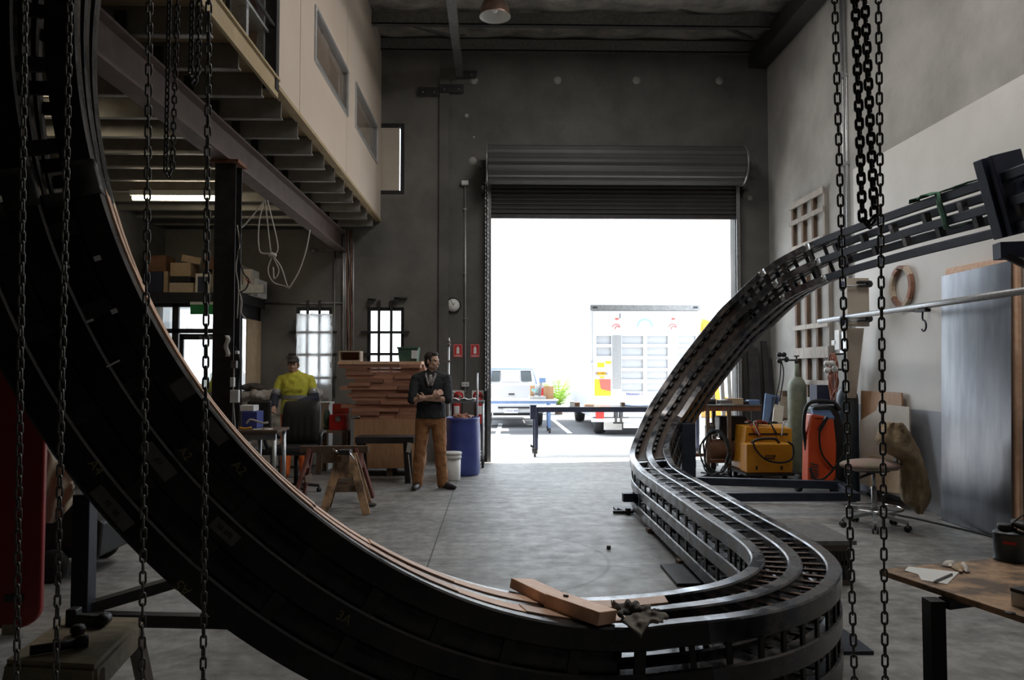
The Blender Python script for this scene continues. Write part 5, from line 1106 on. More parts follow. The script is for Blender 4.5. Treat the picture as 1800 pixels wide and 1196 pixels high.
P = [bz(*p, .7205) for p in ((1590, 1004), (1597, 997), (1686, 1007), (1665, 1028), (1620, 1021), (1614, 1011))]
m = MB(); m.prism(P, (0, 0, .002)); tag(m.build('paper_sheet', 'paper'), 'torn white paper template lying on the plywood bench', 'paper')
p, q = bz(1640, 1024, .727), bz(1673, 1010, .727); m = MB(); m.tube([p, p.lerp(q, .15), q], [.0015, .005, .005], 8); tag(m.build('marker_pencil', 'galv_dark'), 'grey pencil lying across the paper template', 'pencil')
for k, (pts, mt, lab) in enumerate(((((1655, 995), (1668, 987), (1682, 990), (1672, 999)), 'card_white', 'cream torn scrap behind the paper template'), (((1672, 999), (1686, 993), (1698, 1002), (1690, 1009)), 'card', 'tan torn scrap beside the cream scrap'), (((1688, 993), (1698, 992), (1705, 1007), (1697, 1008)), 'card_white', 'curled yellowish scrap right of the tan scrap'))):
    P = [bz(*p, .722) for p in pts]; mid = sum(P, V()) / 4; g = [[P[0], (P[0] + P[1]) / 2 + V((0, 0, .008)), P[1]], [(P[0] + P[3]) / 2, mid + V((0, 0, .010)), (P[1] + P[2]) / 2 + V((0, 0, .004))], [P[3], (P[3] + P[2]) / 2, P[2]]]
    m = MB(); m.sheet([[v + V((0, 0, .003)) for v in row] for row in g], .002); tag(m.build('tape_scrap', mt), lab, 'scrap', 'scraps on the bench')
c = bz(1776, 985); r = thing('paint_tin', 'dark grey tin with a red stripe and screw cap on the plywood bench', 'tin', c)
m = MB(); m.lathe([(.062, 0), (.066, .004), (.066, .008), (.063, .012), (.063, .112), (.066, .118), (.06, .124), (.034, .130), (.028, .132), (.028, .14), (0, .14)], c, 36); m.build('can', 'cylinder_grey', r)
m = MB(); m.lathe([(.031, .132), (.031, .156), (.0, .157)], c + V((-.018, 0, 0)), 20); m.build('cap', 'black_plastic', r)
m = MB(); m.lathe([(.04, 0), (.05, .01), (.05, .02), (.0, .028)], c + V((.045, -.02, .142)), 24, r=(.25, .2, 0)); m.build('brush_holder', 'black_plastic', r)
m = MB(); a0, a1 = 3.7, 4.5; vs = [(c.x + .0638 * math.cos(a0 + (a1 - a0) * i / 8), c.y + .0638 * math.sin(a0 + (a1 - a0) * i / 8), c.z + z) for z in (.078, .09) for i in range(9)]; m.add(vs, [(i, i + 1, i + 10, i + 9) for i in range(8)]); m.build('stripe', 'red_sign', r)
m = MB(); m.tube(spline([c + V((-.03, 0, .12)), c + V((.03, -.04, .20)), c + V((.10, -.03, .22))], 5), .003, 6); m.build('wire_handle', 'steel_dark', r)
P = bz(1800, 1068, .72); r = thing('sanding_block', 'white block with a black top at the right edge of the bench', 'block', (P.x, P.y, .72))
m = MB(); m.box((P.x + .06, P.y, .745), (.16, .10, .05), (0, 0, .3)); m.build('body', 'white_plastic', r, bevel=.004)
m = MB(); m.box((P.x + .06, P.y, .7755), (.16, .10, .011), (0, 0, .3)); m.build('pad', 'black_plastic', r)
P = bz(1776, 1079, .7205); m = MB(); m.cyl(P, P + V((0, 0, .003)), .016); tag(m.build('steel_disc', 'steel_dark'), 'small flat steel disc on the bench beside the white block', 'disc')
# ================================================================== LEFT SIDE
# ---- boxes on top of the lobby
def lbox(nm, lab, mt, x0, x1, y0, y1, Y, dp, bev=.004, extra=None, group='boxes stored on top of the lobby'):
    p, q = at(x0, y1, Y), at(x1, y0, Y); r = thing(nm, lab, 'box', ((p.x + q.x) / 2, Y, p.z), group)
    m = MB(); m.bb((p.x, Y, p.z), (q.x, Y + dp, q.z)); m.build('carton', mt, r, bevel=bev)
    return r, p, q
SZ = 517
lbox('storage_box', 'dark navy box with a tan side at the left end of the lobby shelf', 'navy', 256, 286, 478, SZ, 12.0, .35)
lbox('storage_box', 'tan upright file beside the navy box on the lobby shelf', 'card', 287, 295, 477, SZ, 12.0, .3)
lbox('storage_box', 'brown-red carton on top of the navy box', 'card_dark', 256, 292, 449, 477.5, 12.0, .35)
lbox('storage_box', 'long tan box lying lowest in the middle of the lobby shelf', 'timber_pale', 297, 340, 497.5, SZ, 12.0, .4)
lbox('storage_box', 'dark-lidded box between the two tan boxes on the lobby shelf', 'black_plastic', 298, 335, 486.5, 497, 12.0, .4)
r, p, q = lbox('storage_box', 'open tan carton with a raised flap on top of the dark lid', 'card', 299, 335, 462, 486, 12.0, .35)
m = MB(); m.bar((q.x, 12.0, q.z), (q.x + .02, 12.0, q.z + .1), .3, .008, (0, 1, 0)); m.build('flap', 'card', r)
r, p, q = lbox('storage_box', 'white-edged navy folder standing on the lobby shelf left of the column', 'card_white', 343, 370, 481, SZ, 12.0, .25)
m = MB(); m.bb((p.x + .04, 11.994, p.z + .03), (q.x - .04, 12.0, q.z - .05)); m.build('cover', 'navy', r)
lbox('storage_box', 'tan box standing on the shelf just left of the steel column', 'card', 373, 384, 474, SZ, 12.1, .3)
lbox('storage_box', 'brown carton lying across the upright tan box by the column', 'card_dark', 356, 386, 452, 473.5, 12.1, .3)
lbox('storage_box', 'grey carton on the shelf just right of the steel column', 'timber_grey', 402, 426, 466, SZ + 1, 12.05, .3)
r, p, q = lbox('storage_box', 'white carton with red scribbles right of the column', 'card_white', 427, 442, 473, SZ + 2, 12.1, .4)
m = MB(); m.tube([(p.x + .04, 12.095, q.z - .14), (p.x + .07, 12.095, q.z - .20), (p.x + .12, 12.095, q.z - .22), (q.x - .02, 12.095, q.z - .2)], .008, 6); m.build('scribble', 'red_sign', r)
lbox('storage_box', 'plain white carton at the right end of the lobby shelf', 'white_plastic', 444, 453, 490, 521, 12.2, .5)
a, b = at(372, 499, 11.82), at(466, 503, 11.95); m = MB(); m.box(((a.x + b.x) / 2, 11.938, 2.8055), (b.x - a.x, .12, .13)); tag(m.build('grey_plank', 'galv'), 'blue-grey plank lying along the front of the lobby shelf past the column', 'plank')
# ---- wall services
def pipe(nm, lab, pts, r_, mt, cat='conduit', group=None):
    m = MB(); m.tube(pts, r_, 8); return tag(m.build(nm, mt), lab, cat, group)
wp = lambda px, py, d=.03: at(px, py, YB - d)
r = thing('wall_conduit', 'grey conduit running down the back wall between the clock and the roller door', 'conduit', wp(818, 676))
m = MB(); m.tube([wp(818, 326), wp(818, 690)], .016, 8); m.build('pipe', 'galv', r)
m = MB(); q = wp(817.5, 322, .05); m.box(q, (.12, .08, .075)); m.build('junction_box', 'white_plastic', r, bevel=.005)
for py in (368, 480, 560): m = MB(); m.box(wp(818, py), (.055, .04, .02)); m.build('saddle_clip', 'galv', r)
q = wp(818, 676, .04); r = thing('power_outlet', 'white double power outlet on the back wall below the red signs', 'outlet', q)
m = MB(); m.box(q, (.125, .05, .075)); m.build('plate', 'white_plastic', r, bevel=.004)
for s_ in (-.03, .03): m = MB(); m.box(q + V((s_, -.028, 0)), (.03, .008, .03)); m.build('socket', 'galv', r)
pipe('wall_pipe', 'thin horizontal pipe on the back wall above the left barred window', [wp(455, 533), wp(606, 533)], .012, 'galv_dark')
r = thing('wall_pipe', 'short pipe with a round box running to the cable bundle high on the back wall', 'conduit', wp(575, 440))
m = MB(); m.tube([wp(550, 440), wp(606, 440)], .012, 8); m.build('pipe', 'galv_dark', r)
m = MB(); q = wp(549, 440, .06); m.cyl(q, q + V((0, .06, 0)), .045); m.build('round_box', 'galv_dark', r)
pipe('wall_pipe', 'thin vertical pipe on the back wall right of the left barred window', [wp(588, 440), wp(588, 700)], .012, 'galv_dark')
r = thing('cable_bundle', 'bundle of conduits and loose cables down the back wall between the barred windows', 'cable bundle', wp(611, 620)); rn = random.Random(8)
for px, rr in ((603.5, .018), (606.5, .014), (621, .016)): m = MB(); m.tube([wp(px, 404), wp(px, 640)], rr, 8); m.build('conduit', 'galv', r)
for k in range(7):
    m = MB(); m.tube(spline([wp(608 + 1.8 * k + rn.uniform(-1.5, 1.5), y, .03 + .008 * (k % 3)) for y in (404, 440, 480, 520, 560, 600, 625)], 4), .007, 6); m.build('cable', ('cable_white', 'galv_dark', 'cable_rust')[k % 3], r)
# ---- clock, signs, extinguishers
q = wp(797, 537, .0); r = thing('wall_clock', 'round white wall clock with a dark rim on the back wall', 'clock', q)
m = MB(); m.lathe([(.0, 0), (.128, 0), (.128, .04), (.112, .045), (.108, .035), (0, .035)], q, 40, r=(PI / 2, 0, 0)); m.build('rim', 'black_plastic', r)
m = MB(); m.cyl(q - V((0, .036, 0)), q - V((0, .038, 0)), .108, n=40); m.build('face', 'paper', r)
for k in range(12): a = k * PI / 6; m = MB(); m.box(q + V((.09 * math.sin(a), -.040, .09 * math.cos(a))), (.006, .003, .018), (0, a, 0)); m.build('hour_mark', 'black_plastic', r)
for a, L_, wd in ((math.radians(32), .055, .009), (math.radians(-25), .08, .006)): m = MB(); m.box(q + V((L_ / 2 * math.sin(a), -.043, L_ / 2 * math.cos(a))), (wd, .003, L_), (0, a, 0)); m.build('hand', 'black_plastic', r)
for k, px in enumerate((805, 835)):
    q = wp(px, 617, .004); r = thing('extinguisher_sign', 'red rectangular fire extinguisher sign, the %s of the two' % ('left' if k == 0 else 'right'), 'sign', q)
    m = MB(); m.box(q, (.155, .006, .225)); m.build('panel', 'red_sign', r)
    m = MB(); m.box(q - V((0, .004, 0)), (.14, .002, .21)); m.build('border', 'paper', r)
    m = MB(); m.box(q - V((0, .006, 0)), (.132, .002, .202)); m.build('field', 'red_sign', r)
    m = MB(); o = q + V((0, -.008, .012)); m.prism([o + V(p) for p in ((-.024, 0, -.06), (.024, 0, -.06), (.024, 0, .03), (.014, 0, .05), (.008, 0, .052), (.008, 0, .065), (-.008, 0, .065), (-.008, 0, .052), (-.014, 0, .05), (-.024, 0, .03))], (0, .002, 0)); m.build('symbol', 'paper', r)
    for z in (-.075, -.087): m = MB(); m.box(q + V((0, -.008, z)), (.10, .002, .006)); m.build('text_line', 'paper', r)
for k, px in enumerate((806, 840)):
    q = wp(px, 697, .004); r = thing('extinguisher_sign', 'white sign with a red disc above the %s fire extinguisher' % ('left' if k == 0 else 'right'), 'sign', q)
    m = MB(); m.box(q, (.20, .006, .20)); m.build('panel', 'paper', r)
    m = MB(); m.cyl(q - V((0, .003, 0)), q - V((0, .006, 0)), .085, n=32); m.build('disc', 'red_sign', r)
    m = MB(); m.box(q + V((0, -.008, .0)), (.11, .002, .02)); m.build('text_line', 'paper', r)
    m = MB(); m.box(q + V((0, -.008, -.03)), (.08, .002, .014)); m.build('text_line', 'paper', r)
    q = wp(803 if k == 0 else 843, 745, .068); r = thing('fire_extinguisher', 'red fire extinguisher on the back wall, %s' % ('half hidden behind the trolley' if k == 0 else 'nearest the door guide'), 'fire extinguisher', q)
    m = MB(); m.lathe([(.0, 0), (.06, .0), (.065, .01), (.065, .34), (.05, .40), (.022, .43), (.02, .45), (0, .45)], q, 28); m.build('tank', 'red_tank', r)
    m = MB(); m.bb(q + V((-.05, -.015, .455)), q + V((.03, .015, .475))); m.bar(q + V((.0, 0, .48)), q + V((-.09, 0, .53)), .02, .012); m.cyl(q + V((0, 0, .43)), q + V((0, 0, .47)), .02); m.build('valve', 'black_plastic', r)
    m = MB(); m.tube(spline([q + V((.02, -.02, .46)), q + V((.085, -.03, .42)), q + V((.09, -.03, .25)), q + V((.075, -.04, .08))], 5), .010, 7); m.build('hose', 'black_rubber', r)
    m = MB(); vs = []
    for z in (.16, .30):
        for i in range(9): a = -PI / 2 - .8 + 1.6 * i / 8; vs.append(q + V((.0662 * math.cos(a), .0662 * math.sin(a), z)))
    m.add(vs, [(i, i + 1, i + 10, i + 9) for i in range(8)]); m.build('label_band', 'paper', r)
# ---- trolley
TRY = 12.1; ty = lambda px, py: at(px, py, TRY); zt = ty(815, 706).z; x0, x1 = ty(786, 706).x, ty(851, 706).x
r = thing('trolley', 'steel tube trolley with casters by the left door jamb', 'trolley', ((x0 + x1) / 2, TRY, 0))
m = MB(); m.bb((x0, TRY, zt - .03), (x1, TRY + .55, zt)); m.build('tray', 'galv_dark', r)
for xx in (x0 + .02, x1 - .02):
    for yy in (TRY + .02, TRY + .53):
        m = MB(); m.tube([(xx, yy, .12), (xx, yy, zt - .02)], .016, 8); lg = m.build('leg', 'galv', r)
        m = MB(); m.cyl((xx - .018, yy, .062), (xx + .018, yy, .062), .06); m.bb((xx - .024, yy - .02, .06), (xx + .024, yy + .02, .13)); m.build('caster', 'black_rubber', lg)
m = MB(); m.tube([(x0 + .02, TRY + .02, .2), (x1 - .02, TRY + .02, .2)], .014); m.build('lower_rail', 'galv', r)
m = MB(); m.tube([(x0 + .02, TRY + .53, .2), (x1 - .02, TRY + .53, .2)], .014); m.build('lower_rail', 'galv', r)
a, b = ty(839, 656), ty(839, 735); m = MB(); m.tube([(a.x, TRY - .03, b.z), (a.x, TRY - .03, a.z)], .018, 10); m.build('upright', 'galv', r)
g = []
a, b = ty(792, 704), ty(836, 704)
for i in range(10): g.append([(a.x + (b.x - a.x) * i / 9, TRY + .06 + .3 * j / 5, zt + .012 + .035 * abs(math.sin(i * .9 + .5) * math.cos(j * .8))) for j in range(6)])
m = MB(); m.sheet(g, .004); tag(m.build('white_cloth', 'paper'), 'crumpled white cloth lying on the trolley', 'cloth')
a, b = at(789, 594, 11.95), at(789, 722, 11.95); r = thing('steel_pole', 'tall silver bar clamp standing against the trolley behind the man', 'bar clamp', (a.x, 11.95, 0))
m = MB(); m.tube([(a.x, 11.95, 0), (a.x, 11.95, a.z)], .017, 10); m.build('bar', 'galv', r)
m = MB(); m.tube([(a.x, 11.95, a.z - .13), (a.x, 11.95, a.z - .09)], .03, 10); m.tube([(a.x, 11.95, a.z - .07), (a.x, 11.95, a.z - .05)], .028, 10); m.bar((a.x - .09, 11.94, a.z - .36), (a.x + .02, 11.94, a.z - .37), .03, .03); m.build('clamp_head', 'rust_beam', r)
# ---- barrel with scrap, bucket
q = at(813, 832, 11.35); q.z = 0; r = thing('plastic_barrel', 'blue plastic barrel full of timber scraps beside the man', 'barrel', q)
R_ = .265; m = MB(); m.lathe([(.235, 0), (.25, .02), (.262, .12), (R_, .3), (R_, .6), (.258, .74), (.25, .80), (.256, .81), (.256, .845), (.24, .845), (.24, .70), (0, .70)], q, 44); m.build('drum', 'blue_plastic', r)
rn = random.Random(6)
for k in range(16):
    a = rn.uniform(0, 2 * PI); rr = rn.uniform(0, .13); c = q + V((rr * math.cos(a), rr * math.sin(a), .80 + .02 * (k % 4))); m = MB(); m.box(c, (rn.uniform(.10, .2), rn.uniform(.04, .08), rn.uniform(.02, .04)), (rn.uniform(-.5, .5), rn.uniform(-.5, .5), rn.uniform(0, 3)))
    tag(m.build('timber_scrap', 'timber_red'), 'red-brown timber scrap heaped in the blue barrel', 'scrap', 'timber scraps in the blue barrel')
q = at(795, 842, 10.8); q.z = 0; r = thing('bucket', 'white plastic bucket with a lid beside the man', 'bucket', q)
m = MB(); m.lathe([(.108, 0), (.112, .01), (.122, .36), (0, .36)], q, 36); m.build('pail', 'white_plastic', r)
m = MB(); m.lathe([(.124, .30), (.130, .30), (.130, .33), (.126, .34), (.126, .36), (.134, .36), (.134, .39), (.12, .395), (0, .39)], q, 36); m.build('lid', 'white_plastic', r)
m = MB(); m.tube(arc(q + V((0, -.128, .32)), .09, PI + .2, 2 * PI - .2, 10, (1, 0, 0), (0, 0, .35)), .003, 6); m.build('wire_handle', 'galv_dark', r)
m = MB(); m.box(q + V((-.09, -.082, .17)), (.05, .004, .05), (0, 0, -.8)); m.build('yellow_mark', 'amber', r)
# ---- plywood crate and the stack of timber
PY = 11.15; cp = lambda px, py: at(px, py, PY); a, b = cp(617, 826), cp(742, 737)
r = thing('plywood_crate', 'tall plywood crate with a metal corner strip carrying the stack of timber', 'crate', ((a.x + b.x) / 2, PY, 0)); zc = b.z
m = MB(); m.bb((a.x, PY, .12), (b.x, PY + .75, zc)); m.build('panel_box', 'plywood', r)
m = MB(); m.bb((a.x - .01, PY - .008, .12), (a.x + .04, PY + .0, zc)); m.build('corner_strip', 'galv', r)
for xx in (a.x + .05, (a.x + b.x) / 2, b.x - .1): m = MB(); m.bb((xx, PY + .02, 0), (xx + .08, PY + .73, .12)); m.build('skid', 'timber_old', r)
rn = random.Random(12); z = zc; row = 0; NR = 15; xr = cp(738, 700).x; H = (at(660, 641, PY).z - zc) / NR
lefts = [632, 617, 618, 598, 626, 617, 608, 616, 596, 612, 622, 607, 605, 606, 594]
for k in range(NR):
    nfb = NR - k
    for dpt in (0, 1):
        x = at(lefts[k] + (rn.uniform(0, 14) if dpt else 0), 700, PY).x; xe = xr + rn.uniform(-.04, .1); npc = rn.choice((1, 2, 2)) if dpt == 0 else 1
        cuts = [x] + sorted(rn.uniform(x + .3, xe - .2) for _ in range(npc - 1)) + [xe]
        for j in range(npc):
            m = MB(); yf = PY + .02 + rn.uniform(-.03, .03) + dpt * .33; m.bb((cuts[j] + .004, yf, z + .001), (cuts[j + 1] - .004, yf + .29, z + H - .001))
            pos = '' if npc == 1 else (', left piece' if j == 0 else ', right piece')
            tag(m.build('timber_plank', 'timber_red'), 'red timber plank in the %s layer from the top of the stack, %s%s' % (ORD[nfb - 1] if nfb > 1 else 'first', 'front' if dpt == 0 else 'rear', pos), 'plank', 'planks in the timber stack')
    z += H
m = MB(); x = cp(593, 640).x; m.bb((x, PY + .02, z + .002), (xr + .02, PY + .5, z + .045)); tag(m.build('timber_plank', 'timber_board'), 'long lighter plank lying right on top of the timber stack', 'plank', 'planks in the timber stack'); zt = z + .045
a, b = cp(594, 641), cp(632, 624); r = thing('small_cabinet', 'small cream open-fronted box on the left end of the timber stack', 'box', (a.x, PY + .1, zt + .002)); z0 = zt + .002; z1 = z0 + .15
for bx in (((a.x, PY + .05, z0), (b.x, PY + .3, z0 + .015)), ((a.x, PY + .05, z1 - .015), (b.x, PY + .3, z1)), ((a.x, PY + .05, z0 + .015), (a.x + .015, PY + .3, z1 - .015)), ((b.x - .015, PY + .05, z0 + .015), (b.x, PY + .3, z1 - .015))): m = MB(); m.bb(*bx); m.build('side_panel', 'timber_pale', r)
m = MB(); m.bb((a.x + .015, PY + .28, z0 + .015), (b.x - .015, PY + .29, z1 - .015)); m.build('back_panel', 'timber_red', r)
a, b = cp(698, 640), cp(734, 614); r = thing('plastic_crate', 'grey-green plastic tub on top of the timber stack beside the man', 'tub', (a.x, PY, zt)); z0 = zt + .002
def tub(m, x0, x1, y0, y1, z0, z1, fl):
    m.add([(x0 + fl, y0 + fl, z0), (x1 - fl, y0 + fl, z0), (x1 - fl, y1 - fl, z0), (x0 + fl, y1 - fl, z0), (x0, y0, z1), (x1, y0, z1), (x1, y1, z1), (x0, y1, z1), (x0 + .015, y0 + .015, z1), (x1 - .015, y0 + .015, z1), (x1 - .015, y1 - .015, z1), (x0 + .015, y1 - .015, z1), (x0 + fl + .01, y0 + fl + .01, z0 + .02), (x1 - fl - .01, y0 + fl + .01, z0 + .02), (x1 - fl - .01, y1 - fl - .01, z0 + .02), (x0 + fl + .01, y1 - fl - .01, z0 + .02)],
          [(3, 2, 1, 0), (0, 1, 5, 4), (1, 2, 6, 5), (2, 3, 7, 6), (3, 0, 4, 7), (4, 5, 9, 8), (5, 6, 10, 9), (6, 7, 11, 10), (7, 4, 8, 11), (8, 9, 13, 12), (9, 10, 14, 13), (10, 11, 15, 14), (11, 8, 12, 15), (12, 13, 14, 15)])
m = MB(); tub(m, a.x, b.x, PY + .05, PY + .4, z0, z0 + .21, .02); m.build('tub', 'green_plastic', r)
m = MB(); m.bb((a.x - .01, PY + .04, z0 + .185), (b.x + .01, PY + .05, z0 + .21)); m.build('rim', 'green_plastic', r)
m = MB(); m.box((b.x - .05, PY + .047, z0 + .10), (.09, .006, .12)); m.build('paper_tag', 'white_plastic', r)
# ---- low dark bench before the crate
LBY = 10.45; lb = lambda px, py: at(px, py, LBY); a, b = lb(624, 775), lb(727, 769); r = thing('low_bench', 'low dark steel bench in front of the plywood crate', 'bench', (a.x, LBY, 0))
m = MB(); m.bb((a.x, LBY, a.z - .04), (b.x, LBY + .4, b.z)); m.build('bench_top', 'steel_dark', r)
for xx in (a.x + .08, b.x - .08):
    for yy in (LBY + .05, LBY + .35): m = MB(); m.bar((xx, yy, 0), (xx - .03, yy, a.z - .04), .07, .06, (0, 1, 0)); m.build('leg', 'steel_dark', r)
m = MB(); c = lb(719, 787); m.box((c.x, LBY - .005, c.z), (.06, .006, .13), (0, .15, 0)); m.build('paper_tag', 'white_plastic', r)
m = MB(); m.bar(lb(718, 800) + V((0, -.01, 0)), lb(724, 850) + V((0, -.01, 0)), .012, .012); m.build('edge_strip', 'white_plastic', r)
# ---- sawhorses
def sawhorse(lab, cx_, cy_, L_, h, sp, ang, mt, mt2):
    r = thing('sawhorse', lab, 'sawhorse', (cx_, cy_, 0), 'sawhorses on the floor'); c, s_ = math.cos(ang), math.sin(ang)
    def W(x, y, z): return V((cx_ + c * x - s_ * y, cy_ + s_ * x + c * y, z))
    m = MB(); m.bar(W(-L_ / 2, 0, h - .04), W(L_ / 2, 0, h - .04), .09, .08); m.build('beam', mt, r, bevel=.004)
    for sx in (-1, 1):
        for sy in (-1, 1):
            m = MB(); m.bar(W(sx * (L_ / 2 + .02), sy * sp, 0.005), W(sx * (L_ / 2 - .13), sy * .06, h - .03), .085, .035, W(sx, 0, 0) - W(0, 0, 0)); m.build('leg', mt2, r, bevel=.003)
        m = MB(); x = sx * (L_ / 2 - .09); m.bar(W(x, -sp * .62, h * .42), W(x, sp * .62, h * .42), .02, .07); m.build('brace', mt, r)
        m = MB(); m.prism([W(x, -.075, h - .08), W(x, .075, h - .08), W(x, .14, h - .26), W(x, -.14, h - .26)], W(sx * .018, 0, 0) - W(0, 0, 0)); m.build('gusset', mt2, r)
    return r
mat('paint_redbrown', (.12, .035, .025), (.20, .07, .05), .7, scale=6, stretch=(4, 4, 1.2), detail=8)
a = at(588, 787, 9.08); sawhorse('red-brown painted sawhorse standing behind the smaller timber one', a.x, 9.08, .80, a.z + .02, .24, 0, 'timber_old', 'paint_redbrown')
a = at(605, 800, 8.40); sawhorse('small scarred timber sawhorse nearest the rails, seen end-on', a.x + .02, 8.45, .5, a.z + .02, .23, PI / 2 + .12, 'timber_old', 'plywood_dirty')
b = at(604, 797, 8.2); r = thing('bench_clamp', 'dark clamp with silver handles on top of the small sawhorse', 'clamp', b)
m = MB(); m.bb((b.x - .06, 8.2, a.z + .022), (b.x + .06, 8.35, a.z + .07)); m.build('body', 'steel_dark', r, bevel=.004)
for (p, q) in (((583, 788), (597, 798)), ((612, 793), (622, 808))): m = MB(); m.tube([at(*p, 8.22), at(*q, 8.21)], .010, 8); m.build('handle', 'chrome', r)
q = onZ(652, 888, .02); m = MB(); m.sph(q + V((0, 0, .005)), (.07, .04, .024), 12); m.sph(q + V((-.08, .02, .0)), (.05, .04, .019), 12); tag(m.build('dark_rag', 'glove_dark', remesh=.01), 'dark rag on the floor at the foot of the small sawhorse', 'rag')
# ---- worker's corner
WY = 11.35; wk = lambda px, py: at(px, py, WY); a, b = wk(556, 757), wk(614, 757); r = thing('work_shelf', 'low timber work shelf holding the red toolbox', 'bench', (a.x, WY, 0)); zt = a.z
m = MB(); m.bb((a.x, WY, zt - .04), (b.x - .03, WY + .5, zt)); m.build('shelf_top', 'timber_old', r)
for xx in (a.x + .03, b.x - .08):
    for yy in (WY + .04, WY + .46): m = MB(); m.bb((xx - .03, yy - .03, 0), (xx + .03, yy + .03, zt - .04)); m.build('leg', 'timber_old', r)
m = MB(); m.bb((a.x + .05, WY + .2, .15), (b.x - .1, WY + .45, .35)); m.build('lower_box', 'timber_old', r)
a, b = wk(577, 755), wk(607, 730); r = thing('red_toolbox', 'red toolbox with its lid open beside the timber stack', 'toolbox', (a.x, WY + .1, zt))
m = MB(); m.bb((a.x, WY + .05, zt), (b.x, WY + .27, b.z)); m.build('case', 'red_tank', r, bevel=.008)
m = MB(); c = wk(592, 712); m.bar(((a.x + b.x) / 2, WY + .28, b.z), ((a.x + b.x) / 2 - .01, WY + .34, c.z), b.x - a.x, .02, (0, 1, 0)); m.build('lid', 'red_tank', r)
m = MB(); c = wk(593, 737); m.cyl((c.x, WY + .05, c.z), (c.x, WY + .04, c.z), .045, n=24); m.build('dial', 'galv', r)
a, b = wk(563, 755), wk(576, 722); m = MB(); m.sph(((a.x + b.x) / 2, WY + .2, (zt + b.z) / 2 + .02), (.055, .055, (b.z - zt) / 2 - .005), 14); m.cyl(((a.x + b.x) / 2, WY + .2, zt), ((a.x + b.x) / 2, WY + .2, zt + .05), .05); tag(m.build('green_bottle', 'green_plastic'), 'dark green container beside the red toolbox', 'container')
a, b = at(557, 760, 11.9), at(578, 711, 11.9); r = thing('white_cabinet', 'small white cabinet standing behind the work shelf', 'cabinet', (a.x, 11.9, 0))
m = MB(); m.bb((a.x, 11.9, 0), (b.x, 12.2, b.z)); m.build('carcass', 'white_plastic', r); m = MB(); m.bb((a.x - .02, 11.88, b.z), (b.x + .02, 12.22, b.z + .03)); m.build('top', 'white_plastic', r)
a, b = at(424, 740, 12.2), at(552, 682, 12.2); r = thing('wrapped_bundle', 'long bundle wrapped in crumpled plastic film under the left barred window', 'bundle', (a.x, 12.3, 0))
m = MB(); m.bb((a.x, 12.15, .02), (b.x, 12.75, b.z - .05)); rn = random.Random(3)
for k in range(16): m.sph((a.x + (b.x - a.x) * (k + .5) / 16, 12.35 + rn.uniform(-.1, .1), b.z - .12 + rn.uniform(-.05, .02)), (.14, .25, .10), 10)
wb = m.build('film', 'plastic_wrap', r, remesh=.03, relax=2); d = wb.modifiers.new('creases', 'DISPLACE'); d.texture = tx; d.strength = .08
m = MB(); c = at(445, 671, 12.25); m.sph(c - V((0, 0, .07)), (.17, .12, .05), 12); m.sph(c + V((.10, -.05, -.10)), (.10, .09, .05), 12); m.sph(c + V((-.10, -.05, -.09)), (.09, .08, .05), 12); tag(m.build('black_cloth', 'glove_dark', remesh=.012), 'black cloth heaped on the left end of the wrapped bundle', 'cloth')
TY2 = 8.75; tb = lambda px, py: at(px, py, TY2); a, b = tb(398, 757), tb(488, 757); r = thing('cluttered_table', 'small timber table cluttered with leads behind the lined rails', 'table', (a.x, TY2, 0)); zt = a.z
m = MB(); m.bb((a.x, TY2, zt - .03), (b.x, TY2 + .5, zt)); m.build('table_top', 'timber_old', r, bevel=.004)
m = MB(); m.bb((a.x + .03, TY2 + .02, zt - .11), (b.x - .03, TY2 + .05, zt - .03)); m.build('apron', 'galv_dark', r)
for xx in (a.x + .24, b.x - .05):
    for yy in (TY2 + .05, TY2 + .45): m = MB(); m.tube([(xx, yy, 0), (xx, yy, zt - .03)], .025, 8); m.build('leg', 'galv', r)
def tbox(nm, lab, mt, x0, x1, y0, y1, d, dp, cat='box'):
    p, q = at(x0, y1, TY2 + d), at(x1, y0, TY2 + d); m = MB(); m.bb((p.x, TY2 + d, max(p.z, zt + .001)), (q.x, TY2 + d + dp, q.z)); return tag(m.build(nm, mt, bevel=.006), lab, cat)
tbox('blue_crate', 'dark blue crate on the cluttered table', 'blue_plastic', 424, 452, 724, 757, .25, .25, 'crate')
tbox('white_box', 'flat white box on top of the dark blue crate', 'white_plastic', 421, 446, 713, 723.6, .27, .2)
for k, (pts, mt, lab) in enumerate((((( 433, 745), (440, 738), (452, 741), (462, 744), (471, 743)), 'cable_white', 'white lead arching over the cluttered table'), (((413, 712), (411, 735), (408, 760)), 'cable_red', 'red lead hanging at the left end of the cluttered table'), (((417, 700), (414, 722), (416, 745), (420, 756)), 'cable_red', 'second red lead beside the steel column'), (((421, 752), (430, 754), (442, 752)), 'amber', 'yellow strap lying on the cluttered table'))):
    m = MB(); m.tube(spline([at(x, y, TY2 + .1) for x, y in pts], 6), .012, 7); tag(m.build('table_lead', mt), lab, 'cable')
for k, (px, lab) in enumerate(((447, 'white paper scrap on the cluttered table, left'), (466, 'white paper scrap on the cluttered table, right'))): c = tb(px, 754); m = MB(); m.box((c.x, TY2 + .12, zt + .005), (.10, .07, .006), (0, 0, .4 + k)); tag(m.build('paper_scrap', 'paper'), lab, 'paper')
c = at(456, 727, 10.2); r = thing('dark_chair', 'dark padded chair mostly hidden behind the cluttered table', 'chair', (c.x, 10.2, 0))
m = MB(); m.bb(c + V((-.16, -.035, -.20)), c + V((.16, .035, .18))); m.build('backrest', 'leather_black', r, bevel=.035); m = MB(); m.bb((c.x - .2, 10.15, .42), (c.x + .2, 10.6, .5)); m.build('seat', 'leather_black', r, bevel=.02)
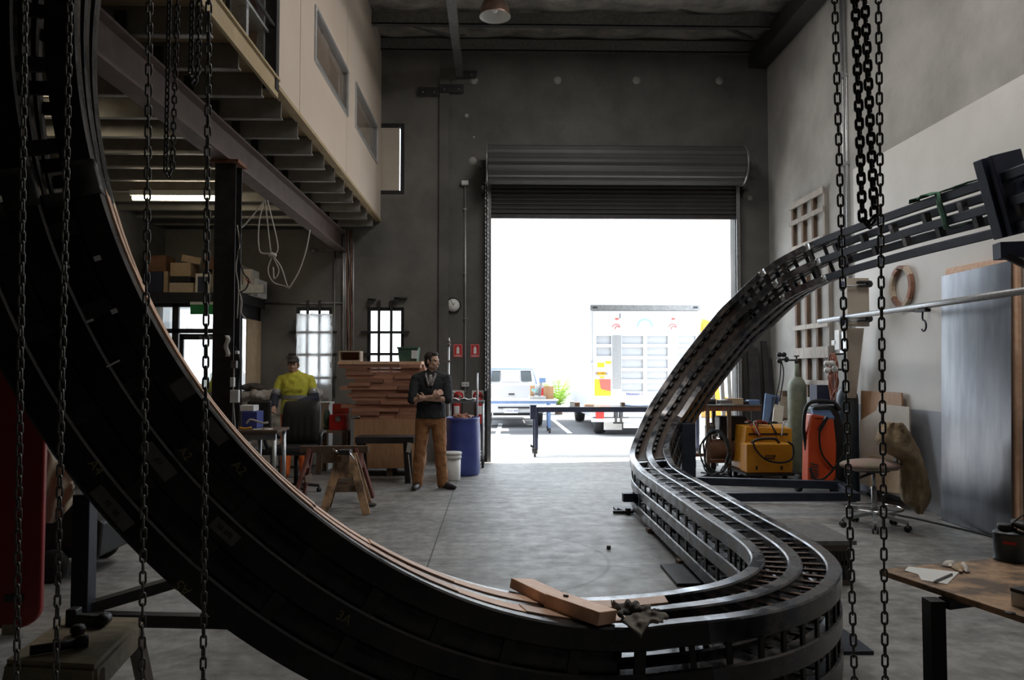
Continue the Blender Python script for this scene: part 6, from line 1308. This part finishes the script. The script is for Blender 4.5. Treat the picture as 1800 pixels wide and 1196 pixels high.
m = MB(); m.bar((c.x, 10.24, .42), (c.x, 10.24, c.z), .05, .02, (0, 1, 0)); m.build('back_bar', 'steel_dark', r)
for sx in (-.17, .17):
    for yy in (10.18, 10.56): m = MB(); m.tube([(c.x + sx, yy, 0), (c.x + sx, yy, .43)], .014, 8); m.build('leg', 'steel_dark', r)
# ---- office chair
OX, OYc = at(523, 780, 9.75).x, 9.75; r = thing('office_chair', 'black high-backed office chair standing before the man in yellow', 'chair', (OX, OYc, 0))
def padded(x0, x1, y, z0, z1, th, nm, ribs):
    g = []
    for i in range(15):
        v = i / 14; row = []
        for j in range(13):
            u = j / 12; wd = (x1 - x0) / 2 * (1 - .10 * (2 * v - 1) ** 4); bulge = .05 * (1 - (2 * u - 1) ** 4) * (1 - (2 * v - 1) ** 6)
            rib = .012 * math.cos(u * 12 * PI) if ribs and .12 < v < .6 and .15 < u < .85 else 0
            row.append(((x0 + x1) / 2 + (2 * u - 1) * wd, y - bulge - rib + .08 * v * v, z0 + (z1 - z0) * v))
        g.append(row)
    m = MB(); m.sheet(g, th); return m.build(nm, 'leather_black', r, sub=1)
zb, zs = at(523, 706, 9.95).z, at(523, 791, 9.6).z
padded(OX - .25, OX + .24, 9.95, zs + .04, zb, .07, 'backrest', True)
m = MB(); m.bb((OX - .29, 9.42, zs - .055), (OX + .27, 9.95, zs + .045)); m.build('seat', 'leather_black', r, bevel=.04)
for sx in (-.32, .30): m = MB(); m.tube(spline([(OX + sx, 9.6, zs - .02), (OX + sx * 1.1, 9.55, zs + .12), (OX + sx * 1.1, 9.6, zs + .2), (OX + sx * 1.08, 9.85, zs + .2), (OX + sx * .9, 9.95, zs + .12)], 5), .024, 8); m.build('armrest', 'black_plastic', r)
m = MB(); m.cyl((OX, 9.7, .1), (OX, 9.7, zs - .05), .028); m.build('gas_lift', 'black_plastic', r)
for k in range(5):
    a = 2 * PI * k / 5 + .3; e = V((OX + .28 * math.cos(a), 9.7 + .28 * math.sin(a), .08)); m = MB(); m.bar((OX, 9.7, .12), e, .05, .03); lg = m.build('base_arm', 'black_plastic', r)
    m = MB(); m.cyl(e + V((-.025, 0, -.052)), e + V((.025, 0, -.052)), .027); m.cyl(e - V((0, 0, .05)), e, .009); m.build('caster', 'black_plastic', lg)
# ---- cables hanging from the beam and on the column
HY = 8.7; hp = lambda px, py, d=0: at(px, py, HY + d)
r = thing('hanging_cable', 'tangled pale cable looped and knotted under the rusty beam', 'cable', hp(466, 352))
for pts in (((383, 404), (402, 412), (425, 400), (448, 374), (466, 351)), ((464, 352), (455, 395), (456, 440), (470, 446), (480, 444)), ((466, 352), (472, 410), (476, 445)), ((470, 352), (488, 430), (482, 450)), ((478, 450), (471, 475), (480, 496), (500, 503), (508, 507)), ((480, 450), (494, 470), (504, 500), (508, 506)), ((478, 448), (490, 475), (482, 490), (480, 470)), ((508, 507), (525, 478), (538, 440), (545, 404))):
    m = MB(); m.tube(spline([hp(x, y, .02 * i) for i, (x, y) in enumerate(pts)], 7), .0085, 6); m.build('strand', 'cable_white', r)
m = MB(); c = hp(479, 449); m.sph(c, (.05, .03, .03), 10); m.build('knot', 'cable_white', r)
r = thing('column_cables', 'loose cables and plug boards strapped to the steel column', 'cable', at(418, 700, 7.25))
for k, pts in enumerate((((417, 396), (421, 430), (415, 470), (419, 505), (417, 560)), ((424, 400), (420, 450), (428, 480), (437, 492), (432, 508), (420, 515)), ((418, 505), (425, 530), (424, 550), (433, 562)), ((414, 610), (422, 640), (418, 690), (421, 740)), ((412, 640), (410, 700), (414, 760)), ((416, 690), (421, 720), (417, 760)))):
    m = MB(); m.tube(spline([at(x, y, 7.27) for x, y in pts], 7), .0065, 6); m.build('lead', ('cable_white', 'black_rubber')[k % 2], r)
for px, py, w_, h_, mt in ((412, 641, .05, .07, 'galv_dark'), (409, 672, .035, .09, 'white_plastic'), (413, 697, .08, .12, 'white_plastic'), (417, 620, .03, .03, 'white_plastic')):
    m = MB(); c = at(px, py, 7.27); m.box(c, (w_, .05, h_)); m.build('plug_board', mt, r, bevel=.004)
m = MB(); g = [[at(395 + 2 * math.sin(i * 1.3) + 4 * j, 590 + 5.3 * i, 7.29 - .01 * math.sin(i)) for j in range(3)] for i in range(8)]; m.sheet(g, .003); tag(m.build('paper_note', 'paper'), 'crumpled white paper taped to the steel column', 'paper')

# ================================================================== PEOPLE
def head(mb, c, yaw, tilt=0, s=1.0):
    R = Matrix.Rotation(yaw, 3, 'Z') @ Matrix.Rotation(tilt, 3, 'X')   # face looks along local -Y
    L = lambda x, y, z: c + R @ V((x * s, y * s, z * s))
    mb.sph(L(0, .012, .035), (.074 * s, .093 * s, .088 * s), 20, 0, R)
    mb.sph(L(0, -.022, -.035), (.060 * s, .066 * s, .078 * s), 18, 0, R)
    mb.sph(L(0, -.048, -.085), (.030 * s, .028 * s, .026 * s), 12, 0, R)
    for sx in (-1, 1):
        mb.sph(L(sx * .036, -.055, -.030), (.026 * s, .026 * s, .026 * s), 12, 0, R)
        mb.sph(L(sx * .030, -.073, .022), (.026 * s, .014 * s, .009 * s), 10, 0, R)
        mb.sph(L(sx * .077, .012, -.008), (.012 * s, .022 * s, .033 * s), 12, 0, R)
        mb.sph(L(sx * .011, -.092, -.034), (.010 * s, .012 * s, .009 * s), 8, 0, R)
        mb.sph(L(sx * .045, -.01, -.065), (.022 * s, .04 * s, .03 * s), 10, 0, R)
    mb.tube([L(0, -.080, .016), L(0, -.095, -.012), L(0, -.103, -.031)], [.009 * s, .011 * s, .014 * s], 10)
    mb.sph(L(0, -.080, -.058), (.024 * s, .012 * s, .006 * s), 10, 0, R); mb.sph(L(0, -.079, -.069), (.022 * s, .012 * s, .007 * s), 10, 0, R)
    return L, R
def limb(mb, pts, rs, grow=0, n=12):
    rs = [x + grow for x in rs]
    for i in range(len(pts) - 1): mb.tube([V(pts[i]), V(pts[i]).lerp(V(pts[i + 1]), .5), V(pts[i + 1])], [rs[i], (rs[i] + rs[i + 1]) / 2 * 1.03, rs[i + 1]], n)
    for p, r_ in zip(pts, rs): mb.sph(V(p), r_ * .995, n)
def hand(mb, w_, d, nrm, s=1.0, curl=.5, side=1):
    d = V(d).normalized(); nrm = (V(nrm) - d * V(nrm).dot(d)).normalized(); sd = d.cross(nrm) * side; w_ = V(w_)
    mb.tube([w_, w_ + d * .04 * s, w_ + d * .085 * s], [.026 * s, .034 * s, .036 * s], 10)
    for k, (o, ln) in enumerate(((-.030, .068), (-.010, .078), (.011, .072), (.031, .056))):
        a = w_ + d * .085 * s + sd * o * s; b = a + (d * math.cos(curl * .5) + nrm * math.sin(curl * .5)) * ln * .5 * s + sd * o * .15; c = b + (d * math.cos(curl * 1.3) + nrm * math.sin(curl * 1.3)) * ln * .55 * s
        mb.tube([a - d * .02 * s, a, b, c], [.0105 * s, .0105 * s, .0095 * s, .008 * s], 8); mb.sph(c, .008 * s, 8)
    a = w_ + d * .03 * s - sd * .028 * s; b = a + (d * .6 - sd * .7 + nrm * .3).normalized() * .04 * s; c = b + (d * .9 - sd * .2 + nrm * .4).normalized() * .033 * s
    mb.tube([a, b, c], [.014 * s, .0115 * s, .009 * s], 8); mb.sph(c, .009 * s, 8)
def foot(mb, an, yaw, s=1.0, grow=0):
    f_ = V((math.sin(yaw), -math.cos(yaw), 0)); an = V(an); z = lambda p, h: V((p.x, p.y, h))
    h0 = an.z - .05
    mb.tube([z(an - f_ * .06, .045), z(an, .052), z(an + f_ * .09, .045), z(an + f_ * .17, .032), z(an + f_ * .20, .030)], [.040 + grow, .046 + grow, .046 + grow, .034 + grow, .02 + grow], 12)
    return f_
def person(name, lab, o, hp_, kn, an, fy, sh, el, wr, hd, neck, hcen, hyaw, htilt, top, sleeve, pants_m, shoe_m, hair_m, bulk=1.0, extra=None):
    """joints are lists [image-left, image-right] in metres from the point o on the floor"""
    r = thing(name, lab, 'person', o); W = lambda p: V(o) + V(p)
    def torso(mb, g, lo, hi):
        rings = [(z, rx, ry) for z, rx, ry in ((.84, .150, .115), (.92, .165, .12), (1.0, .155, .114), (1.08, .150, .110), (1.17, .158, .114), (1.26, .172, .120), (1.34, .180, .120), (1.41, .172, .106), (1.46, .13, .085), (1.49, .07, .06)) if lo <= z <= hi]
        n = 24; vs = []
        for z, rx, ry in rings:
            t_ = (z - .92) / .55
            for j in range(n): vs.append(W((pel.x + (nk.x - pel.x) * t_ + (rx * bulk + g) * math.cos(2 * PI * j / n), pel.y + (nk.y - pel.y) * t_ + (ry * bulk + g) * math.sin(2 * PI * j / n), z + (g if z == rings[-1][0] else 0))))
        k = len(rings); mb.add(vs, [(i * n + j, i * n + (j + 1) % n, (i + 1) * n + (j + 1) % n, (i + 1) * n + j) for i in range(k - 1) for j in range(n)] + [tuple(reversed(range(n))), tuple(range((k - 1) * n, k * n))], 0, True)
        if hi > 1.4:
            limb(mb, [W(V(sh[0]) + V((0.03, 0, 0))), W(V(nk) + V((0, 0, -.03))), W(V(sh[1]) - V((0.03, 0, 0)))], [.062, .07, .062], g)
    pel = (V(hp_[0]) + V(hp_[1])) / 2; nk = V(neck)
    b = MB(); torso(b, 0, .84, 1.5)
    limb(b, [W(nk), W(V(hcen) + V((0, .02, -.08)))], [.062, .054])
    L, R = head(b, W(hcen), hyaw, htilt)
    for i in (0, 1):
        limb(b, [W(hp_[i]), W(kn[i]), W(an[i])], [.088, .056, .042]); foot(b, W(an[i]), fy[i], 1, -.012)
        limb(b, [W(sh[i]), W(el[i]), W(wr[i])], [.054, .041, .028]); d, n_ = hd[i]; hand(b, W(wr[i]), d, n_, 1.0, .7, 1 if i else -1)
    body = b.build('body', 'skin', r, remesh=.008, relax=1)
    for sx in (-1, 1): e = MB(); e.sph(L(sx * .030, -.079, .006), (.010, .007, .006), 10, 0, R); e.build('eye', 'black_plastic', r)
    p = MB(); torso(p, .012, .84, 1.0)
    for i in (0, 1): limb(p, [W(hp_[i]), W(kn[i]), W(V(an[i]) - V((0, 0, .03)))], [.092, .066, .058], .012)
    p.sph(W((pel.x, pel.y, .90)), (.165 * bulk, .125 * bulk, .10), 16)
    tr = p.build('trousers', pants_m, r, remesh=.012, relax=2); d = tr.modifiers.new('folds', 'DISPLACE'); d.texture = tx; d.strength = .025
    for i in (0, 1): s_ = MB(); foot(s_, W(an[i]), fy[i], 1, 0); s_.tube([W(an[i]) + V((0, 0, -.02)), W(an[i]) + V((0, 0, .03))], [.05, .05], 10); s_.build('shoe', shoe_m, r, remesh=.009, relax=1)
    t = MB(); torso(t, .034, .88, 1.1); torso(t, .018, .92, 1.5); limb(t, [W(nk - V((0, 0, .03))), W(nk + V((0, 0, .015)))], [.075, .066])
    for i in (0, 1): limb(t, [W(sh[i]), W(V(sh[i]).lerp(V(el[i]), sleeve))], [.062, .052], .012)
    sh_o = t.build('shirt', top, r, remesh=.011, relax=2); d = sh_o.modifiers.new('folds', 'DISPLACE'); d.texture = tx; d.strength = .022
    if hair_m:
        h = MB(); h.sph(L(0, .022, .052), (.079, .093, .083), 20, 0, R); h.sph(L(0, .052, -.0), (.074, .058, .085), 16, 0, R); h.sph(L(0, -.045, .095), (.058, .035, .03), 14, 0, R)
        for sx in (-1, 1): h.sph(L(sx * .070, -.008, .018), (.010, .022, .030), 10, 0, R)
        h.build('hair', hair_m, r, remesh=.008)
    return r, W, L, R
FT = at(757, 856, 10.0); FT.z = 0
r, W, L, R = person('person', 'man in a dark rolled-sleeve shirt and tan trousers standing with folded arms, looking right', FT,
    [(-.095, 0, .92), (.095, 0, .92)], [(-.135, -.03, .50), (.125, -.03, .50)], [(-.175, 0, .10), (.155, 0, .10)], [-.15, 1.15],
    [(-.195, .01, 1.425), (.195, .01, 1.425)], [(-.235, -.09, 1.155), (.225, -.10, 1.165)], [(.04, -.215, 1.20), (-.05, -.185, 1.175)],
    [((.75, .05, .5), (.25, .9, -.2)), ((-1, .25, .15), (0, 1, .3))], (0, .01, 1.50), (.015, -.015, 1.655), 1.05, 0, 'shirt_dark', .98, 'trouser_tan', 'leather_black', 'hair')
m = MB(); m.tube(spline([W((-.02, -.135, 1.34)), W((-.04, -.125, 1.41)), W((-.06, -.055, 1.492)), W((0, .05, 1.52)), W((.06, -.055, 1.492)), W((.04, -.125, 1.41)), W((.015, -.135, 1.33))], 5), .015, 8); m.build('scarf', 'scarf', r)
m = MB(); m.sph(W((.0, -.088, 1.40)), (.038, .05, .09), 12); m.build('undershirt', 'scarf', r)
# worker in yellow behind the office chair
FT = at(520, 800, 11.1); FT = V((FT.x, 11.05, 0))
rw, W, L, R = person('person', 'man in a yellow work shirt and dark cap standing behind the office chair', FT,
    [(-.10, 0, .90), (.10, 0, .90)], [(-.12, -.03, .49), (.12, -.03, .49)], [(-.14, 0, .10), (.14, 0, .10)], [-.2, .2],
    [(-.205, .01, 1.40), (.205, .01, 1.40)], [(-.285, -.06, 1.13), (.285, -.05, 1.14)], [(-.22, -.30, 1.02), (.06, -.24, 1.06)],
    [((.1, -.6, -.5), (.5, -.5, .3)), ((-1, -.1, -.1), (0, 1, -.2))], (-.0, .0, 1.475), (-.03, -.03, 1.615), .06, .05, 'hivis', .62, 'hivis_orange', 'leather_black', 'hair', 1.1)
for i, (s0, e0, w0) in enumerate((((-.205, .01, 1.40), (-.285, -.06, 1.13), (-.22, -.30, 1.02)), ((.205, .01, 1.40), (.285, -.05, 1.14), (.06, -.24, 1.06)))):
    s0, e0, w0 = V(s0), V(e0), V(w0)
    m = MB(); limb(m, [W(s0.lerp(e0, .72)), W(e0), W(e0.lerp(w0, .85))], [.055, .052, .038], .014); m.build('lower_sleeve', 'denim_navy', rw, remesh=.011, relax=2)
    m = MB(); limb(m, [W(s0.lerp(e0, .60)), W(s0.lerp(e0, .72))], [.058, .057], .016); m.build('arm_band', 'reflective', rw, remesh=.01)
m = MB(); n = 28; vs = [W((.214 * math.cos(2 * PI * j / n), .153 * math.sin(2 * PI * j / n) - .0, z)) for z in (1.13, 1.185) for j in range(n)]; m.add(vs, [(j, (j + 1) % n, n + (j + 1) % n, n + j) for j in range(n)], 0, True); m.build('reflective_band', 'reflective', rw)
m = MB(); m.tube(arc(W((0, 0, 1.475)), .072, 0, 2 * PI, 20, (1, 0, 0), (0, 1, 0)), .022, 8); m.build('collar', 'denim_navy', rw)
for sx in (-.085, .085): m = MB(); m.box(W((sx, -.142, 1.26)), (.10, .012, .035), (.15, 0, sx * 1.2)); m.build('pocket_flap', 'hivis', rw)
m = MB(); m.sph(L(0, .012, .065), (.083, .101, .072), 20, 0, R); m.tube([L(-.05, -.075, .055), L(0, -.125, .052), L(.05, -.075, .055)], [.022, .028, .022], 8); m.sph(L(0, -.105, .055), (.065, .055, .012), 14, 0, R); m.build('cap', 'glove_dark', rw, remesh=.009)
cpy = copy_tree(rw, (at(389, 640, 12.6).x, 12.55, 0)); cpy['label'] = 'person in yellow half hidden behind the steel column, seen through the lobby glass'

# ================================================================== FAR-LEFT FOREGROUND
q = onZ(66, 1118); r = thing('red_sheet', 'tall red sheet panel with a rounded lower corner at the left edge', 'panel', (q.x - .5, q.y, 0)); x1 = at(75, 900, q.y).x
pr = [(x1 - 1.5, .04)] + [(x1 - .12 + .12 * math.sin(a) - .03 * (1 - math.sin(a)), .16 - .12 * math.cos(a)) for a in [i * PI / 12 for i in range(7)]] + [(x1, 1.75), (x1 - .03, 1.80), (x1 - 1.5, 1.80)]
m = MB(); m.prism([(x, q.y, z) for x, z in pr], (0, .04, 0)); m.build('shell', 'red_plastic', r, bevel=.01)
m = MB(); m.bb((x1 - 1.4, q.y + .04, 0), (x1 - .5, q.y + .45, .06)); m.build('foot', 'steel_dark', r)
c = at(24, 1052, q.y); m = MB(); m.bb((c.x - .05, q.y - .012, c.z - .02), (c.x + .06, q.y, c.z + .02)); m.build('latch', 'black_plastic', r)
c = at(16, 1108, q.y); m = MB(); m.bb((c.x - .04, q.y - .004, c.z - .03), (c.x + .05, q.y, c.z + .03)); m.build('worn_sticker', 'plywood_grey', r)
q = onZ(118, 1012); q = V((q.x, 5.7, 0)); r = thing('dark_trolley', 'dark wheeled machine standing behind the red cover', 'machine', q)
m = MB(); m.prism([(q.x - 1.1, 5.75, .14), (q.x + .3, 5.75, .16), (q.x + .32, 5.75, .42), (q.x - .0, 5.75, .62), (q.x - 1.1, 5.75, .62)], (0, .6, 0)); m.build('body', 'black_plastic', r, bevel=.02)
for xx, yy in ((q.x, 5.68), (q.x - .9, 5.68), (q.x, 6.42), (q.x - .9, 6.42)):
    m = MB(); m.lathe([(.035, -.03), (.09, -.035), (.118, -.02), (.12, .0), (.118, .02), (.09, .035), (.035, .03)], (xx, yy, .12), 28, r=(PI / 2, 0, 0)); wh = m.build('wheel', 'black_rubber', r)
    m = MB(); m.cyl((xx, yy - .03, .12), (xx, yy + .03, .12), .045, n=20); m.build('hub', 'galv_dark', wh)
g = []
for i in range(12):
    u_ = i / 11; g.append([at(60 + 70 * (j / 9) + 3 * math.sin(i * 1.7 + j), 786 + (60 * max(0, (j - 3) / 6)) * (1 - u_) + 135 * u_ - (40 * u_ * max(0, (j - 5) / 4)), 5.72 - .05 * math.sin(j * 1.9 + i * .7)) for j in range(10)])
m = MB(); m.sheet(g, .012); cv = tag(m.build('canvas_cover', 'canvas', sub=1), 'beige canvas draped between the red cover and the dark loop', 'canvas')
for k, (pts, mt, lab) in enumerate((((( 172, 905), (185, 915), (178, 930), (192, 940), (180, 960)), 'cable_white', 'pale cable tangled on the floor under the dark loop'), (((170, 920), (176, 935), (190, 950), (186, 972), (172, 985)), 'black_rubber', 'dark cable tangled on the floor under the dark loop'), (((172, 912), (182, 922), (190, 930)), 'orange', 'orange cable among the tangle under the dark loop'))):
    P = [onZ(x, y + 60, .03 + .05 * i) for i, (x, y) in enumerate(pts)]; P = [at(x, y, 6.6) for x, y in pts]; m = MB(); m.tube(spline(P + [V((P[-1].x, 6.6, .012))], 6), .012, 6); tag(m.build('tangled_cable', mt), lab, 'cable')
# saw bench
zt = .58; A_, B2, C_, D_ = onZ(12, 1160, zt), onZ(166, 1168, zt), onZ(247, 1086, zt), onZ(118, 1084, zt)
r = thing('saw_bench', 'small timber saw bench with a plywood top in the near left corner', 'bench', ((A_.x + C_.x) / 2, (A_.y + C_.y) / 2, 0))
m = MB(); m.prism([(p.x, p.y, zt - .018) for p in (A_, B2, C_, D_)], (0, 0, .018)); m.build('bench_top', 'plywood_grey', r)
for p, q2 in ((A_, B2), (B2, C_), (D_, C_)): m = MB(); m.bar((p.x, p.y, zt - .058), (q2.x, q2.y, zt - .058), .02, .078); m.build('apron', 'plywood_grey', r)
cen = (A_ + B2 + C_ + D_) / 4
for p in (A_, B2, C_, D_):
    t_ = V((p.x, p.y, zt - .03)).lerp(V((cen.x, cen.y, zt - .03)), .12); d = (V((p.x, p.y, 0)) - V((cen.x, cen.y, 0))).normalized(); m = MB(); m.bar(V((p.x, p.y, .004)) + d * .10, t_, .07, .03, d); m.build('leg', 'timber_grey', r)
def bq(px, py): return onZ(px, py, zt)
a, b = bq(52, 1154), bq(138, 1140); r = thing('dark_chisel', 'black bar-handled tool lying at the front of the saw bench', 'tool', a)
m = MB(); m.tube([a + V((0, 0, .018)), b + V((0, 0, .018))], .016, 10); m.build('shaft', 'black_plastic', r); m = MB(); d = (b - a).normalized(); m.cyl(b + V((0, 0, .022)) - d * .01, b + V((0, 0, .022)) + d * .03, .022, n=16); m.build('collar', 'black_plastic', r)
a, b = bq(128, 1098), bq(184, 1102); r = thing('black_clamp', 'black clamp at the back of the saw bench', 'clamp', a)
m = MB(); m.bar(a + V((0, 0, .022)), b + V((0, 0, .022)), .035, .04); m.build('bar', 'black_plastic', r, bevel=.006)
m = MB(); m.cyl(b + V((-.01, -.02, .024)), b + V((-.01, .03, .024)), .024, n=18); m.build('screw', 'black_plastic', r); m = MB(); m.bb(a + V((-.02, -.02, 0)), a + V((.02, .03, .06))); m.build('jaw', 'black_plastic', r, bevel=.006)
a = bq(137, 1117); m = MB(); m.cyl(a, a + V((0, 0, .035)), .022, n=8); m.cyl(a + V((0, 0, .012)), a + V((0, 0, .028)), .027, n=8); tag(m.build('black_knob', 'black_plastic'), 'short black knob standing in front of the black clamp', 'knob')  # short black knob with a wider collar

# ================================================================== CHAINS
def link_mesh(pitch, w_, rr):
    m = MB(); h = pitch / 2 + w_ - rr; P = [V((rr * math.cos(a), 0, h + rr * math.sin(a))) for a in [PI * i / 6 for i in range(7)]] + [V((rr * math.cos(a), 0, -h + rr * math.sin(a))) for a in [PI + PI * i / 6 for i in range(7)]]
    m.tube(P, w_, 7, closed=True); return m
def chain(lab, pts, pitch, w_, rr, mt, tw, grp, jit=.12, seed=1):
    pts = [V(p) for p in pts]; r = thing('hanging_chain', lab, 'chain', pts[-1] if pts[-1].z < pts[0].z else pts[0], grp); lm = link_mesh(pitch, w_, rr); rn = random.Random(seed)
    proto = None; cumL = [0]
    for a, b in zip(pts, pts[1:]): cumL.append(cumL[-1] + (b - a).length)
    n = int(cumL[-1] / pitch); s_ = 0
    for i in range(n):
        s_ = (i + .5) * pitch; k = max(j for j in range(len(pts) - 1) if cumL[j] <= s_); t = (s_ - cumL[k]) / (cumL[k + 1] - cumL[k]); p = pts[k].lerp(pts[k + 1], t); d = (pts[k + 1] - pts[k]).normalized()
        if proto is None:
            mm = MB(); mm.v, mm.f, mm.mi, mm.sm = lm.v, lm.f, lm.mi, lm.sm; WL['z'] = V((0, 0, 0)); o = mm.build('link', mt, None, origin=(0, 0, 0)); o.parent = r; proto = o
        else: o = proto.copy(); C.objects.link(o); o.parent = r
        ang = tw + (PI / 2 if i % 2 else 0) + rn.uniform(-jit, jit); q = V((0, 0, 1)).rotation_difference(d)
        o.rotation_mode = 'QUATERNION'; o.rotation_quaternion = q @ Euler((0, 0, ang)).to_quaternion(); o.location = p - WL[r]
    return r
CY = 1.9
def strand(x0, x1, Y, ext0=.7, ext1=.12):
    a, b = at(x0, 0, Y), at(x1, 1196, Y); d = (b - a).normalized(); return [a - d * ext0, b + d * ext1]
for x0, x1, lab, tw, sd in ((44, 29, 'leftmost of the long grey chains hanging before the black loop', .5, 1), (123, 98, 'second long grey chain from the left, before the black loop', .6, 2), (263, 249, 'third long chain from the left, crossing the rusty beam', 1.15, 3), (367, 357, 'fourth long chain from the left, crossing the lit batten', .9, 4), (1467, 1502, 'long thin chain on the right, left of the pair', .45, 5), (1544, 1556, 'long thin chain on the right, right of the pair', .35, 6)):
    chain(lab, strand(x0, x1, CY), .0262, .0027, .0063, 'chain_steel' if 'chain_steel' in MATS else mat('chain_steel', (.12, .12, .11), (.2, .195, .18), .42, .7, scale=60), tw, 'long hanging chains', .12, sd)
def loop_chain(lab, xa0, xa1, xb0, xb1, yb, Y, pitch, w_, rr, tw, sd):
    a0, a1, b1, b0 = at(xa0, 0, Y), at(xa1, yb - 12, Y), at(xb1, yb - 12, Y), at(xb0, 0, Y); mid = at((xa1 + xb1) / 2, yb, Y)
    chain(lab, [a0 + (a0 - a1).normalized() * .62, a1, mid, b1, b0 + (b0 - b1).normalized() * .62], pitch, w_, rr, 'chain_dark' if 'chain_dark' in MATS else mat('chain_dark', (.03, .03, .03), (.06, .058, .055), .4, .6, scale=60), tw, 'doubled hanging chains', .1, sd)
loop_chain('short doubled dark chain hanging left, in front of the rusty beam', 298, 291, 312, 303, 310, 3.0, .0262, .0034, .0075, .4, 7)
loop_chain('shortest doubled dark chain, at the top left before the mezzanine', 338, 335, 351, 348, 144, 3.0, .0262, .0036, .0078, .3, 8)
loop_chain('heavy doubled black chain hanging before the right wall', 1503, 1516, 1520, 1537, 396, 2.2, .0272, .0046, .0095, .8, 9)
